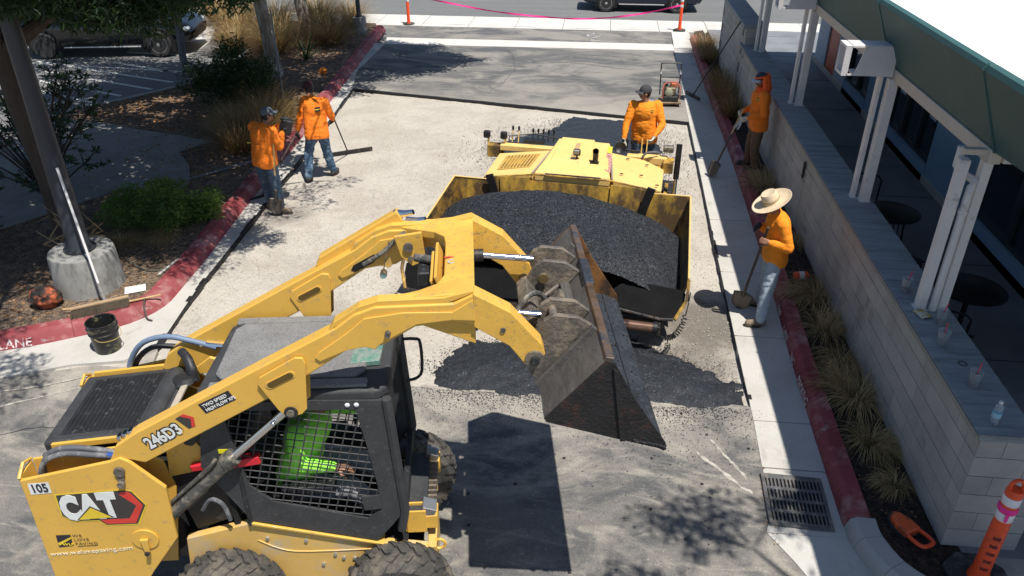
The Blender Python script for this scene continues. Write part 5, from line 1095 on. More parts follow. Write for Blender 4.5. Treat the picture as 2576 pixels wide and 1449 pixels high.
def person(loc, label, J, f, hf, shirt, trousers, boot, skin=M_skin, glove=None, curl=(.5, .5), hn=(None, None), seated=False, toes=None, hatfn=None, hdn=(None, None), build_=1., root_rot=0, hair=True):
    P = empty('person', loc, 0, label, 'person', 'road workers'); o0 = Vector(loc)
    J = {k: Vector(v)-o0 for k, v in J.items()}; f = Vector((*f[:2], 0)).normalized(); lf = Vector((-f.y, f.x, 0)); up = Vector((0, 0, 1)); B = build_
    hf = Vector(hf).normalized(); hl = up.cross(hf).normalized(); hu = hf.cross(hl); HR = Matrix((hf, hl, hu)).transposed()
    hd = J['head']; ch, pe, nk = J['chest'], J['pelvis'], J['neck']
    ax = (ch-pe).normalized(); SR = Matrix((f, lf, ax)).transposed()
    # body: one continuous surface
    mb = MB()
    def H(x, y, z): return hd+HR @ Vector((x, y, z))
    mb.ball(H(-.005, 0, .035), (.092, .074, .085), 10, HR); mb.ball(H(.018, 0, -.03), (.068, .058, .075), 10, HR); mb.ball(H(.045, 0, -.07), (.03, .034, .03), 8, HR)
    capsule(mb, H(.082, 0, .0), H(.102, 0, -.028), .009, .014, 8); capsule(mb, H(.075, -.03, .022), H(.075, .03, .022), .014, .014, 8)
    capsule(mb, H(.078, -.017, -.056), H(.078, .017, -.056), .009, .009, 8)
    for s in (-1, 1): mb.ball(H(-.005, s*.076, -.005), (.022, .010, .032), 6, HR); mb.ball(H(.058, s*.036, -.022), (.022, .018, .02), 6, HR)
    capsule(mb, nk-up*.05, hd-HR @ Vector((.015, 0, .05)), .062, .054, 12)
    mb.ball(ch+ax*.02, (.115*B, .16*B, .20), 10, SR); mb.ball((ch+pe)/2-ax*.02, (.108*B, .142*B, .20), 10, SR); mb.ball(pe+ax*.02, (.115*B, .155*B, .13), 10, SR)
    for s in 'LR':
        sh, el, wr = J['s'+s], J['e'+s], J['w'+s]; hp, kn, an = J['h'+s], J['k'+s], J['a'+s]; sg = 1 if s == 'L' else -1
        capsule(mb, ch+ax*.12+lf*sg*.05, sh, .07, .058); capsule(mb, sh, el, .052*B, .038); capsule(mb, el, wr, .038, .025); 
        dh = hdn[0 if s == 'L' else 1]; dh = Vector(dh) if dh else (wr-el).normalized()
        nn = hn[0 if s == 'L' else 1]; nn = Vector(nn) if nn else -lf*sg+f*.3
        hand_prims(mb, wr, dh, nn, curl[0 if s == 'L' else 1], 0, s == 'L')
        capsule(mb, hp, kn, .082*B, .055); capsule(mb, kn, an, .054, .034)
        td = Vector((toes[0 if s == 'L' else 1])).normalized() if toes else f
        capsule(mb, an+Vector((0, 0, -.02)), an+td*.13+Vector((0, 0, -.045)), .034, .026)
    fuse('body', mb, skin, P, .0085, 3)
    e_ = M_eye
    for s in (-1, 1): MB().ball(H(.0825, s*.031, .0), (.006, .012, .007), 5, HR).build('eye', e_, P)
    if hair:
        m_ = MB(); m_.ball(H(-.018, 0, .032), (.093, .082, .088), 10, HR); m_.ball(H(-.045, 0, -.02), (.055, .07, .06), 8, HR); fuse('hair', m_, M_hair, P, .009, 2)
        m_ = MB(); capsule(m_, H(.083, -.024, -.042), H(.083, .024, -.042), .008, .008); 
        for s in (-1, 1): capsule(m_, H(.083, s*.024, -.043), H(.070, s*.040, -.075), .007, .006)
        fuse('facial_hair', m_, M_hair, P, .006, 1)
    # shirt
    mb = MB()
    mb.ball(ch+ax*.03, (.150*B, .188*B, .20), 10, SR); mb.ball((ch+pe)/2, (.148*B, .176*B, .22), 10, SR)
    hem = pe-ax*.06 if not seated else pe+ax*.02
    for q in (-1, 0, 1): capsule(mb, ch-ax*.02+lf*q*.07, hem+lf*q*.08, .118*B, .132*B, 14)
    capsule(mb, nk-up*.08, nk-up*.035, .092, .075, 14)
    for s in 'LR':
        sh, el, wr = J['s'+s], J['e'+s], J['w'+s]; sg = 1 if s == 'L' else -1
        capsule(mb, ch+ax*.11+lf*sg*.05, sh, .092, .078, 14); capsule(mb, sh, el, .078*B, .060, 14); capsule(mb, el, el.lerp(wr, .55), .062, .054, 14); capsule(mb, el.lerp(wr, .5), el.lerp(wr, .96), .054, .040, 14)
    # flatten the hem: cut below
    sh_o = fuse('shirt', mb, shirt, P, .0115, 4, fold=.0065, fscale=9, zsq=1.9)
    bm = bmesh.new(); bm.from_mesh(sh_o.data)
    if not seated:
        bmesh.ops.bisect_plane(bm, geom=bm.verts[:]+bm.edges[:]+bm.faces[:], plane_co=hem-ax*.055, plane_no=-ax, clear_outer=True)
    bm.to_mesh(sh_o.data); bm.free(); sh_o.data.shade_smooth()
    # trousers
    mb = MB(); mb.ball(pe+ax*.01, (.112*B, .150*B, .12), 10, SR)
    for q in (-1, 1): capsule(mb, pe+ax*.03+lf*q*.05, pe-up*.02+lf*q*.065, .098*B, .102*B, 14)
    for s in 'LR':
        hp, kn, an = J['h'+s], J['k'+s], J['a'+s]
        capsule(mb, hp, kn, .100*B, .078, 14); capsule(mb, kn, kn.lerp(an, .6), .078, .072, 14); capsule(mb, kn.lerp(an, .6), an+Vector((0, 0, .045)), .070, .068, 14)
    fuse('trousers', mb, trousers, P, .0115, 4, fold=.010, fscale=9, zsq=1.5)
    for i, s in enumerate('LR'):
        an = J['a'+s]; td = Vector(toes[i]).normalized() if toes else f; mb = MB()
        gz = an.z-.055
        capsule(mb, an+Vector((0, 0, .08)), an, .056, .052); capsule(mb, an-td*.03+Vector((0, 0, -.012)), an+td*.15+Vector((0, 0, -.022)), .046, .042)
        b_ = fuse('boot', mb, boot, P, .009, 2)
        so_ = MB(); pts = []; q = Vector((-td.y, td.x, 0))
        for k in range(16):
            a_ = 2*pi*k/16; l_ = .155 if cos(a_) > 0 else .065; pts.append(tuple((an+td*(.05+l_*cos(a_))+q*.05*sin(a_))[:2]))
        so_.prism(pts, an.z-.075, an.z-.045); so_.build('sole', M_sole, b_, smooth=False, bevel=.005)
    if glove:
        for i, s in enumerate('LR'):
            gm = glove[i] if isinstance(glove, tuple) else glove
            if gm is None: continue
            sg = 1 if s == 'L' else -1; el, wr = J['e'+s], J['w'+s]; dh = hdn[i]; dh = Vector(dh) if dh else (wr-el).normalized()
            nn = hn[i]; nn = Vector(nn) if nn else -lf*sg+f*.3
            mb = MB(); hand_prims(mb, wr, dh, nn, curl[i], .0042, s == 'L'); capsule(mb, wr-(wr-el).normalized()*.05, wr, .038, .033); fuse('glove', mb, gm, P, .006, 1)
    if hatfn: hatfn(P, hd, HR)
    # dark logo on the shirt
    return P
def logo(P, p, n_, w_=.07, back=False):
    o0 = P.location; n_ = Vector(n_).normalized(); r_ = Vector((0, 0, 1)).cross(n_).normalized(); u_ = n_.cross(r_); p = Vector(p)-o0
    mb = MB(); ny = 6
    def strip(x0, x1, y0, y1, sk_=0):
        V_ = [p+r_*(x0)+u_*y0, p+r_*x1+u_*(y0+sk_), p+r_*x1+u_*(y1+sk_), p+r_*x0+u_*y1]; V_ += [v-n_*.02 for v in V_]
        mb.add(V_, [(0, 1, 2, 3), (0, 3, 7, 4), (1, 0, 4, 5), (2, 1, 5, 6), (3, 2, 6, 7)])
    strip(-w_/2, w_/2, .008, w_*.42, .01); strip(-w_/2, w_/2, -w_*.42, -.012, .01)
    mb.build('shirt_logo', M_lblack, P, smooth=False)
    mb = MB(); 
    V_ = [p-r_*w_/2+u_*-.012, p+r_*w_/2+u_*-.002, p+r_*w_/2+u_*.018, p-r_*w_/2+u_*.008]; V_ += [v-n_*.02 for v in V_]; mb.add(V_, [(0, 1, 2, 3), (1, 0, 4, 5), (3, 2, 6, 7)]); mb.build('logo_stripe', M_lyel, P, smooth=False)
def cap_hat(m=M_cap_, brimm=None):
    def fn(P, hd, HR):
        mb = MB(); pr = [(.096*cos(a), .090*sin(a)) for a in np.linspace(0, pi/2, 7)]; pr = [(r_, z) for r_, z in pr]; pr = [(.098, -.015)]+pr
        pr[-1] = (0.0005, pr[-1][1])
        T = HR @ Matrix.Diagonal((1.08, .92, 1.05)); c0 = hd+HR @ Vector((-.008, 0, .048)); mb.lathe(pr, c0, 20, T); c_ = mb.build('cap', m, P, weld=True)
        mb = MB(); V_ = []; n = 9
        for k in range(n):
            a = R(-62+124*k/(n-1)); 
            for r_, dz in ((.094, 0), (.165 if abs(a) < .6 else .165-.06*(abs(a)-.6), -.012-.018*(abs(a)**2))):
                V_.append(hd+HR @ Vector((-.008+r_*cos(a)*1.06, r_*sin(a)*.92, .036+dz)))
        V_ += [v+HR @ Vector((0, 0, -.006)) for v in V_[:]]; n2 = 2*n
        F_ = [(2*k, 2*k+1, 2*k+3, 2*k+2) for k in range(n-1)]+[(n2+2*k+2, n2+2*k+3, n2+2*k+1, n2+2*k) for k in range(n-1)]+[(2*k+1, n2+2*k+1, n2+2*k+3, 2*k+3) for k in range(n-1)]
        mb.add(V_, F_); mb.build('cap_brim', brimm or m, c_)
    return fn
def straw_hat(P, hd, HR):
    c0 = hd+HR @ Vector((-.01, 0, .035)); mb = MB()
    V_ = [(.098, -.006), (.16, -.012), (.212, -.006), (.236, .006), (.242, .012), (.236, .014), (.208, .002), (.17, -.004), (.104, .004), (.102, .05), (.098, .105), (.085, .128), (.05, .122), (.0005, .112)]
    mb.lathe(V_, c0, 40, HR); h_ = mb.build('straw_hat', M_straw, P)
    for zz in (.022, .036): mb = MB(); mb.lathe([(.1035, zz), (.107, zz+.004), (.1045, zz+.009)], c0, 32, HR); mb.build('hat_band', M_band, h_)
# 1: worker drinking from a black jug, left
def jt(o, dx=0, dy=0, dz=0): return {k: (v[0]+dx, v[1]+dy, v[2]+dz) for k, v in o.items()}
J1 = dict(head=(-5.13, 11.53, 1.555), neck=(-5.20, 11.5, 1.41), chest=(-5.25, 11.48, 1.21), pelvis=(-5.27, 11.46, .85), sL=(-5.41, 11.56, 1.34), sR=(-5.06, 11.42, 1.32), eL=(-5.28, 11.78, 1.16), eR=(-4.97, 11.42, 1.07), wL=(-5.02, 11.76, 1.34), wR=(-4.96, 11.58, 1.27),
          hL=(-5.36, 11.48, .82), hR=(-5.18, 11.42, .82), kL=(-5.35, 11.50, .43), kR=(-5.10, 11.36, .44), aL=(-5.32, 11.52, .022), aR=(-5.09, 11.36, .022))
p1 = person((-5.22, 11.45, -.055), 'orange-shirted worker in a grey cap raising a black jug to his mouth', J1, (.5, .86), (.86, .45, .16), M_orange, M_denim, M_boot, glove=(M_gloveb, M_gloveb), curl=(.7, .7), hn=((-.3, 0, -.4), (.2, .6, 0)), toes=((.9, .2, 0), (1, -.05, 0)), hatfn=cap_hat(mat('grey_cap', (.10, .11, .125), .85)), build_=1.18, hdn=((.5, -.4, .4), (.1, .5, .7)))
logo(p1, (-5.41, 11.285, 1.17), (-.35, -1, 0), .07)
jg = empty('drinking_jug', (-4.94, 11.68, 1.22), .4, 'square black water jug held up by the worker in the grey cap', 'jug')
MB().box((0.02, 0, .10), (.17, .17, .25), Matrix.Rotation(R(18), 3, 'Y')).build('jug_body', M_black, jg, bevel=.03, seg=3); MB().tube([(.06, 0, .22), (-.05, 0, .25)], .035, 12).build('spout', M_black, jg)
MB().tube([(-.06, -.09, .2), (-.09, -.12, .12), (-.06, -.09, .04)], .012, 8).build('handle', M_black, jg)
# 2: worker walking with lute
J2 = dict(head=(-5.01, 13.08, 1.53), neck=(-4.95, 12.99, 1.42), chest=(-4.88, 12.90, 1.22), pelvis=(-4.86, 12.82, .85), sL=(-5.06, 12.98, 1.36), sR=(-4.70, 12.94, 1.36), eL=(-5.15, 12.86, 1.07), eR=(-4.62, 12.98, 1.10), wL=(-5.22, 12.86, .84), wR=(-4.66, 13.16, .98),
          hL=(-4.96, 12.84, .83), hR=(-4.77, 12.84, .83), kL=(-5.06, 12.82, .43), kR=(-4.77, 12.96, .44), aL=(-5.07, 12.70, .022), aR=(-4.73, 13.06, .022))
p2 = person((-4.9, 12.88, -.055), 'orange-shirted worker seen from behind in blue jeans, walking with a long rake', J2, (-.25, .97), (-.75, .6, -.3), M_orange, M_denim2, M_bootd, glove=M_gloveb, curl=(.5, .9), toes=((-.1, 1, 0), (.15, 1, 0)), hatfn=cap_hat(mat('maroon_cap', (.06, .015, .02), .85)), build_=1.02)
logo(p2, (-4.77, 12.755, 1.27), (.15, -1, .1), .09)
# 3: paver operator
J3 = dict(head=(.80, 13.16, 1.62), neck=(.82, 13.18, 1.47), chest=(.83, 13.2, 1.26), pelvis=(.85, 13.2, .88), sL=(1.03, 13.2, 1.40), sR=(.63, 13.22, 1.39), eL=(1.13, 13.08, 1.11), eR=(.53, 13.12, 1.10), wL=(1.01, 12.93, .95), wR=(.50, 12.98, .88),
          hL=(.95, 13.2, .86), hR=(.75, 13.2, .86), kL=(.96, 13.17, .45), kR=(.74, 13.17, .45), aL=(.97, 13.2, .022), aR=(.73, 13.2, .022))
p3 = person((.84, 13.2, -.055), 'orange-shirted operator in a charcoal cap standing behind the paver with white gloves', J3, (-.25, -.97), (-.97, -.2, .02), M_orange2, M_denim, M_boot, skin=M_skin2, glove=M_glovew, curl=(.55, .3), toes=((0, -1, 0), (-.2, -1, 0)), hatfn=cap_hat(), build_=1.16)
logo(p3, (.93, 13.035, 1.34), (-.05, -1, .1), .045)
# 4: worker by the wall with orange hood
J4 = dict(head=(2.79, 13.80, 1.72), neck=(2.82, 13.80, 1.57), chest=(2.84, 13.8, 1.36), pelvis=(2.86, 13.8, .98), sL=(2.84, 13.60, 1.50), sR=(2.84, 14.0, 1.50), eL=(2.88, 13.54, 1.20), eR=(2.80, 14.04, 1.20), wL=(2.62, 13.57, 1.12), wR=(2.56, 13.82, 1.16),
          hL=(2.86, 13.70, .96), hR=(2.86, 13.90, .96), kL=(2.84, 13.68, .56), kR=(2.80, 13.92, .56), aL=(2.88, 13.66, .205), aR=(2.80, 13.92, .205))
p4 = person((2.85, 13.8, .13), 'worker in an orange shirt and orange hood leaning on a shovel by the block wall', J4, (-1, -.12), (-.95, -.2, -.2), M_orange, M_brownp, M_bootd, glove=M_glovew, curl=(.7, .6), toes=((-1, -.1, 0), (-1, 0, 0)), build_=1.12, hatfn=cap_hat(mat('dark_blue_cap', (.03, .045, .07), .8), mat('white_brim', (.5, .52, .55), .7)))
logo(p4, (2.745, 13.585, 1.44), (-.6, -.8, .1), .05)
mb = MB(); hd = Vector(J4['head'])-Vector((2.85, 13.8, .13))
mb.tube([hd+Vector((.01+.108*cos(a), .100*sin(a), .075+.035*cos(a))) for a in np.linspace(0, 2*pi, 25)], .017, 8); mb.build('hood_band', cloth('bright_orange_hood', (.92, .13, .02)), p4)
mb = MB(); 
for k in range(7):
    a = R(-78+k*26.); capsule(mb, hd+Vector((.10*cos(a)*1.0+.02, .10*sin(a), .06)), hd+Vector((.11*cos(a)+.05, .115*sin(a), -.14)), .03, .042)
capsule(mb, hd+Vector((.10, -.04, -.1)), hd+Vector((.17, -.06, -.30)), .06, .03); capsule(mb, hd+Vector((.10, .05, -.08)), hd+Vector((.12, .04, -.24)), .06, .04); capsule(mb, hd+Vector((-.03, -.09, -.12)), hd+Vector((.08, -.09, -.2)), .04, .05)
fuse('orange_hood', mb, MATS['bright_orange_hood'], p4, .011, 3, fold=.008, fscale=14)
# 5: straw hat worker
J5 = dict(head=(2.14, 8.82, 1.585), neck=(2.21, 8.83, 1.475), chest=(2.26, 8.84, 1.27), pelvis=(2.29, 8.86, .92), sL=(2.27, 8.66, 1.40), sR=(2.24, 9.02, 1.40), eL=(2.37, 8.60, 1.12), eR=(2.20, 9.06, 1.14), wL=(2.15, 8.62, 1.17), wR=(2.05, 8.86, 1.28),
          hL=(2.29, 8.77, .90), hR=(2.29, 8.95, .90), kL=(2.24, 8.70, .48), kR=(2.28, 9.02, .48), aL=(2.20, 8.60, .08), aR=(2.26, 9.10, .08))
p5 = person((2.24, 8.85, .0), 'orange-shirted worker in a wide straw hat and pale jeans leaning on a shovel', J5, (-1, -.15), (-.85, -.1, -.5), M_orange2, M_pale, M_boot, glove=(None, M_gloveb), curl=(.8, .8), toes=((-1, -.1, 0), (-.9, .2, 0)), hatfn=straw_hat, build_=.98, hn=((.2, .6, -.2), (0, -.5, 0)))
# 6: loader operator (seated, lime shirt)
J6 = dict(head=(-1.93, -.13, 1.80), neck=(-2.0, -.13, 1.69), chest=(-2.08, -.15, 1.50), pelvis=(-2.20, -.15, 1.14), sL=(-1.99, .05, 1.62), sR=(-2.09, -.33, 1.64), eL=(-1.88, .14, 1.52), eR=(-2.12, -.385, 1.40), wL=(-1.70, .10, 1.52), wR=(-1.86, -.39, 1.37),
          hL=(-2.18, -.02, 1.08), hR=(-2.18, -.27, 1.08), kL=(-1.78, .02, 1.08), kR=(-1.78, -.31, 1.09), aL=(-1.56, .04, .84), aR=(-1.56, -.30, .84))
J6 = {k: tuple(lm(v)) for k, v in J6.items()}
fw = (cos(HD), sin(HD))
p6 = person(tuple(lm((-2.1, -.1, 1.0))), 'loader operator in a lime green shirt seated inside the black cab', J6, fw, (cos(HD), sin(HD), -.25), M_lime, M_greyp, M_bootd, glove=None, curl=(.5, .35), seated=True, build_=1.15, hatfn=cap_hat(M_black), hn=((0, 0, -1), (0, 0, -1)))
# tools in hand
M_wood = mat('ash_handle', (.50, .33, .16), .6, var=.15, scale=6, stretch=(1, 1, .2)); M_toolm = mat('tool_steel', (.11, .10, .09), .5, metal=.5, dirt=.4, dcol=(.15, .11, .08), dscale=10); M_dk = mat('dark_handle', (.06, .045, .035), .6, var=.2)
def shovel(top, blade, label, hm=M_wood, face=(0, -1, 0), cat='shovel', w_=.125, L_=.28, half=None):
    top, blade = Vector(top), Vector(blade); d = (blade-top).normalized(); s_ = empty(cat, tuple(blade), 0, label, cat); q = Vector(face); q = (q-d*q.dot(d)).normalized(); r_ = d.cross(q)
    T = top-blade; b0 = -d*L_
    if half: MB().tube([T, T.lerp(b0, half)], .017, 10).build('handle', hm, s_); MB().tube([T.lerp(b0, half), b0*1.0], .019, 10).build('socket', M_toolm, s_)
    else: MB().tube([T, b0*.95], .017, 10).build('handle', hm, s_); MB().tube([b0*1.5, b0*.8], [.018, .024], 10).build('socket', M_toolm, s_)
    V_ = []; n = 7; m = 8
    for i in range(m):
        t = i/(m-1); wd = w_*(1-.1*t if t < .6 else .94*(1-((t-.6)/.4)**2*.92))
        for k in range(n):
            u = -1+2*k/(n-1); V_.append(b0*(1-t)+r_*wd*u-q*(.035*(1-u*u)*(1-t*.5))+q*.02)
    F_ = [(i*n+k, i*n+k+1, (i+1)*n+k+1, (i+1)*n+k) for i in range(m-1) for k in range(n-1)]
    mb = MB().add(V_, F_); o = mb.build('blade', M_toolm, s_); sd = o.modifiers.new('thick', 'SOLIDIFY'); sd.thickness = .004
    return s_
shovel((2.10, 8.64, 1.36), (1.99, 8.98, .03), 'round-point shovel with dark handle held by the worker in the straw hat', M_dk, (-.3, -1, .3))
shovel((2.54, 13.66, 1.24), (2.12, 13.55, .03), 'shovel with a wooden handle held by the worker in the orange hood', M_wood, (-.7, -.5, .4), half=.45)
shovel((-5.05, 11.38, 1.15), (-5.13, 11.25, -.04), 'shovel with a pale wooden handle standing by the boots of the jug drinker', mat('pale_handle', (.62, .40, .14), .6), (0, -1, .2))
def lute(top, head, hdir, L_, label, cat='rake', m=M_dk, hm=M_tar):
    top, head = Vector(top), Vector(head); s_ = empty(cat, tuple(head), 0, label, cat); T = top-head; h = Vector(hdir).normalized()
    MB().tube([T, Vector((0, 0, .02))], .014, 8).build('handle', m, s_)
    a = math.atan2(h.y, h.x); MB().box((0, 0, .03), (L_, .03, .075), a).build('rake_head', hm, s_, bevel=.006); MB().box((0, 0, .05), (.12, .06, .03), a).build('bracket', hm, s_, bevel=.004)
    return s_
lute((-4.66, 13.2, 1.0), (-4.78, 14.15, -.04), (.85, .52, 0), .98, 'long black asphalt rake trailing from the worker in blue jeans')
lute((-5.2, 12.85, .86), (-5.63, 11.80, -.03), (.6, .75, 0), .45, 'black asphalt rake lying against the gutter between the two left workers')
lute((3.09, 18.45, 1.78), (2.24, 18.55, .02), (.45, -1, 0), .62, 'black asphalt rake leaning against the far end of the block wall', m=M_black)
# loose glove bundle held by p4
mb = MB(); hand_prims(mb, (2.53, 13.62, 1.06), (-.2, -.1, -1), (-1, 0, 0), .15, .003, True, 2.); hand_prims(mb, (2.50, 13.66, 1.05), (-.35, .1, -1), (-1, 0, 0), .2, .003, False, 2.)
g_ = fuse('work_gloves', mb, mat('silver_glove', (.5, .52, .56), .7), None, .006, 1); tag(g_, 'pair of pale empty work gloves held by the worker in the orange hood', 'gloves')
# ---------------------------------------------------------------- vegetation
M_bark = mat('tree_bark', (.20, .165, .13), .9, var=.35, scale=9, bump=.9, bscale=22, stretch=(1, 1, .35), dirt=.4, dcol=(.38, .36, .33), dscale=6)
M_barkd = mat('dark_bark', (.06, .045, .035), .9, var=.3, scale=9, bump=.9, bscale=22, stretch=(1, 1, .35))
def leafmat(name, col, tr=.35, tc=None):
    m = mat(name, col, .5, var=.35, scale=1.7, spec=.4); n = m.node_tree.nodes; l = m.node_tree.links; p = n['Principled BSDF']
    t = n.new('ShaderNodeBsdfTranslucent'); t.inputs[0].default_value = (*tc, 1) if tc else (min(1, col[0]*2.2), min(1, col[1]*2.2), col[2]*.8, 1); x = n.new('ShaderNodeMixShader'); x.inputs[0].default_value = tr
    l.new(p.outputs[0], x.inputs[1]); l.new(t.outputs[0], x.inputs[2]); l.new(x.outputs[0], n['Material Output'].inputs[0]); return m
M_leafd = leafmat('leaf_dark', (.022, .046, .020)); M_leafm = leafmat('leaf_mid', (.040, .080, .024)); M_leafl = leafmat('leaf_light', (.10, .16, .035)); M_leafb = leafmat('leaf_blue_green', (.035, .07, .05), .15)
M_gt = leafmat('grass_tan', (.44, .30, .13), .25, (.55, .36, .14)); M_gg = leafmat('grass_green', (.15, .14, .05), .2, (.2, .18, .06)); M_gb = leafmat('grass_brown', (.24, .145, .07), .2, (.3, .18, .08)); M_gstraw = leafmat('grass_straw', (.60, .45, .22), .2, (.65, .46, .22))
M_litter = mat('dry_leaf', (.22, .12, .06), .8, var=.5, scale=30, world=True); M_litter2 = mat('dry_leaf_orange', (.42, .20, .07), .8, var=.4, scale=30, world=True)
def leaves(mb, c, r_, n, size, asp=.35, rng=random, droop=.3, long=False, shell=.35):
    c = Vector(c)
    for _ in range(n):
        while True:
            v = Vector((rng.uniform(-1, 1), rng.uniform(-1, 1), rng.uniform(-1, 1)))
            if shell < v.length < 1: break
        p = c+Vector((v.x*r_[0], v.y*r_[1], v.z*r_[2])); s_ = size*rng.uniform(.6, 1.25)
        d = Vector((rng.gauss(0, 1), rng.gauss(0, 1), rng.gauss(0, .6)-droop)).normalized(); q = d.cross(Vector((rng.gauss(0, 1), rng.gauss(0, 1), rng.gauss(0, 1)))).normalized()
        mb.cur = rng.choice((0, 0, 1, 1, 2))
        nn = d.cross(q)*s_*.08; mb.add([p, p+d*s_*.45+q*s_*asp*.5+nn, p+d*s_, p+d*s_*.45-q*s_*asp*.5+nn], [(0, 1, 2, 3)])
    mb.cur = 0
def tree(name, loc, trunk, clusters, label, cat='tree', group=None, leaf=.11, asp=.35, mats=None, bark=M_bark, seed=1, droop=.3):
    rng = random.Random(seed); T = empty(name, loc, 0, label, cat, group); o0 = Vector(loc)
    mb = MB(); pts = [Vector(p[:3])-o0 for p in trunk]; rs = [p[3] for p in trunk]
    mb.tube(jit(pts, 4), list(np.interp(np.linspace(0, len(rs)-1, (len(rs)-1)*4+1), range(len(rs)), rs)), 12)
    mb.build('trunk', bark, T)
    top = pts[-1]; br = MB(); cr = MB()
    for c, r_, n, *lk in clusters:
        lf_, as_ = (leaf*1.5, .5) if lk else (leaf, asp)
        c = Vector(c)-o0; st = pts[-1].lerp(pts[-2], rng.random()*.8); mid = st.lerp(c, .5)+Vector((0, 0, .25)); br.tube(jit([st, mid, c], 4), [rs[-1]*.7*(1-.1*k) for k in range(9)], 7)
        # twigs, with leaf tufts along them
        nt_ = max(5, n//90)
        for k in range(nt_):
            v = Vector((rng.gauss(0, 1), rng.gauss(0, 1), rng.gauss(-.05, .8))).normalized(); e = c+Vector((v.x*r_[0], v.y*r_[1], v.z*r_[2]))*rng.uniform(.55, 1.05)
            br.tube([c.lerp(e, .1), c.lerp(e, .6)+Vector((0, 0, .05)), e], [.018, .012, .006], 4)
            leaves(cr, e, (r_[0]*.34, r_[1]*.34, r_[2]*.32), n//nt_, lf_, as_, rng, droop, shell=0.)
    br.build('branch', bark, T)
    cr.build('crown', mats or [M_leafd, M_leafm, M_leafl], T, smooth=False)
    return T
# near tree beside the light pole; its boughs hang into the top-left of the view
cl = [((-5.35, 8.9, 3.88), (.9, .7, .42), 4600), ((-6.3, 9.4, 3.80), (1.1, .9, .40), 3800), ((-6.7, 8.4, 4.05), (.9, .7, .42), 3000), ((-4.7, 9.4, 3.85), (.75, .6, .35), 1700), ((-7.3, 10.4, 3.72), (1.2, .9, .38), 3200), ((-7.9, 9.0, 3.75), (1.0, .9, .45), 3400), ((-4.2, 9.2, 4.1), (.6, .5, .3), 1100),
      ((-5.9, 10.9, 3.75), (1.2, .8, .35), 4200, 1), ((-5.0, 8.6, 4.9), (1.3, 1.0, .8), 2600), ((-7.2, 9.2, 5.3), (1.8, 1.6, .9), 5200, 1), ((-5.6, 8.2, 5.4), (1.8, 1.1, .5), 4200), ((-7.6, 7.6, 5.4), (1.8, 1.3, .6), 6000, 1), ((-4.6, 8.6, 5.6), (1.0, .9, .4), 2600), ((-9.2, 9.0, 5.2), (1.6, 1.5, .7), 4500, 1), ((-9.8, 12.2, 5.0), (1.8, 1.5, .7), 4200, 1), ((-5.7, 12.2, 4.6), (1.5, 1.2, .6), 4200, 1), ((-7.6, 12.2, 4.4), (1.7, 1.4, .7), 5200, 1), ((-6.2, 13.4, 5.2), (1.4, 1.1, .7), 4000, 1), ((-8.9, 11.6, 4.2), (1.5, 1.4, .7), 4600, 1), ((-7.6, 14.0, 5.0), (1.6, 1.2, .6), 4200, 1), ((-4.3, 10.6, 4.7), (1.1, .9, .6), 1300), ((-3.7, 11.2, 5.0), (.9, .8, .5), 420), ((-6.0, 6.2, 5.6), (1.2, 1.0, .6), 1800), ((-5.4, 4.9, 5.2), (1.0, .8, .5), 1100), ((-6.4, 7.4, 5.2), (1.2, .9, .5), 1600)]  # unseen upper clusters added to shade the hanging boughs and the planter
tree('overhanging_tree', (-7.6, 9.55, .1), [(-7.6, 9.55, 0, .17), (-7.65, 9.55, 1.2, .13), (-7.7, 9.5, 2.5, .12), (-7.6, 9.5, 4.2, .10)], cl, 'leafy tree beside the light pole whose boughs hang over the top left corner', group='trees in the left planter', leaf=.13, asp=.22, seed=4, droop=.7, bark=M_barkd, mats=[M_leafd, M_leafd, M_leafm])
# trees in the far planter
tree('pale_trunk_tree', (-8.1, 19.0, .1), [(-8.05, 19.0, 0, .20), (-8.15, 19.05, 1.0, .16), (-8.25, 19.1, 2.4, .15), (-8.0, 19.0, 3.8, .12)],
     [((-6.9, 18.5, 5.2), (1.6, 1.3, .9), 4200), ((-4.6, 18.6, 5.4), (1.5, 1.2, .8), 7500), ((-3.4, 19.3, 5.2), (1.2, .9, .6), 5000), ((-2.6, 19.9, 5.4), (.9, .6, .4), 2200), ((-5.0, 17.2, 4.8), (1.1, 1.0, .6), 2600), ((-8.6, 19.8, 5.3), (1.6, 1.4, 1.0), 1300), ((-3.6, 20.3, 5.8), (1.2, 1.0, .7), 2600), ((-10, 18, 5), (1.4, 1.3, .9), 900), ((-7.2, 16.6, 5.0), (1.8, 1.3, .8), 4600, 1), ((-9.2, 16.6, 4.6), (1.8, 1.4, .8), 4400, 1), ((-10.6, 15.4, 4.4), (1.5, 1.3, .7), 3400, 1), ((-7.9, 17.6, 5.6), (1.8, 1.5, .8), 4000, 1), ((-6.2, 15.2, 5.2), (1.3, 1.0, .6), 3200, 1)], 'tree with a mottled pale trunk, nearest the two workers on the left', group='trees in the left planter', leaf=.15, seed=8)
tree('far_planter_tree', (-8.75, 23.4, .1), [(-8.7, 23.4, 0, .21), (-8.85, 23.4, 1.0, .18), (-9.0, 23.4, 2.4, .16), (-8.8, 23.3, 3.8, .12)],
     [((-7.6, 22.3, 5.3), (1.7, 1.4, 1.0), 3600), ((-5.8, 21.0, 5.6), (1.5, 1.3, .9), 6500), ((-4.4, 20.6, 5.4), (1.3, 1.1, .7), 5000), ((-9.6, 22.8, 4.9), (1.7, 1.4, 1.1), 1100), ((-5.2, 23.0, 5.0), (.9, .6, .5), 400)], 'taller tree with a grey trunk rising from the tan grasses near the street', group='trees in the left planter', leaf=.16, seed=9)
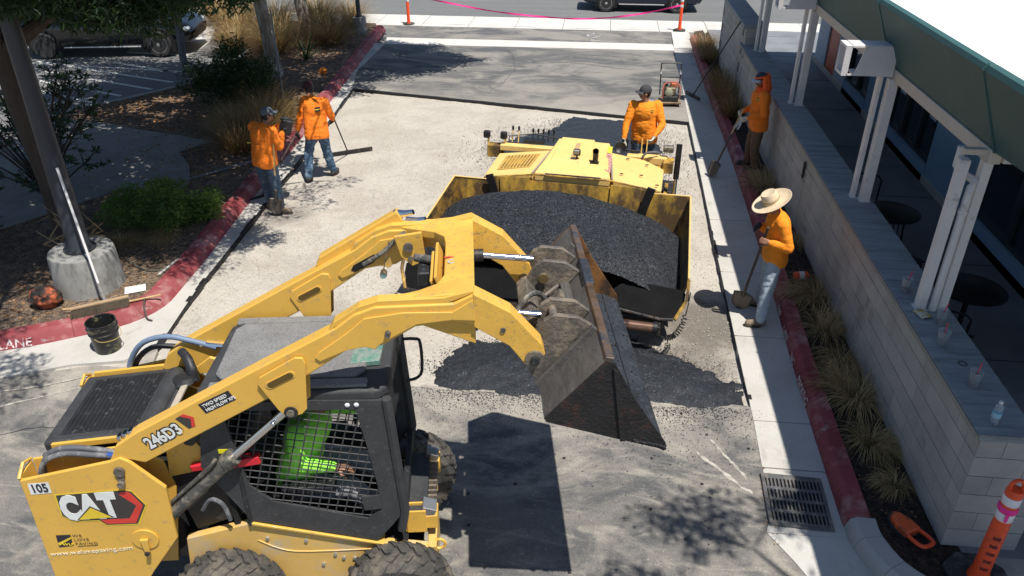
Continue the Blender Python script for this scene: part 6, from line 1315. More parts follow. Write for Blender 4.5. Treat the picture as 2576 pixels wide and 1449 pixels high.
tree('slim_tree', (-10.43, 19.05, .1), [(-10.43, 19.05, 0, .12), (-10.5, 19.1, .5, .09), (-10.45, 19.1, 1.2, .10), (-10.6, 19.2, 2.6, .08)],
     [((-10.8, 18.4, 3.3), (1.6, 1.2, .7), 3600), ((-12.5, 18.6, 3.4), (1.7, 1.3, .7), 3600), ((-10.0, 17.6, 3.6), (1.3, 1.0, .7), 2200), ((-14, 19.6, 3.6), (1.5, 1.2, .7), 2000)], 'slim knobbly tree at the corner of the parking stalls', group='trees in the left planter', leaf=.15, seed=10, bark=mat('grey_bark', (.16, .16, .17), .9, var=.3, bump=.8))
# trees over the car park
for i, (x, y, sd, lb) in enumerate([(-19.5, 15.5, 21, 'dark green tree shading the left edge of the car park'), (-16.5, 23.0, 22, 'dark green tree behind the parked van')]):
    tree('parking_tree', (x, y, 0), [(x, y, 0, .2), (x, y, 2, .16), (x, y, 3, .13)], [((x+1.5, y-.5, 4.0), (2, 1.6, 1.1), 1300), ((x-1, y+.5, 4.4), (2, 1.6, 1.2), 1100), ((x+2.8, y-1.8, 4.2), (1.6, 1.4, .9), 900)], lb, group='trees round the car park', leaf=.2, seed=sd)
# tree whose dappled shade falls at the lower right
tree('corner_tree', (6.0, 1.2, .1), [(6.0, 1.2, 0, .2), (6.0, 1.2, 3, .16), (5.6, 1.3, 5, .13), (4.8, 1.5, 6.2, .10)], [((2.9, 1.7, 6.7), (.9, .8, .5), 420), ((4.3, 1.8, 7.0), (1.2, 1.0, .6), 1000), ((5.4, 2.2, 7.2), (1.4, 1.2, .8), 1300), ((3.6, 2.9, 6.9), (.9, .8, .5), 420), ((5.2, 3.2, 7.3), (1.2, 1.0, .7), 900), ((2.3, 1.7, 7.3), (.5, .4, .3), 90), ((6.6, 3.5, 6.8), (1.4, 1.3, .8), 1000), ((4.1, 3.6, 7.0), (.8, .6, .4), 260)], 'leafy tree at the near right corner that dapples the pavement by the drain', leaf=.14, seed=12)
# broadleaf shrub with leaf rosettes, left
def rosettes(mb, p, d, L_, rng, n=11):
    d = d.normalized()
    for k in range(n):
        a = 2*pi*k/n+rng.random(); u = d.orthogonal().normalized(); w_ = d.cross(u); o_ = (u*cos(a)+w_*sin(a)); t = (o_*rng.uniform(.7, 1)+d*rng.uniform(.1, .8)).normalized(); q = t.cross(d).normalized()
        mb.cur = rng.choice((0, 0, 1)); s_ = L_*rng.uniform(.7, 1.1); mb.add([p, p+t*s_*.6+q*s_*.16, p+t*s_, p+t*s_*.6-q*s_*.16], [(0, 1, 2, 3)])
    mb.cur = 0
def shrub(loc, pts, label, seed, L_=.11, n=9, mats=(M_leafb, M_leafm)):
    rng = random.Random(seed); S_ = empty('shrub', loc, 0, label, 'shrub'); o0 = Vector(loc); st = MB(); lf = MB()
    for p in pts:
        e = Vector(p)-o0; m_ = Vector((e.x*.45, e.y*.45, e.z*.55)); st.tube(jit([Vector((0, 0, 0)), m_, e], 3), [.02]*3+[.014]*4, 5)
        for k in range(n):
            q = e+Vector((rng.gauss(0, .16), rng.gauss(0, .16), rng.gauss(0, .13))); st.tube([e.lerp(m_, .3), q], [.008, .005], 4); rosettes(lf, q, Vector((rng.gauss(0, .6), rng.gauss(0, .6), 1)), L_, rng)
    st.build('stem', M_barkd, S_); lf.build('foliage', list(mats), S_, smooth=False); return S_
rg = random.Random(3)
pts = [(-8.05, 11.2, 2.0), (-7.75, 11.2, 1.78), (-8.3, 11.3, 1.75), (-8.1, 11.0, 1.4), (-8.4, 11.1, 1.1)]+[(rg.uniform(-10.3, -8.3), rg.uniform(10.6, 11.9), rg.uniform(.4, 2.1)) for _ in range(30)]
shrub((-9.0, 11.2, .1), pts, 'tall dark shrub with leaf rosettes standing left of the shaded walkway', 5, n=10)
pts = [(rg.uniform(-10.2, -8.4), rg.uniform(8.3, 10.2), rg.uniform(.3, 1.5)) for _ in range(26)]
shrub((-9.2, 9.2, .1), pts, 'dark leafy shrub low at the left edge behind the light pole', 6, n=10)
# low feathery green bush by the kerb
def bush(loc, r_, n, label, seed, leaf=.07, asp=.25, mats=None, cat='bush'):
    rng = random.Random(seed); B = empty('green_bush', loc, 0, label, cat); mb = MB(); st = MB()
    for k in range(26):
        a = rng.random()*2*pi; rr_ = rng.uniform(.2, 1); e = Vector((r_[0]*rr_*cos(a), r_[1]*rr_*sin(a), r_[2]*rng.uniform(.35, 1)*(1.1-rr_*.6))); st.tube([(0, 0, 0), e*.6+Vector((0, 0, .08)), e], [.012, .009, .004], 4)
        leaves(mb, e, (r_[0]*.28, r_[1]*.28, r_[2]*.3), n//26, leaf, asp, rng, .0, shell=0.)
    st.build('stem', M_barkd, B); mb.build('foliage', mats or [M_leafm, M_leafl, M_leafl], B, smooth=False); return B
bush((-6.75, 10.7, .1), (.85, .75, .55), 8500, 'low feathery bright green bush beside the red kerb', 7, leaf=.08, mats=[leafmat('leaf_bright', (.13, .23, .05)), M_leafl, M_leafl])
bush((-8.1, 16.6, .1), (.95, .9, 1.25), 5200, 'dark green bush under the pale-trunk tree', 8, leaf=.12, mats=[M_leafd, M_leafd, M_leafm])
bush((-12.5, 13.0, .1), (1.2, 1.2, 1.2), 4500, 'dark green bush beside the parking kerb at the left', 18, leaf=.12, mats=[M_leafd, M_leafd, M_leafm])
# ornamental grasses
def grass_mesh(seed, n, L_, spread, cols, wd=.004, droop=1., segs=5):
    rng = random.Random(seed); mb = MB()
    for _ in range(n):
        a = rng.random()*2*pi; r0 = rng.random()**.5*.09*spread*1.6; p = Vector((r0*cos(a), r0*sin(a), 0)); l_ = L_*rng.uniform(.55, 1.1)
        a2 = a+rng.gauss(0, .5)+(1.2*sin(seed*2.3-a) if seed < 50 else 0); out = Vector((cos(a2), sin(a2), 0)); el = rng.uniform(.45, 1.45)/(.7+.3*spread); w_ = wd*rng.uniform(.6, 1.3); q = Vector((-out.y, out.x, 0)); V_ = []
        mb.cur = rng.choice(cols)
        for k in range(segs+1):
            t = k/segs; ww = w_*(1-t)**.6+.0006; V_ += [p-q*ww, p+q*ww]; e2 = el-droop*t*1.5*(1.0 if rng.random() < .9 else .3)
            p = p+(out*cos(e2)+Vector((0, 0, sin(e2))))*l_/segs
            if p.z < .01: p.z = .01
        mb.add(V_, [(2*k, 2*k+1, 2*k+3, 2*k+2) for k in range(segs)])
    mb.cur = 0; me = mb.mesh('blades', [M_gt, M_gg, M_gb, M_gstraw]); return me
GM = [grass_mesh(40+i, (520, 380, 600)[i], (.52, .42, .60)[i], 1.1, (0, 0, 2, 3, 3, 3, 1), .0019, 1.5) for i in range(3)]
GL = [grass_mesh(50+i, 1100, 1.15, 1.3, (0, 0, 0, 2, 1, 3), .0045, .55) for i in range(3)]
GU = [grass_mesh(60+i, 800, .72, 1.2, (0, 0, 2, 2, 1), .003, .4) for i in range(2)]
gi = [0]
def grass(loc, me, label, group, scale=1., name='ornamental_grass'):
    gi[0] += 1; o = bpy.data.objects.new(name, me); C.objects.link(o); o.location = loc; o.rotation_euler = (0, 0, gi[0]*1.7); o.scale = (scale, scale, scale*random.uniform(.9, 1.1)); tag(o, label, 'grass clump', group); return o
rgp = 'grass clumps in the right planter'
for x, y, m_, s_, lb in [(2.93, 22.9, GU[0], 1.25, 'upright tan grass clump in the right planter, the farthest one by the street'), (2.95, 21.6, GU[1], 1.0, 'small grass clump just in front of the farthest one in the right planter'), (2.93, 19.2, GU[1], 1.1, 'grass clump behind the leaning rake in the right planter'), (2.92, 18.0, GU[0], 1.05, 'grass clump beside the leaning rake head in the right planter'), (2.96, 16.9, GU[1], 1.0, 'grass clump just behind the hooded worker in the right planter'),
    (2.97, 12.95, GM[0], 1.25, 'dark grass clump in front of the hooded worker'), (3.0, 10.9, GM[1], 1.1, 'grass clump just behind the straw-hatted worker'), (2.97, 9.25, GM[2], 1.15, 'grass clump beside the orange and white bottle'), (2.98, 8.45, GM[0], 1.2, 'olive grass clump in front of the orange bottle'), (2.97, 7.75, GM[1], 1.15, 'wide tan grass clump spilling over the red kerb, third nearest in the right planter'), (2.93, 7.1, GM[2], 1.1, 'tan grass clump in the right planter, second nearest'), (2.95, 6.35, GM[0], .95, 'flattened tan grass clump right of the drain grate'), (2.96, 5.78, GM[1], .85, 'pale drooping grass clump nearest the orange tool')]:
    grass((x, y, .09), m_, lb, rgp, s_*(.88 if y < 9 else .95)*random.uniform(.82, 1.12))
lgp = 'tan grasses in the left planter'
for i, (x, y, m_, s_) in enumerate([(-6.75, 13.7, GU[0], 1.2), (-6.62, 14.5, GU[1], 1.35), (-6.75, 15.4, GL[0], .8), (-7.25, 16.1, GL[1], .8), (-7.3, 14.8, GL[2], .7), (-7.75, 22.4, GL[0], 1.0), (-8.3, 23.6, GL[1], 1.15), (-9.3, 22.6, GL[2], 1.1), (-9.9, 24.0, GL[0], 1.2), (-10.6, 22.9, GL[1], 1.15), (-11.3, 24.6, GL[2], 1.15), (-7.8, 24.7, GL[1], 1.0), (-9.0, 21.3, GL[0], 1.0), (-10.2, 21.5, GL[2], .9), (-8.9, 24.8, GL[2], 1.2), (-9.4, 18.0, GU[0], .9), (-12.4, 25.2, GL[0], 1.2)]):
    lbs = ['tan grass clump right behind the jug drinker', 'tall tan grass clump between the two left workers', 'wispy grass clump behind the worker in blue jeans', 'grass clump against the dark green bush', 'dim grass clump left of the jug drinker at the leaf litter', 'tan grass clump beside the far lamp base, nearer side', 'tan grass clump left of the far lamp base', 'grass clump at the foot of the grey-trunk tree', 'grass clump left of the grey-trunk tree', 'grass clump overhanging the parking walkway, nearest side', 'grass clump at the street end of the parking walkway', 'tan grass clump behind the far lamp base', 'brown grass clump in front of the grey-trunk tree', 'brown grass clump between the pale-trunk tree and the parking walkway', 'grass clump behind the grey-trunk tree by the street', 'small grass clump left of the pale-trunk tree', 'leftmost tall grass clump beside the street sidewalk']
    grass((x, y, .09), m_, lbs[i], lgp, s_)
# spiky yucca-like plant
yk = MB(); rng = random.Random(4)
for k in range(26):
    a = rng.random()*6.28; el = rng.uniform(.3, 1.3); d = Vector((cos(a)*cos(el), sin(a)*cos(el), sin(el))); q = d.cross(Vector((0, 0, 1))).normalized()*.02; l_ = rng.uniform(.6, 1.0); yk.add([q*.8, -q*.8, d*l_*.5-q, d*l_, d*l_*.5+q], [(0, 1, 2, 3, 4)])
o = yk.build('spiky_plant', M_leafd, smooth=False, loc=(-7.85, 20.6, .1)); tag(o, 'spiky dark plant with strap leaves behind the pale-trunk tree', 'plant')
# dry weeds near the concrete lamp base
for x, y, s_, lb in [(-6.35, 9.95, .55, 'straw-coloured dry weeds in front of the feathery bush, right'), (-6.9, 9.75, .55, 'straw-coloured dry weeds in front of the feathery bush, left')]:
    grass((x, y, .1), GM[2], lb, 'dry weeds by the feathery bush', s_*1.1, 'dry_weeds')
for x, y, z0, h_, lb in [(-7.15, 9.05, .1, .9, 'dried twisted leaf stalks left of the concrete lamp base')]:
    mb = MB(); rng = random.Random(6)
    for k in range(14):
        p = Vector((rng.gauss(0, .08), rng.gauss(0, .08), 0)); pts = [p+Vector((rng.gauss(0, .06)*j, rng.gauss(0, .06)*j, h_*j/4*rng.uniform(.6, 1))) for j in range(5)]; mb.tube(pts, [.012, .016, .02, .014, .004], 5)
    o = mb.build('dried_stalks', mat('dried_stalk', (.30, .20, .10), .8, var=.4), loc=(x, y, z0)); tag(o, lb, 'plant')
# leaf litter
mb = MB(); rng = random.Random(9)
def litter(x, y, z, s_):
    a = rng.random()*6.3; d = Vector((cos(a), sin(a), rng.uniform(-.2, .5)))*s_; q = Vector((-sin(a), cos(a), rng.uniform(-.3, .3)))*s_*.4; p = Vector((x, y, z)); mb.cur = rng.choice((0, 0, 0, 1)); mb.add([p, p+d*.5+q, p+d, p+d*.5-q], [(0, 1, 2, 3)])
pl = [(-11.3, 15.6), (-9.7, 18.3), (-6.5, 17.8), (-6.3, 15), (-7.0, 14.2), (-9.0, 14.8), (-10.3, 15.1)]
n_ = 0
while n_ < 7000:
    x, y = rng.uniform(-11.6, -6.2), rng.uniform(12, 24)
    if inside((x, y), pl) or (inside((x, y), nxp) and not inside((x, y), wk) and rng.random() < .35): litter(x, y, .105, rng.uniform(.03, .07)); n_ += 1
for _ in range(500): litter(rng.gauss(-8.4, 1.2), rng.gauss(13.2, .9), .13, rng.uniform(.03, .06))
n_ = 0
while n_ < 3600:
    x, y = rng.uniform(-9, -5.7), rng.uniform(7.5, 12)
    if inside((x, y), nxp) and not inside((x, y), wk): litter(x, y, .105, rng.uniform(.012, .04)); n_ += 1
for _ in range(900): y = rng.uniform(5.4, 25); litter(rng.uniform(lin(kRo, min(y, 24.9))+.2, 3.1), y, .1, rng.uniform(.01, .03))
for _ in range(60): litter(rng.gauss(1.8, .03), rng.uniform(5.0, 6.0), .012, rng.uniform(.008, .02))
mb.cur = 0
o = mb.build('leaf_litter', [M_litter, M_litter2], smooth=False); tag(o, kind='stuff')
# twigs
mb = MB()
for _ in range(420):
    x, y = rng.uniform(-7.6, -5.9), rng.uniform(7.9, 10); 
    if inside((x, y), nxp): a = rng.random()*6.3; l_ = rng.uniform(.05, .22); mb.tube([(x, y, .11), (x+l_*cos(a), y+l_*sin(a), .12)], .0035, 3)
o = mb.build('twigs', mat('twig', (.26, .19, .12), .8, var=.4, world=True), smooth=False); tag(o, kind='stuff')
# ---------------------------------------------------------------- lamp poles, delineators, buckets and small things
M_pole = mat('pole_dark_bronze', (.030, .032, .040), .45, var=.15, scale=3, bump=.15, bscale=30, stretch=(1, 1, .3), spec=.6)
M_cbase = mat('stained_concrete', (.30, .30, .285), .85, var=.25, scale=3, bump=.3, bscale=40, stretch=(1, 1, .35), dirt=.35, dcol=(.16, .16, .15), dscale=3)
lpz = empty('lamp_post', (-6.67, 8.52, .1), 0, 'dark lamp post on a round stained concrete base at the left', 'lamp post', 'lamp posts in the left planter')
MB().lathe([(.435, 0), (.43, .05), (.405, .50), (.395, .535), (.30, .545), (.0, .548)], n=40).build('concrete_base', M_cbase, lpz)
MB().lathe([(.165, .545), (.15, .60), (.138, .62), (.105, 2.6), (.09, 5.2)], n=18).build('pole', M_pole, lpz)
MB().lathe([(.20, .545), (.20, .575), (.165, .58)], n=18).build('base_plate', M_pole, lpz)
MB().box((.25, 0, 5.25), (.7, .3, .12)).build('lamp_head', M_pole, lpz, bevel=.02)
copytree(lpz, loc=(-7.3, 24.0, 0), scale=(.5, .5, 1.05), label='small dark lamp post on a pale concrete base among the tan grasses', group='lamp posts in the left planter')
M_or = mat('orange_plastic', (.85, .085, .02), .4, var=.08, dirt=.25, dcol=(.45, .07, .03), dscale=10); M_rfl = mat('white_reflective', (.78, .76, .76), .35, var=.05); M_rub = mat('black_rubber_base', (.03, .03, .03), .85, var=.3, dirt=.3, dcol=(.12, .11, .1), dscale=8)
M_pink = mat('pink_tape', (.92, .04, .30), .4, spec=.3)
dl = empty('delineator_post', (-6.2, 25.78, .01), 0, 'orange delineator post at the left end of the pink tape', 'delineator', 'orange delineator posts')
MB().prism([(.20*cos(pi/4*k+.39), .20*sin(pi/4*k+.39)) for k in range(8)], 0, .035).build('rubber_base', M_rub, dl, smooth=False, bevel=.008)
MB().lathe([(.065, .035), (.06, .07), (.05, .12), (.047, .98), (.040, 1.0), (0, 1.005)], n=20).build('tube', M_or, dl)
for z in (.70, .86): MB().lathe([(.0485, z), (.0495, z+.002), (.0495, z+.075), (.0485, z+.077)], n=20).build('reflective_band', M_rfl, dl)
MB().tube(jit([(-.03, 0, .99), (-.035, 0, 1.05), (0, 0, 1.09), (.035, 0, 1.05), (.03, 0, .99)], 4), .012, 8).build('loop_handle', M_or, dl)
d2 = copytree(dl, loc=(2.46, 25.72, .022), label='orange delineator post at the right end of the pink tape')
d3 = copytree(dl, loc=(3.32, 4.75, .1), scale=(1.32, 1.32, 1.0), label='orange delineator post with pink tape round it at the corner of the block wall, nearest')
for k, z in enumerate(range(5)):
    for a in (-2.2, -1.9, -1.6): 
        if k < 5: MB().box((.0475*cos(a-.0), .0475*sin(a), .18+k*.085), (.012, .012, .028), a).build('tread_mark', mat('dark_scuff', (.18, .03, .02), .7), d3, smooth=False)
MB().lathe([(.052, .787), (.056, .80), (.054, .825), (.050, .835)], n=18).build('tape_wrap', M_pink, d3); MB().box((-.02, -.055, .76), (.018, .004, .08)).build('tape_tail', M_pink, d3, smooth=False)
def ribbon(name, pts, h_, m):
    P = jit(pts, 10); V_ = []; F_ = []
    for i, p in enumerate(P):
        tw = .6*math.sin(i*.55); V_ += [p+Vector((0, .5*h_*sin(tw), .5*h_*cos(tw))), p-Vector((0, .5*h_*sin(tw), .5*h_*cos(tw)))]
    F_ = [(2*i, 2*i+1, 2*i+3, 2*i+2) for i in range(len(P)-1)]; return MB().add(V_, F_).build(name, m)
o = ribbon('barrier_tape', [(-6.15, 25.76, .90), (-5.2, 25.74, .76), (-3.4, 25.72, .48), (-1.5, 25.7, .33), (-.2, 25.7, .33), (1.2, 25.7, .50), (2.42, 25.7, .78)], .05, M_pink); tag(o, 'sagging pink barrier tape strung between the two far delineators', 'tape')
# black bucket
bk = empty('black_bucket', (-5.70, 7.24, .005), .5, 'black paint-splashed bucket standing in the gutter by the red kerb', 'bucket')
MB().lathe([(0, .012), (.135, .012), (.14, 0), (.145, 0), (.158, .24), (.172, .25), (.172, .262), (.162, .268), (.163, .31), (.176, .318), (.176, .332), (.165, .336), (.166, .385), (.174, .392), (.17, .398), (.158, .392), (.150, .26), (.136, .03), (0, .022)], n=36).build('bucket_shell', mat('bucket_black', (.016, .017, .018), .35, dirt=.2, dcol=(.22, .20, .10), dscale=6, drough=.8), bk)
MB().tube(jit([(.172, 0, .30), (.19, -.06, .22), (.12, -.16, .20), (-.05, -.185, .22), (-.172, 0, .30)], 5), .004, 6).build('bail', mat('rusty_wire', (.4, .3, .1), .6), bk)
# push broom
br = empty('push_broom', (-6.08, 7.96, .15), 0, 'worn push broom with a long white handle leaning on the lamp post', 'broom'); Bo = Vector((-6.08, 7.96, .15))
a, b = Vector((-6.42, 7.64, .20))-Bo, Vector((-5.80, 8.06, .22))-Bo; ang_ = math.atan2((b-a).y, (b-a).x)
MB().box(((a+b)/2)+Vector((0, 0, .045)), (.68, .05, .028), ang_).build('broom_block', mat('pale_wood', (.38, .27, .16), .8, stretch=(.3, 2, 1), var=.15), br, smooth=False, bevel=.006)
mb = MB(); rng = random.Random(2); d = (b-a).normalized(); q = Vector((-d.y, d.x, 0)); mid = (a+b)/2
for _ in range(2600):
    p = mid+d*rng.uniform(-.33, .33)+q*rng.uniform(-.034, .030)+Vector((0, 0, .03)); e = p+Vector((rng.gauss(.01, .012), rng.gauss(-.05, .015), -.085)); s_ = d*.0025; mb.add([p-s_, p+s_, e+s_, e-s_], [(0, 1, 2, 3)])
mb.build('bristles', mat('brown_bristle', (.06, .045, .03), .9, var=.3), br, smooth=False)
MB().tube([Vector((-6.12, 7.96, .24))-Bo, Vector((-6.52, 8.36, 1.85))-Bo], .016, 10).build('handle', mat('white_handle', (.74, .73, .72), .45, var=.08), br)
MB().tube([Vector((-6.11, 7.955, .21))-Bo, Vector((-6.17, 8.01, .45))-Bo], .020, 10).build('ferrule', mat('scuffed_steel', (.5, .5, .5), .4, metal=.5, dirt=.4), br)
# wooden poles, stick, paper, bag, hoses
st_ = empty('wooden_scraper', (-6.0, 7.9, .15), 0, 'wooden-handled scraper lying along the kerb behind the broom', 'tool')
MB().tube(jit([(-.58, -.13, .02), (0, 0.05, .03), (.48, .34, .03)], 3), .014, 8).build('handle', M_wood, st_); MB().tube(jit([(.32, .26, .03), (.36, .12, .0), (.44, .0, -.12), (.52, -.03, -.13)], 3), .012, 6).build('hook', M_toolm, st_)
o = MB().box((-6.0, 8.45, .116), (.26, .19, .004), .5).build('white_sheet', mat('white_card', (.75, .75, .74), .6), smooth=False); tag(o, 'small white sheet lying on the soil beside the broom', 'card')
o = MB().tube([(-5.88, 8.85, .12), (-5.82, 9.3, .125)], .018, 6).build('white_stick', mat('weathered_stick', (.6, .58, .52), .8)); tag(o, 'short white stick lying on the soil by the kerb', 'stick')
o = MB().tube(jit([(-6.7, 9.35, .13), (-6.4, 9.1, .125), (-6.1, 8.95, .12), (-5.85, 9.0, .125)], 5), .011, 6).build('drip_hose', M_hyd); tag(o, 'dark drip hose curling over the soil near the lamp base', 'hose')
o = MB().tube(jit([(-6.6, 9.62, .13), (-6.3, 9.5, .135), (-5.95, 9.2, .125)], 5), .008, 6).build('drip_hose', mat('brown_hose', (.12, .07, .06), .7)); tag(o, 'thin brown hose lying beyond the dark drip hose', 'hose')
o = MB().tube([(-7.3, 11.8, .14), (-6.25, 13.05, .16)], .018, 8).build('grey_conduit', mat('grey_conduit', (.16, .18, .20), .5)); tag(o, 'grey conduit lying across the soil behind the jug drinker', 'pipe')
o = MB().tube([(-6.55, 15.6, .12), (-7.92, 18.9, 1.70)], .018, 8).build('leaning_pole', mat('grey_pole', (.25, .26, .27), .4, metal=.3)); tag(o, 'long grey tool pole leaning against the pale-trunk tree', 'pole')
mb = MB(); mb.ball((0, 0, .12), (.20, .15, .14), 8); g_ = fuse('tarred_bag', mb, mat('orange_black_fabric', (.02, .018, .016), .8, dirt=.42, dcol=(.55, .13, .05), dscale=5, bump=.5), None, .012, 1, fold=.03, fscale=9); g_.location = (-6.92, 7.95, .1); tag(g_, 'crumpled black and orange fabric bag on the soil above the LANE lettering', 'bag')
mb = MB(); mb.ball((0, 0, .06), (.11, .08, .07), 8); g_ = fuse('orange_rag', mb, cloth('orange_rag', (.72, .22, .03)), None, .01, 1, fold=.03, fscale=12); g_.location = (-6.93, 19.3, .1); tag(g_, 'crumpled orange cloth lying in the shaded planter by the far red kerb', 'cloth')
# drain grate
dg = empty('drain_grate', (2.05, 5.56, .006), R(-2), 'steel storm drain grate with rows of slots set in the gutter', 'drain grate')
M_iron = mat('cast_iron', (.13, .13, .135), .6, metal=.4, var=.2, scale=12, bump=.3, dirt=.3, dcol=(.25, .23, .2), dscale=8, world=True)
MB().box((0, 0, .002), (.50, .60, .004)).build('pit_shade_plate', M_dark, dg, smooth=False)  # near-black plate stands in for the shade of a drain pit
f_ = MB()
for sx_ in (-.265, .265): f_.box((sx_, 0, .011), (.035, .66, .022))
for sy_ in (-.315, .315): f_.box((0, sy_, .011), (.495, .035, .022))
f_.build('frame', M_iron, dg, smooth=False, bevel=.003)
for j in range(5): MB().box((0, -.29+j*.145, .012), (.494, .034, .018)).build('cross_bar', M_iron, dg, smooth=False, bevel=.003)
lb_ = MB().box((0, 0, 0), (.016, .112, .016)).mesh('slot_bar', M_iron)
for j in range(4):
    for i in range(14): put('slot_bar', lb_, (-.2275+i*.035, -.2175+j*.145, .011), dg)
# cups, wrapper, bottle on the wall cap
M_clear = mat('clear_cup_plastic', (.75, .80, .84), .12, trans=.75, spec=.5, var=.02); M_straw_r = mat('red_straw', (.75, .03, .06), .4); M_cola = mat('dark_drink', (.03, .008, .006), .1); M_ice = mat('melting_ice', (.5, .52, .53), .2, trans=.4)
CZ = 1.349
def cup(loc, label, drink, lev, tilt=.0, rz=0., s_=1.1):
    c_ = empty('plastic_cup', loc, rz, label, 'cup', 'plastic cups on the wall cap'); c_.rotation_euler = (tilt, 0, rz); c_.scale = (s_,)*3
    MB().lathe([(0, 0), (.030, 0), (.033, .004), (.048, .135), (.050, .138), (.048, .141), (.0455, .137), (.031, .007), (0, .005)], n=28).build('cup_shell', M_clear, c_)
    MB().lathe([(0, .007), (.030, .007), (.031+.014*lev, .007+.12*lev), (0, .007+.12*lev)], n=20).build('drink', drink, c_)
    MB().tube([(-.018, 0, .02), (.012, 0, .13), (.035, .01, .20)], .0042, 8).build('straw', M_straw_r, c_)
    return c_
cup((3.23, 7.29, CZ), 'clear cup with a little cola and a red straw, farthest along the wall cap', M_cola, .3, rz=.3)
cup((3.36, 6.68, CZ+.004), 'clear cup with cola tilted against the post beside the food wrapper', M_cola, .32, rz=.2)
cup((3.25, 6.32, CZ), 'clear cup of ice water with a red straw, between the wrapper and the dark ring', M_ice, .45, rz=.8)
cup((3.29, 5.70, CZ), 'clear cup with pink drink and red straw, nearest the water bottle', mat('pink_drink', (.45, .08, .09), .1, trans=.3), .3, rz=.5)
o = MB().tube([(.035*cos(a), .035*sin(a), 0) for a in np.linspace(0, 2*pi, 17)], .006, 6).build('rubber_ring', mat('dark_ring', (.07, .08, .09), .6), loc=(3.335, 6.03, CZ+.004)); tag(o, 'small dark ring lying on the wall cap between two cups', 'ring')
mb = MB(); V_ = []; n9 = 6
for j in range(n9):
    for i in range(n9): V_.append((-.06+.024*i, -.075+.03*j, .012+.008*fbm(i*.9, j*.9)+(.012 if 0 < i < 5 else 0)))
mb.add(V_, [(j*n9+i, j*n9+i+1, (j+1)*n9+i+1, (j+1)*n9+i) for j in range(n9-1) for i in range(n9-1)]); o = mb.build('food_wrapper', mat('yellow_white_wrapper', (.62, .60, .50), .5, dirt=.5, dcol=(.5, .36, .05), dscale=16), loc=(3.26, 6.83, CZ)); o.rotation_euler = (0, 0, .3); so2 = o.modifiers.new('t', 'SOLIDIFY'); so2.thickness = .004; tag(o, 'crumpled yellow and white food wrapper at the foot of the posts', 'wrapper')
wb = empty('water_bottle', (3.27, 5.22, CZ), 0, 'clear plastic water bottle with a blue-banded label near the end of the wall cap', 'bottle')
MB().lathe([(0, 0), (.028, 0), (.032, .006), (.031, .03), (.033, .04), (.032, .06), (.033, .08), (.033, .12), (.031, .135), (.033, .15), (.028, .172), (.014, .19), (.013, .2)], n=24).build('bottle_body', M_clear, wb); MB().lathe([(.0155, .198), (.0155, .215), (0, .217)], n=16).build('bottle_cap', M_rfl, wb)
MB().lathe([(.0335, .065), (.0342, .068), (.0342, .125), (.0335, .128)], n=24).build('bottle_label', mat('bottle_label_blue', (.35, .55, .68), .4), wb); MB().lathe([(.0345, .112), (.0352, .115), (.0352, .124), (.0345, .127)], n=24).build('label_band', mat('cyan_band', (.03, .28, .55), .4), wb)
# orange things in the right planter
ob = empty('orange_bottle', (2.9, 9.66, .14), .2, 'orange bottle with a white label lying in the planter behind the straw-hatted worker', 'bottle')
RX = Matrix.Rotation(pi/2, 3, 'Y'); MB().lathe([(0, -.10), (.05, -.10), (.058, -.08), (.058, .06), (.03, .10), (0, .10)], (0, 0, .05), 18, RX).build('bottle_body', M_or, ob); MB().lathe([(.059, -.045), (.060, -.04), (.060, .02), (.059, .025)], (0, 0, .05), 18, RX).build('white_label', M_rfl, ob)
ct = empty('orange_tool_case', (2.93, 5.17, .11), R(118), 'orange plastic tool with a loop handle lying on the mulch near the delineator', 'tool')
pr = [(-.02, -.085), (.10, -.085), (.20, -.05), (.235, 0), (.20, .05), (.10, .085), (-.02, .085)]
MB().prism(pr, 0, .07).build('case_body', mat('orange_case', (.75, .12, .03), .45, dirt=.3, dcol=(.15, .05, .03), dscale=8), ct, bevel=.02, seg=3)
MB().tube(jit([(-.02, -.07, .04), (-.10, -.075, .045), (-.17, -.06, .05), (-.185, 0, .05), (-.17, .06, .05), (-.10, .075, .045), (-.02, .07, .04)], 3), .018, 8).build('loop_handle', M_or, ct)
MB().prism([(x*1.08+.005, y*1.1) for x, y in pr], -.012, .012).build('rubber_edge', M_rub, ct, smooth=False)
o = MB().box((3.3, 4.62, .112), (.3, .10, .02), .1).build('black_tarp_strip', M_rub, bevel=.005); tag(o, 'black rubber strip lying at the foot of the wall corner', 'strip')
# plate compactor
pc = empty('plate_compactor', (1.66, 18.02, .004), R(3), 'walk-behind plate compactor with a folded tubular handle, parked on the driveway', 'compactor')
MB().add([(-.23, -.26, .05), (.23, -.26, .05), (.23, .22, .0), (-.23, .22, 0), (-.24, -.30, .10), (.24, -.30, .10), (.23, .26, .06), (-.23, .26, .06)], [(0, 3, 2, 1), (4, 5, 6, 7), (0, 1, 5, 4), (1, 2, 6, 5), (2, 3, 7, 6), (3, 0, 4, 7)]).build('base_plate', mat('tan_steel_plate', (.40, .29, .17), .6, metal=.2, dirt=.3, dcol=(.1, .08, .06)), pc, smooth=False, bevel=.01)
M_eng = mat('oily_engine', (.20, .17, .10), .5, metal=.3, var=.6, scale=22, dirt=.45, dcol=(.03, .03, .03), dscale=14)
MB().box((0, -.06, .16), (.34, .34, .12)).build('deck', M_blk, pc, bevel=.02); MB().box((-.02, -.06, .31), (.26, .24, .20)).build('engine', M_eng, pc, bevel=.04, seg=3); MB().box((.08, .04, .42), (.16, .16, .12)).build('fuel_tank', mat('orange_tank', (.55, .13, .05), .5, dirt=.4), pc, bevel=.03, seg=3)
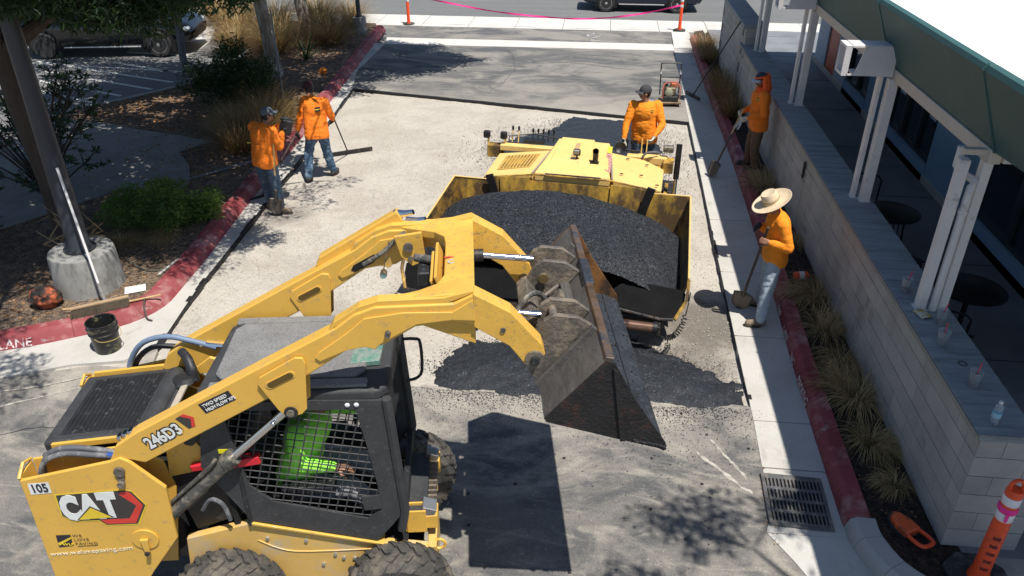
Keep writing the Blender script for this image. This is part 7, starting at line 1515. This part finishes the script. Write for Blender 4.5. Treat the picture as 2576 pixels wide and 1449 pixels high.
MB().lathe([(.02, 0), (.09, .01), (.09, .06), (.05, .08), (0, .08)], (-.05, -.16, .30), 16, Matrix.Rotation(R(90), 3, 'X')).build('recoil_starter', mat('recoil_grey', (.3, .3, .22), .5), pc); MB().box((-.11, .02, .42), (.10, .12, .10)).build('air_filter', M_black, pc, bevel=.02)
MB().tube(jit([(-.19, -.22, .16), (-.19, -.2, .40), (-.12, -.1, .50), (.12, -.1, .50), (.19, -.2, .40), (.19, -.22, .16)], 4), .014, 8).build('roll_cage', mat('cage_red', (.45, .10, .06), .5, dirt=.4), pc)
MB().tube(jit([(-.21, .16, .15), (-.22, .18, .5), (-.225, .20, .80), (-.19, .21, .86), (.19, .21, .86), (.225, .20, .80), (.22, .18, .5), (.21, .16, .15)], 4), .015, 8).build('handle', M_blk, pc); MB().tube([(-.22, .185, .55), (.22, .185, .55)], .012, 8).build('handle_crossbar', M_blk, pc)
for s in (-1, 1): MB().tube([(s*.223, .19, .62), (s*.225, .2, .72)], .019, 8).build('grip_sleeve', M_rfl, pc)
# ---------------------------------------------------------------- vehicles
M_glassc = mat('car_glass', (.012, .014, .016), .04, spec=.9, var=.05); M_alloy = mat('alloy_wheel', (.7, .7, .71), .35, metal=.25, var=.05); M_ctyre = mat('car_tyre', (.025, .025, .026), .85, var=.2)
def car(name, loc, rz, label, cat, colr, stations, wb_, r_w=.34, spokes=10, hw=.9, scale=1., fx=0.):
    c_ = empty(name, loc, rz, label, cat); c_.scale = (scale,)*3; paint = mat(name+'_paint', colr, .22, metal=.3, coat=1., var=.03)
    V_ = []; F_ = []; mi = []; NR = 16
    for (x, zl, zb, zt, wb2, wt) in stations:
        half = [(0, zl), (.75*wb2, zl), (.96*wb2, zl+.08), (wb2, zl+.22), (wb2*1.0, (zl+zb)/2+.08), (wb2*.985, zb-.04), (wb2*.95, zb), (wt+(wb2*.95-wt)*.12, zb+(zt-zb)*.88), (wt*.86, zt), (0, zt+.012)]
        ring = [(x, -a, b) for a, b in half]+[(x, a, b) for a, b in reversed(half[1:-1])]; NR = len(ring); V_ += ring
    mb = MB(); n = len(stations)
    for i in range(n-1):
        cabin = stations[i][3]-stations[i][2] > .12 or stations[i+1][3]-stations[i+1][2] > .12
        for k in range(NR):
            gl = cabin and k in (6, NR-8)
            F_.append((i*NR+k, (i+1)*NR+k, (i+1)*NR+(k+1) % NR, i*NR+(k+1) % NR)); mi.append(1 if gl else 0)
    F_.append(tuple(reversed(range(NR)))); mi.append(0); F_.append(tuple((n-1)*NR+k for k in range(NR))); mi.append(0)
    mb.v = V_; mb.f = [tuple(reversed(f)) for f in F_]; mb.m = mi
    body = mb.build('body', [paint, M_glassc], c_, ang=50)
    RXm = Matrix.Rotation(pi/2, 3, 'X')
    def whl():
        W = empty('wheel', (0, 0, 0)); W.parent = c_
        MB().lathe([(r_w*.66, -.10), (r_w*.9, -.11), (r_w*.985, -.09), (r_w, -.03), (r_w, .06), (r_w*.9, .11), (r_w*.66, .1)], n=36, mtx=RXm).build('tyre', M_ctyre, W)
        m_ = MB(); m_.lathe([(r_w*.58, .085), (r_w*.62, .10), (r_w*.68, .10), (r_w*.68, .03), (r_w*.58, .02)], n=36, mtx=RXm)
        for k in range(spokes):
            a = 2*pi*(k//2)/(spokes/2)+(.14 if k % 2 else -.14); m_.box((r_w*.36*cos(a), -.085, r_w*.36*sin(a)), (r_w*.56, .025, .032), Matrix.Rotation(-a, 3, 'Y'))
        m_.lathe([(0, .10), (.05, .10), (.06, .07), (0, .07)], n=14, mtx=RXm); m_.build('rim', M_alloy, W, smooth=True)
        MB().lathe([(0, .03), (r_w*.64, .03), (r_w*.64, .02), (0, .02)], n=24, mtx=RXm).build('brake_back', M_dark, W)
        return W
    w0 = whl(); w0.location = (wb_/2+fx, -hw+.055, r_w)
    for x_, s in ((-wb_/2+fx, 1), (wb_/2+fx, -1), (-wb_/2+fx, -1)):
        c2 = copytree(w0, c_, (x_, -s*(hw-.055), r_w)); c2.rotation_euler = (0, .4*x_, 0 if s > 0 else pi)
    for x_ in (wb_/2+fx, -wb_/2+fx):
        for s in (1, -1):
            m_ = MB(); pr = [(x_+(r_w+.07)*cos(a), r_w+(r_w+.07)*sin(a)) for a in np.linspace(0, pi, 15)]; m_.plate(pr+[(x_-r_w-.07, .15), (x_+r_w+.07, .15)], *sorted((s*(hw+.004), s*(hw-.05)))); m_.build('wheel_arch', M_dark, c_, smooth=False)
    L0, L1 = stations[0][0], stations[-1][0]
    for s in (1, -1):
        MB().ball((L1-.16, s*(hw-.2), .72), (.13, .14, .07), 8).build('headlight', mat('headlight_lens', (.5, .56, .6), .08, spec=.8), c_)
        MB().ball((L0+.12, s*(hw-.18), .85), (.07, .12, .10), 8).build('tail_light', mat('tail_light_red', (.4, .01, .01), .2), c_)
        MB().ball((.65, s*(hw+.07), 1.02), (.09, .08, .07), 6).build('wing_mirror', paint, c_)
    for x_ in (.35, -.65):
        for s in (1, -1): MB().box((x_, s*(hw+.006), .86), (.16, .02, .025)).build('door_handle', M_alloy, c_, bevel=.006)
    for s in (1, -1): MB().box((fx, s*(hw-.01), .30), (wb_-r_w*2-.3, .02, .03)).build('sill_trim', M_alloy, c_, bevel=.004)
    MB().box((L1-.02, 0, .55), (.06, 1.0, .22)).build('grille', M_black, c_, bevel=.02)
    return c_
van = [(-2.35, .45, .95, 1.0, .80, .60), (-2.3, .32, .98, 1.45, .88, .66), (-2.0, .28, 1.0, 1.68, .93, .72), (-1.0, .25, 1.0, 1.74, .95, .76), (.2, .25, .98, 1.72, .95, .74), (.7, .25, .98, 1.60, .95, .70), (1.35, .25, .98, 1.12, .94, .70), (1.9, .27, .90, .96, .92, .72), (2.3, .32, .78, .84, .82, .66), (2.42, .42, .62, .68, .70, .55)]
cv = Vector(((-15.1-12.06)/2, (20.36+20.92)/2, 0)); an_ = math.atan2(.56, 3.04); nn_ = Vector((-sin(an_), cos(an_), 0))
car('parked_van', tuple(cv+nn_*.86), an_, 'black parked van with silver wheels, half hidden by foliage', 'van', (.008, .008, .010), van, 3.05, r_w=.35, hw=.95)
sed = [(-2.3, .45, .80, .85, .78, .60), (-2.2, .30, .88, .98, .86, .68), (-1.7, .25, .92, 1.02, .90, .70), (-1.0, .22, .93, 1.36, .92, .62), (-.3, .22, .92, 1.46, .92, .62), (.3, .22, .90, 1.42, .92, .62), (1.05, .22, .90, .98, .91, .70), (1.8, .25, .82, .86, .88, .70), (2.2, .32, .68, .72, .80, .62), (2.32, .42, .55, .6, .68, .5)]
car('dark_blue_car', (1.38, 29.52, -.03), pi, 'dark blue car on the street behind the pink tape', 'car', (.010, .018, .040), sed, 2.7, r_w=.335, hw=.92, scale=.90, fx=.02)
car('white_car', (-14.9, 30.2, -.03), 0, 'white car on the street glimpsed beyond the parking walkway', 'car', (.7, .7, .7), sed, 2.7, r_w=.33, hw=.92)
# LANE / FIRE LANE lettering on the kerbs
kerbtext('LANE', -6.98, 7.045, R(21), .15, z=.02, tilt=55, sx=1.0)
for s_, y_ in (('FIRE', 9.0), ('LANE', 8.5), ('NO', 7.9), ('PARKING', 7.45)): kerbtext(s_, lin(kRo, y_)-.062, y_, R(-90), .13, z=.02, tilt=80, sx=.85)
kerbtext('LANE', -6.17, 19.2, R(-95), .14, z=.02, tilt=60)
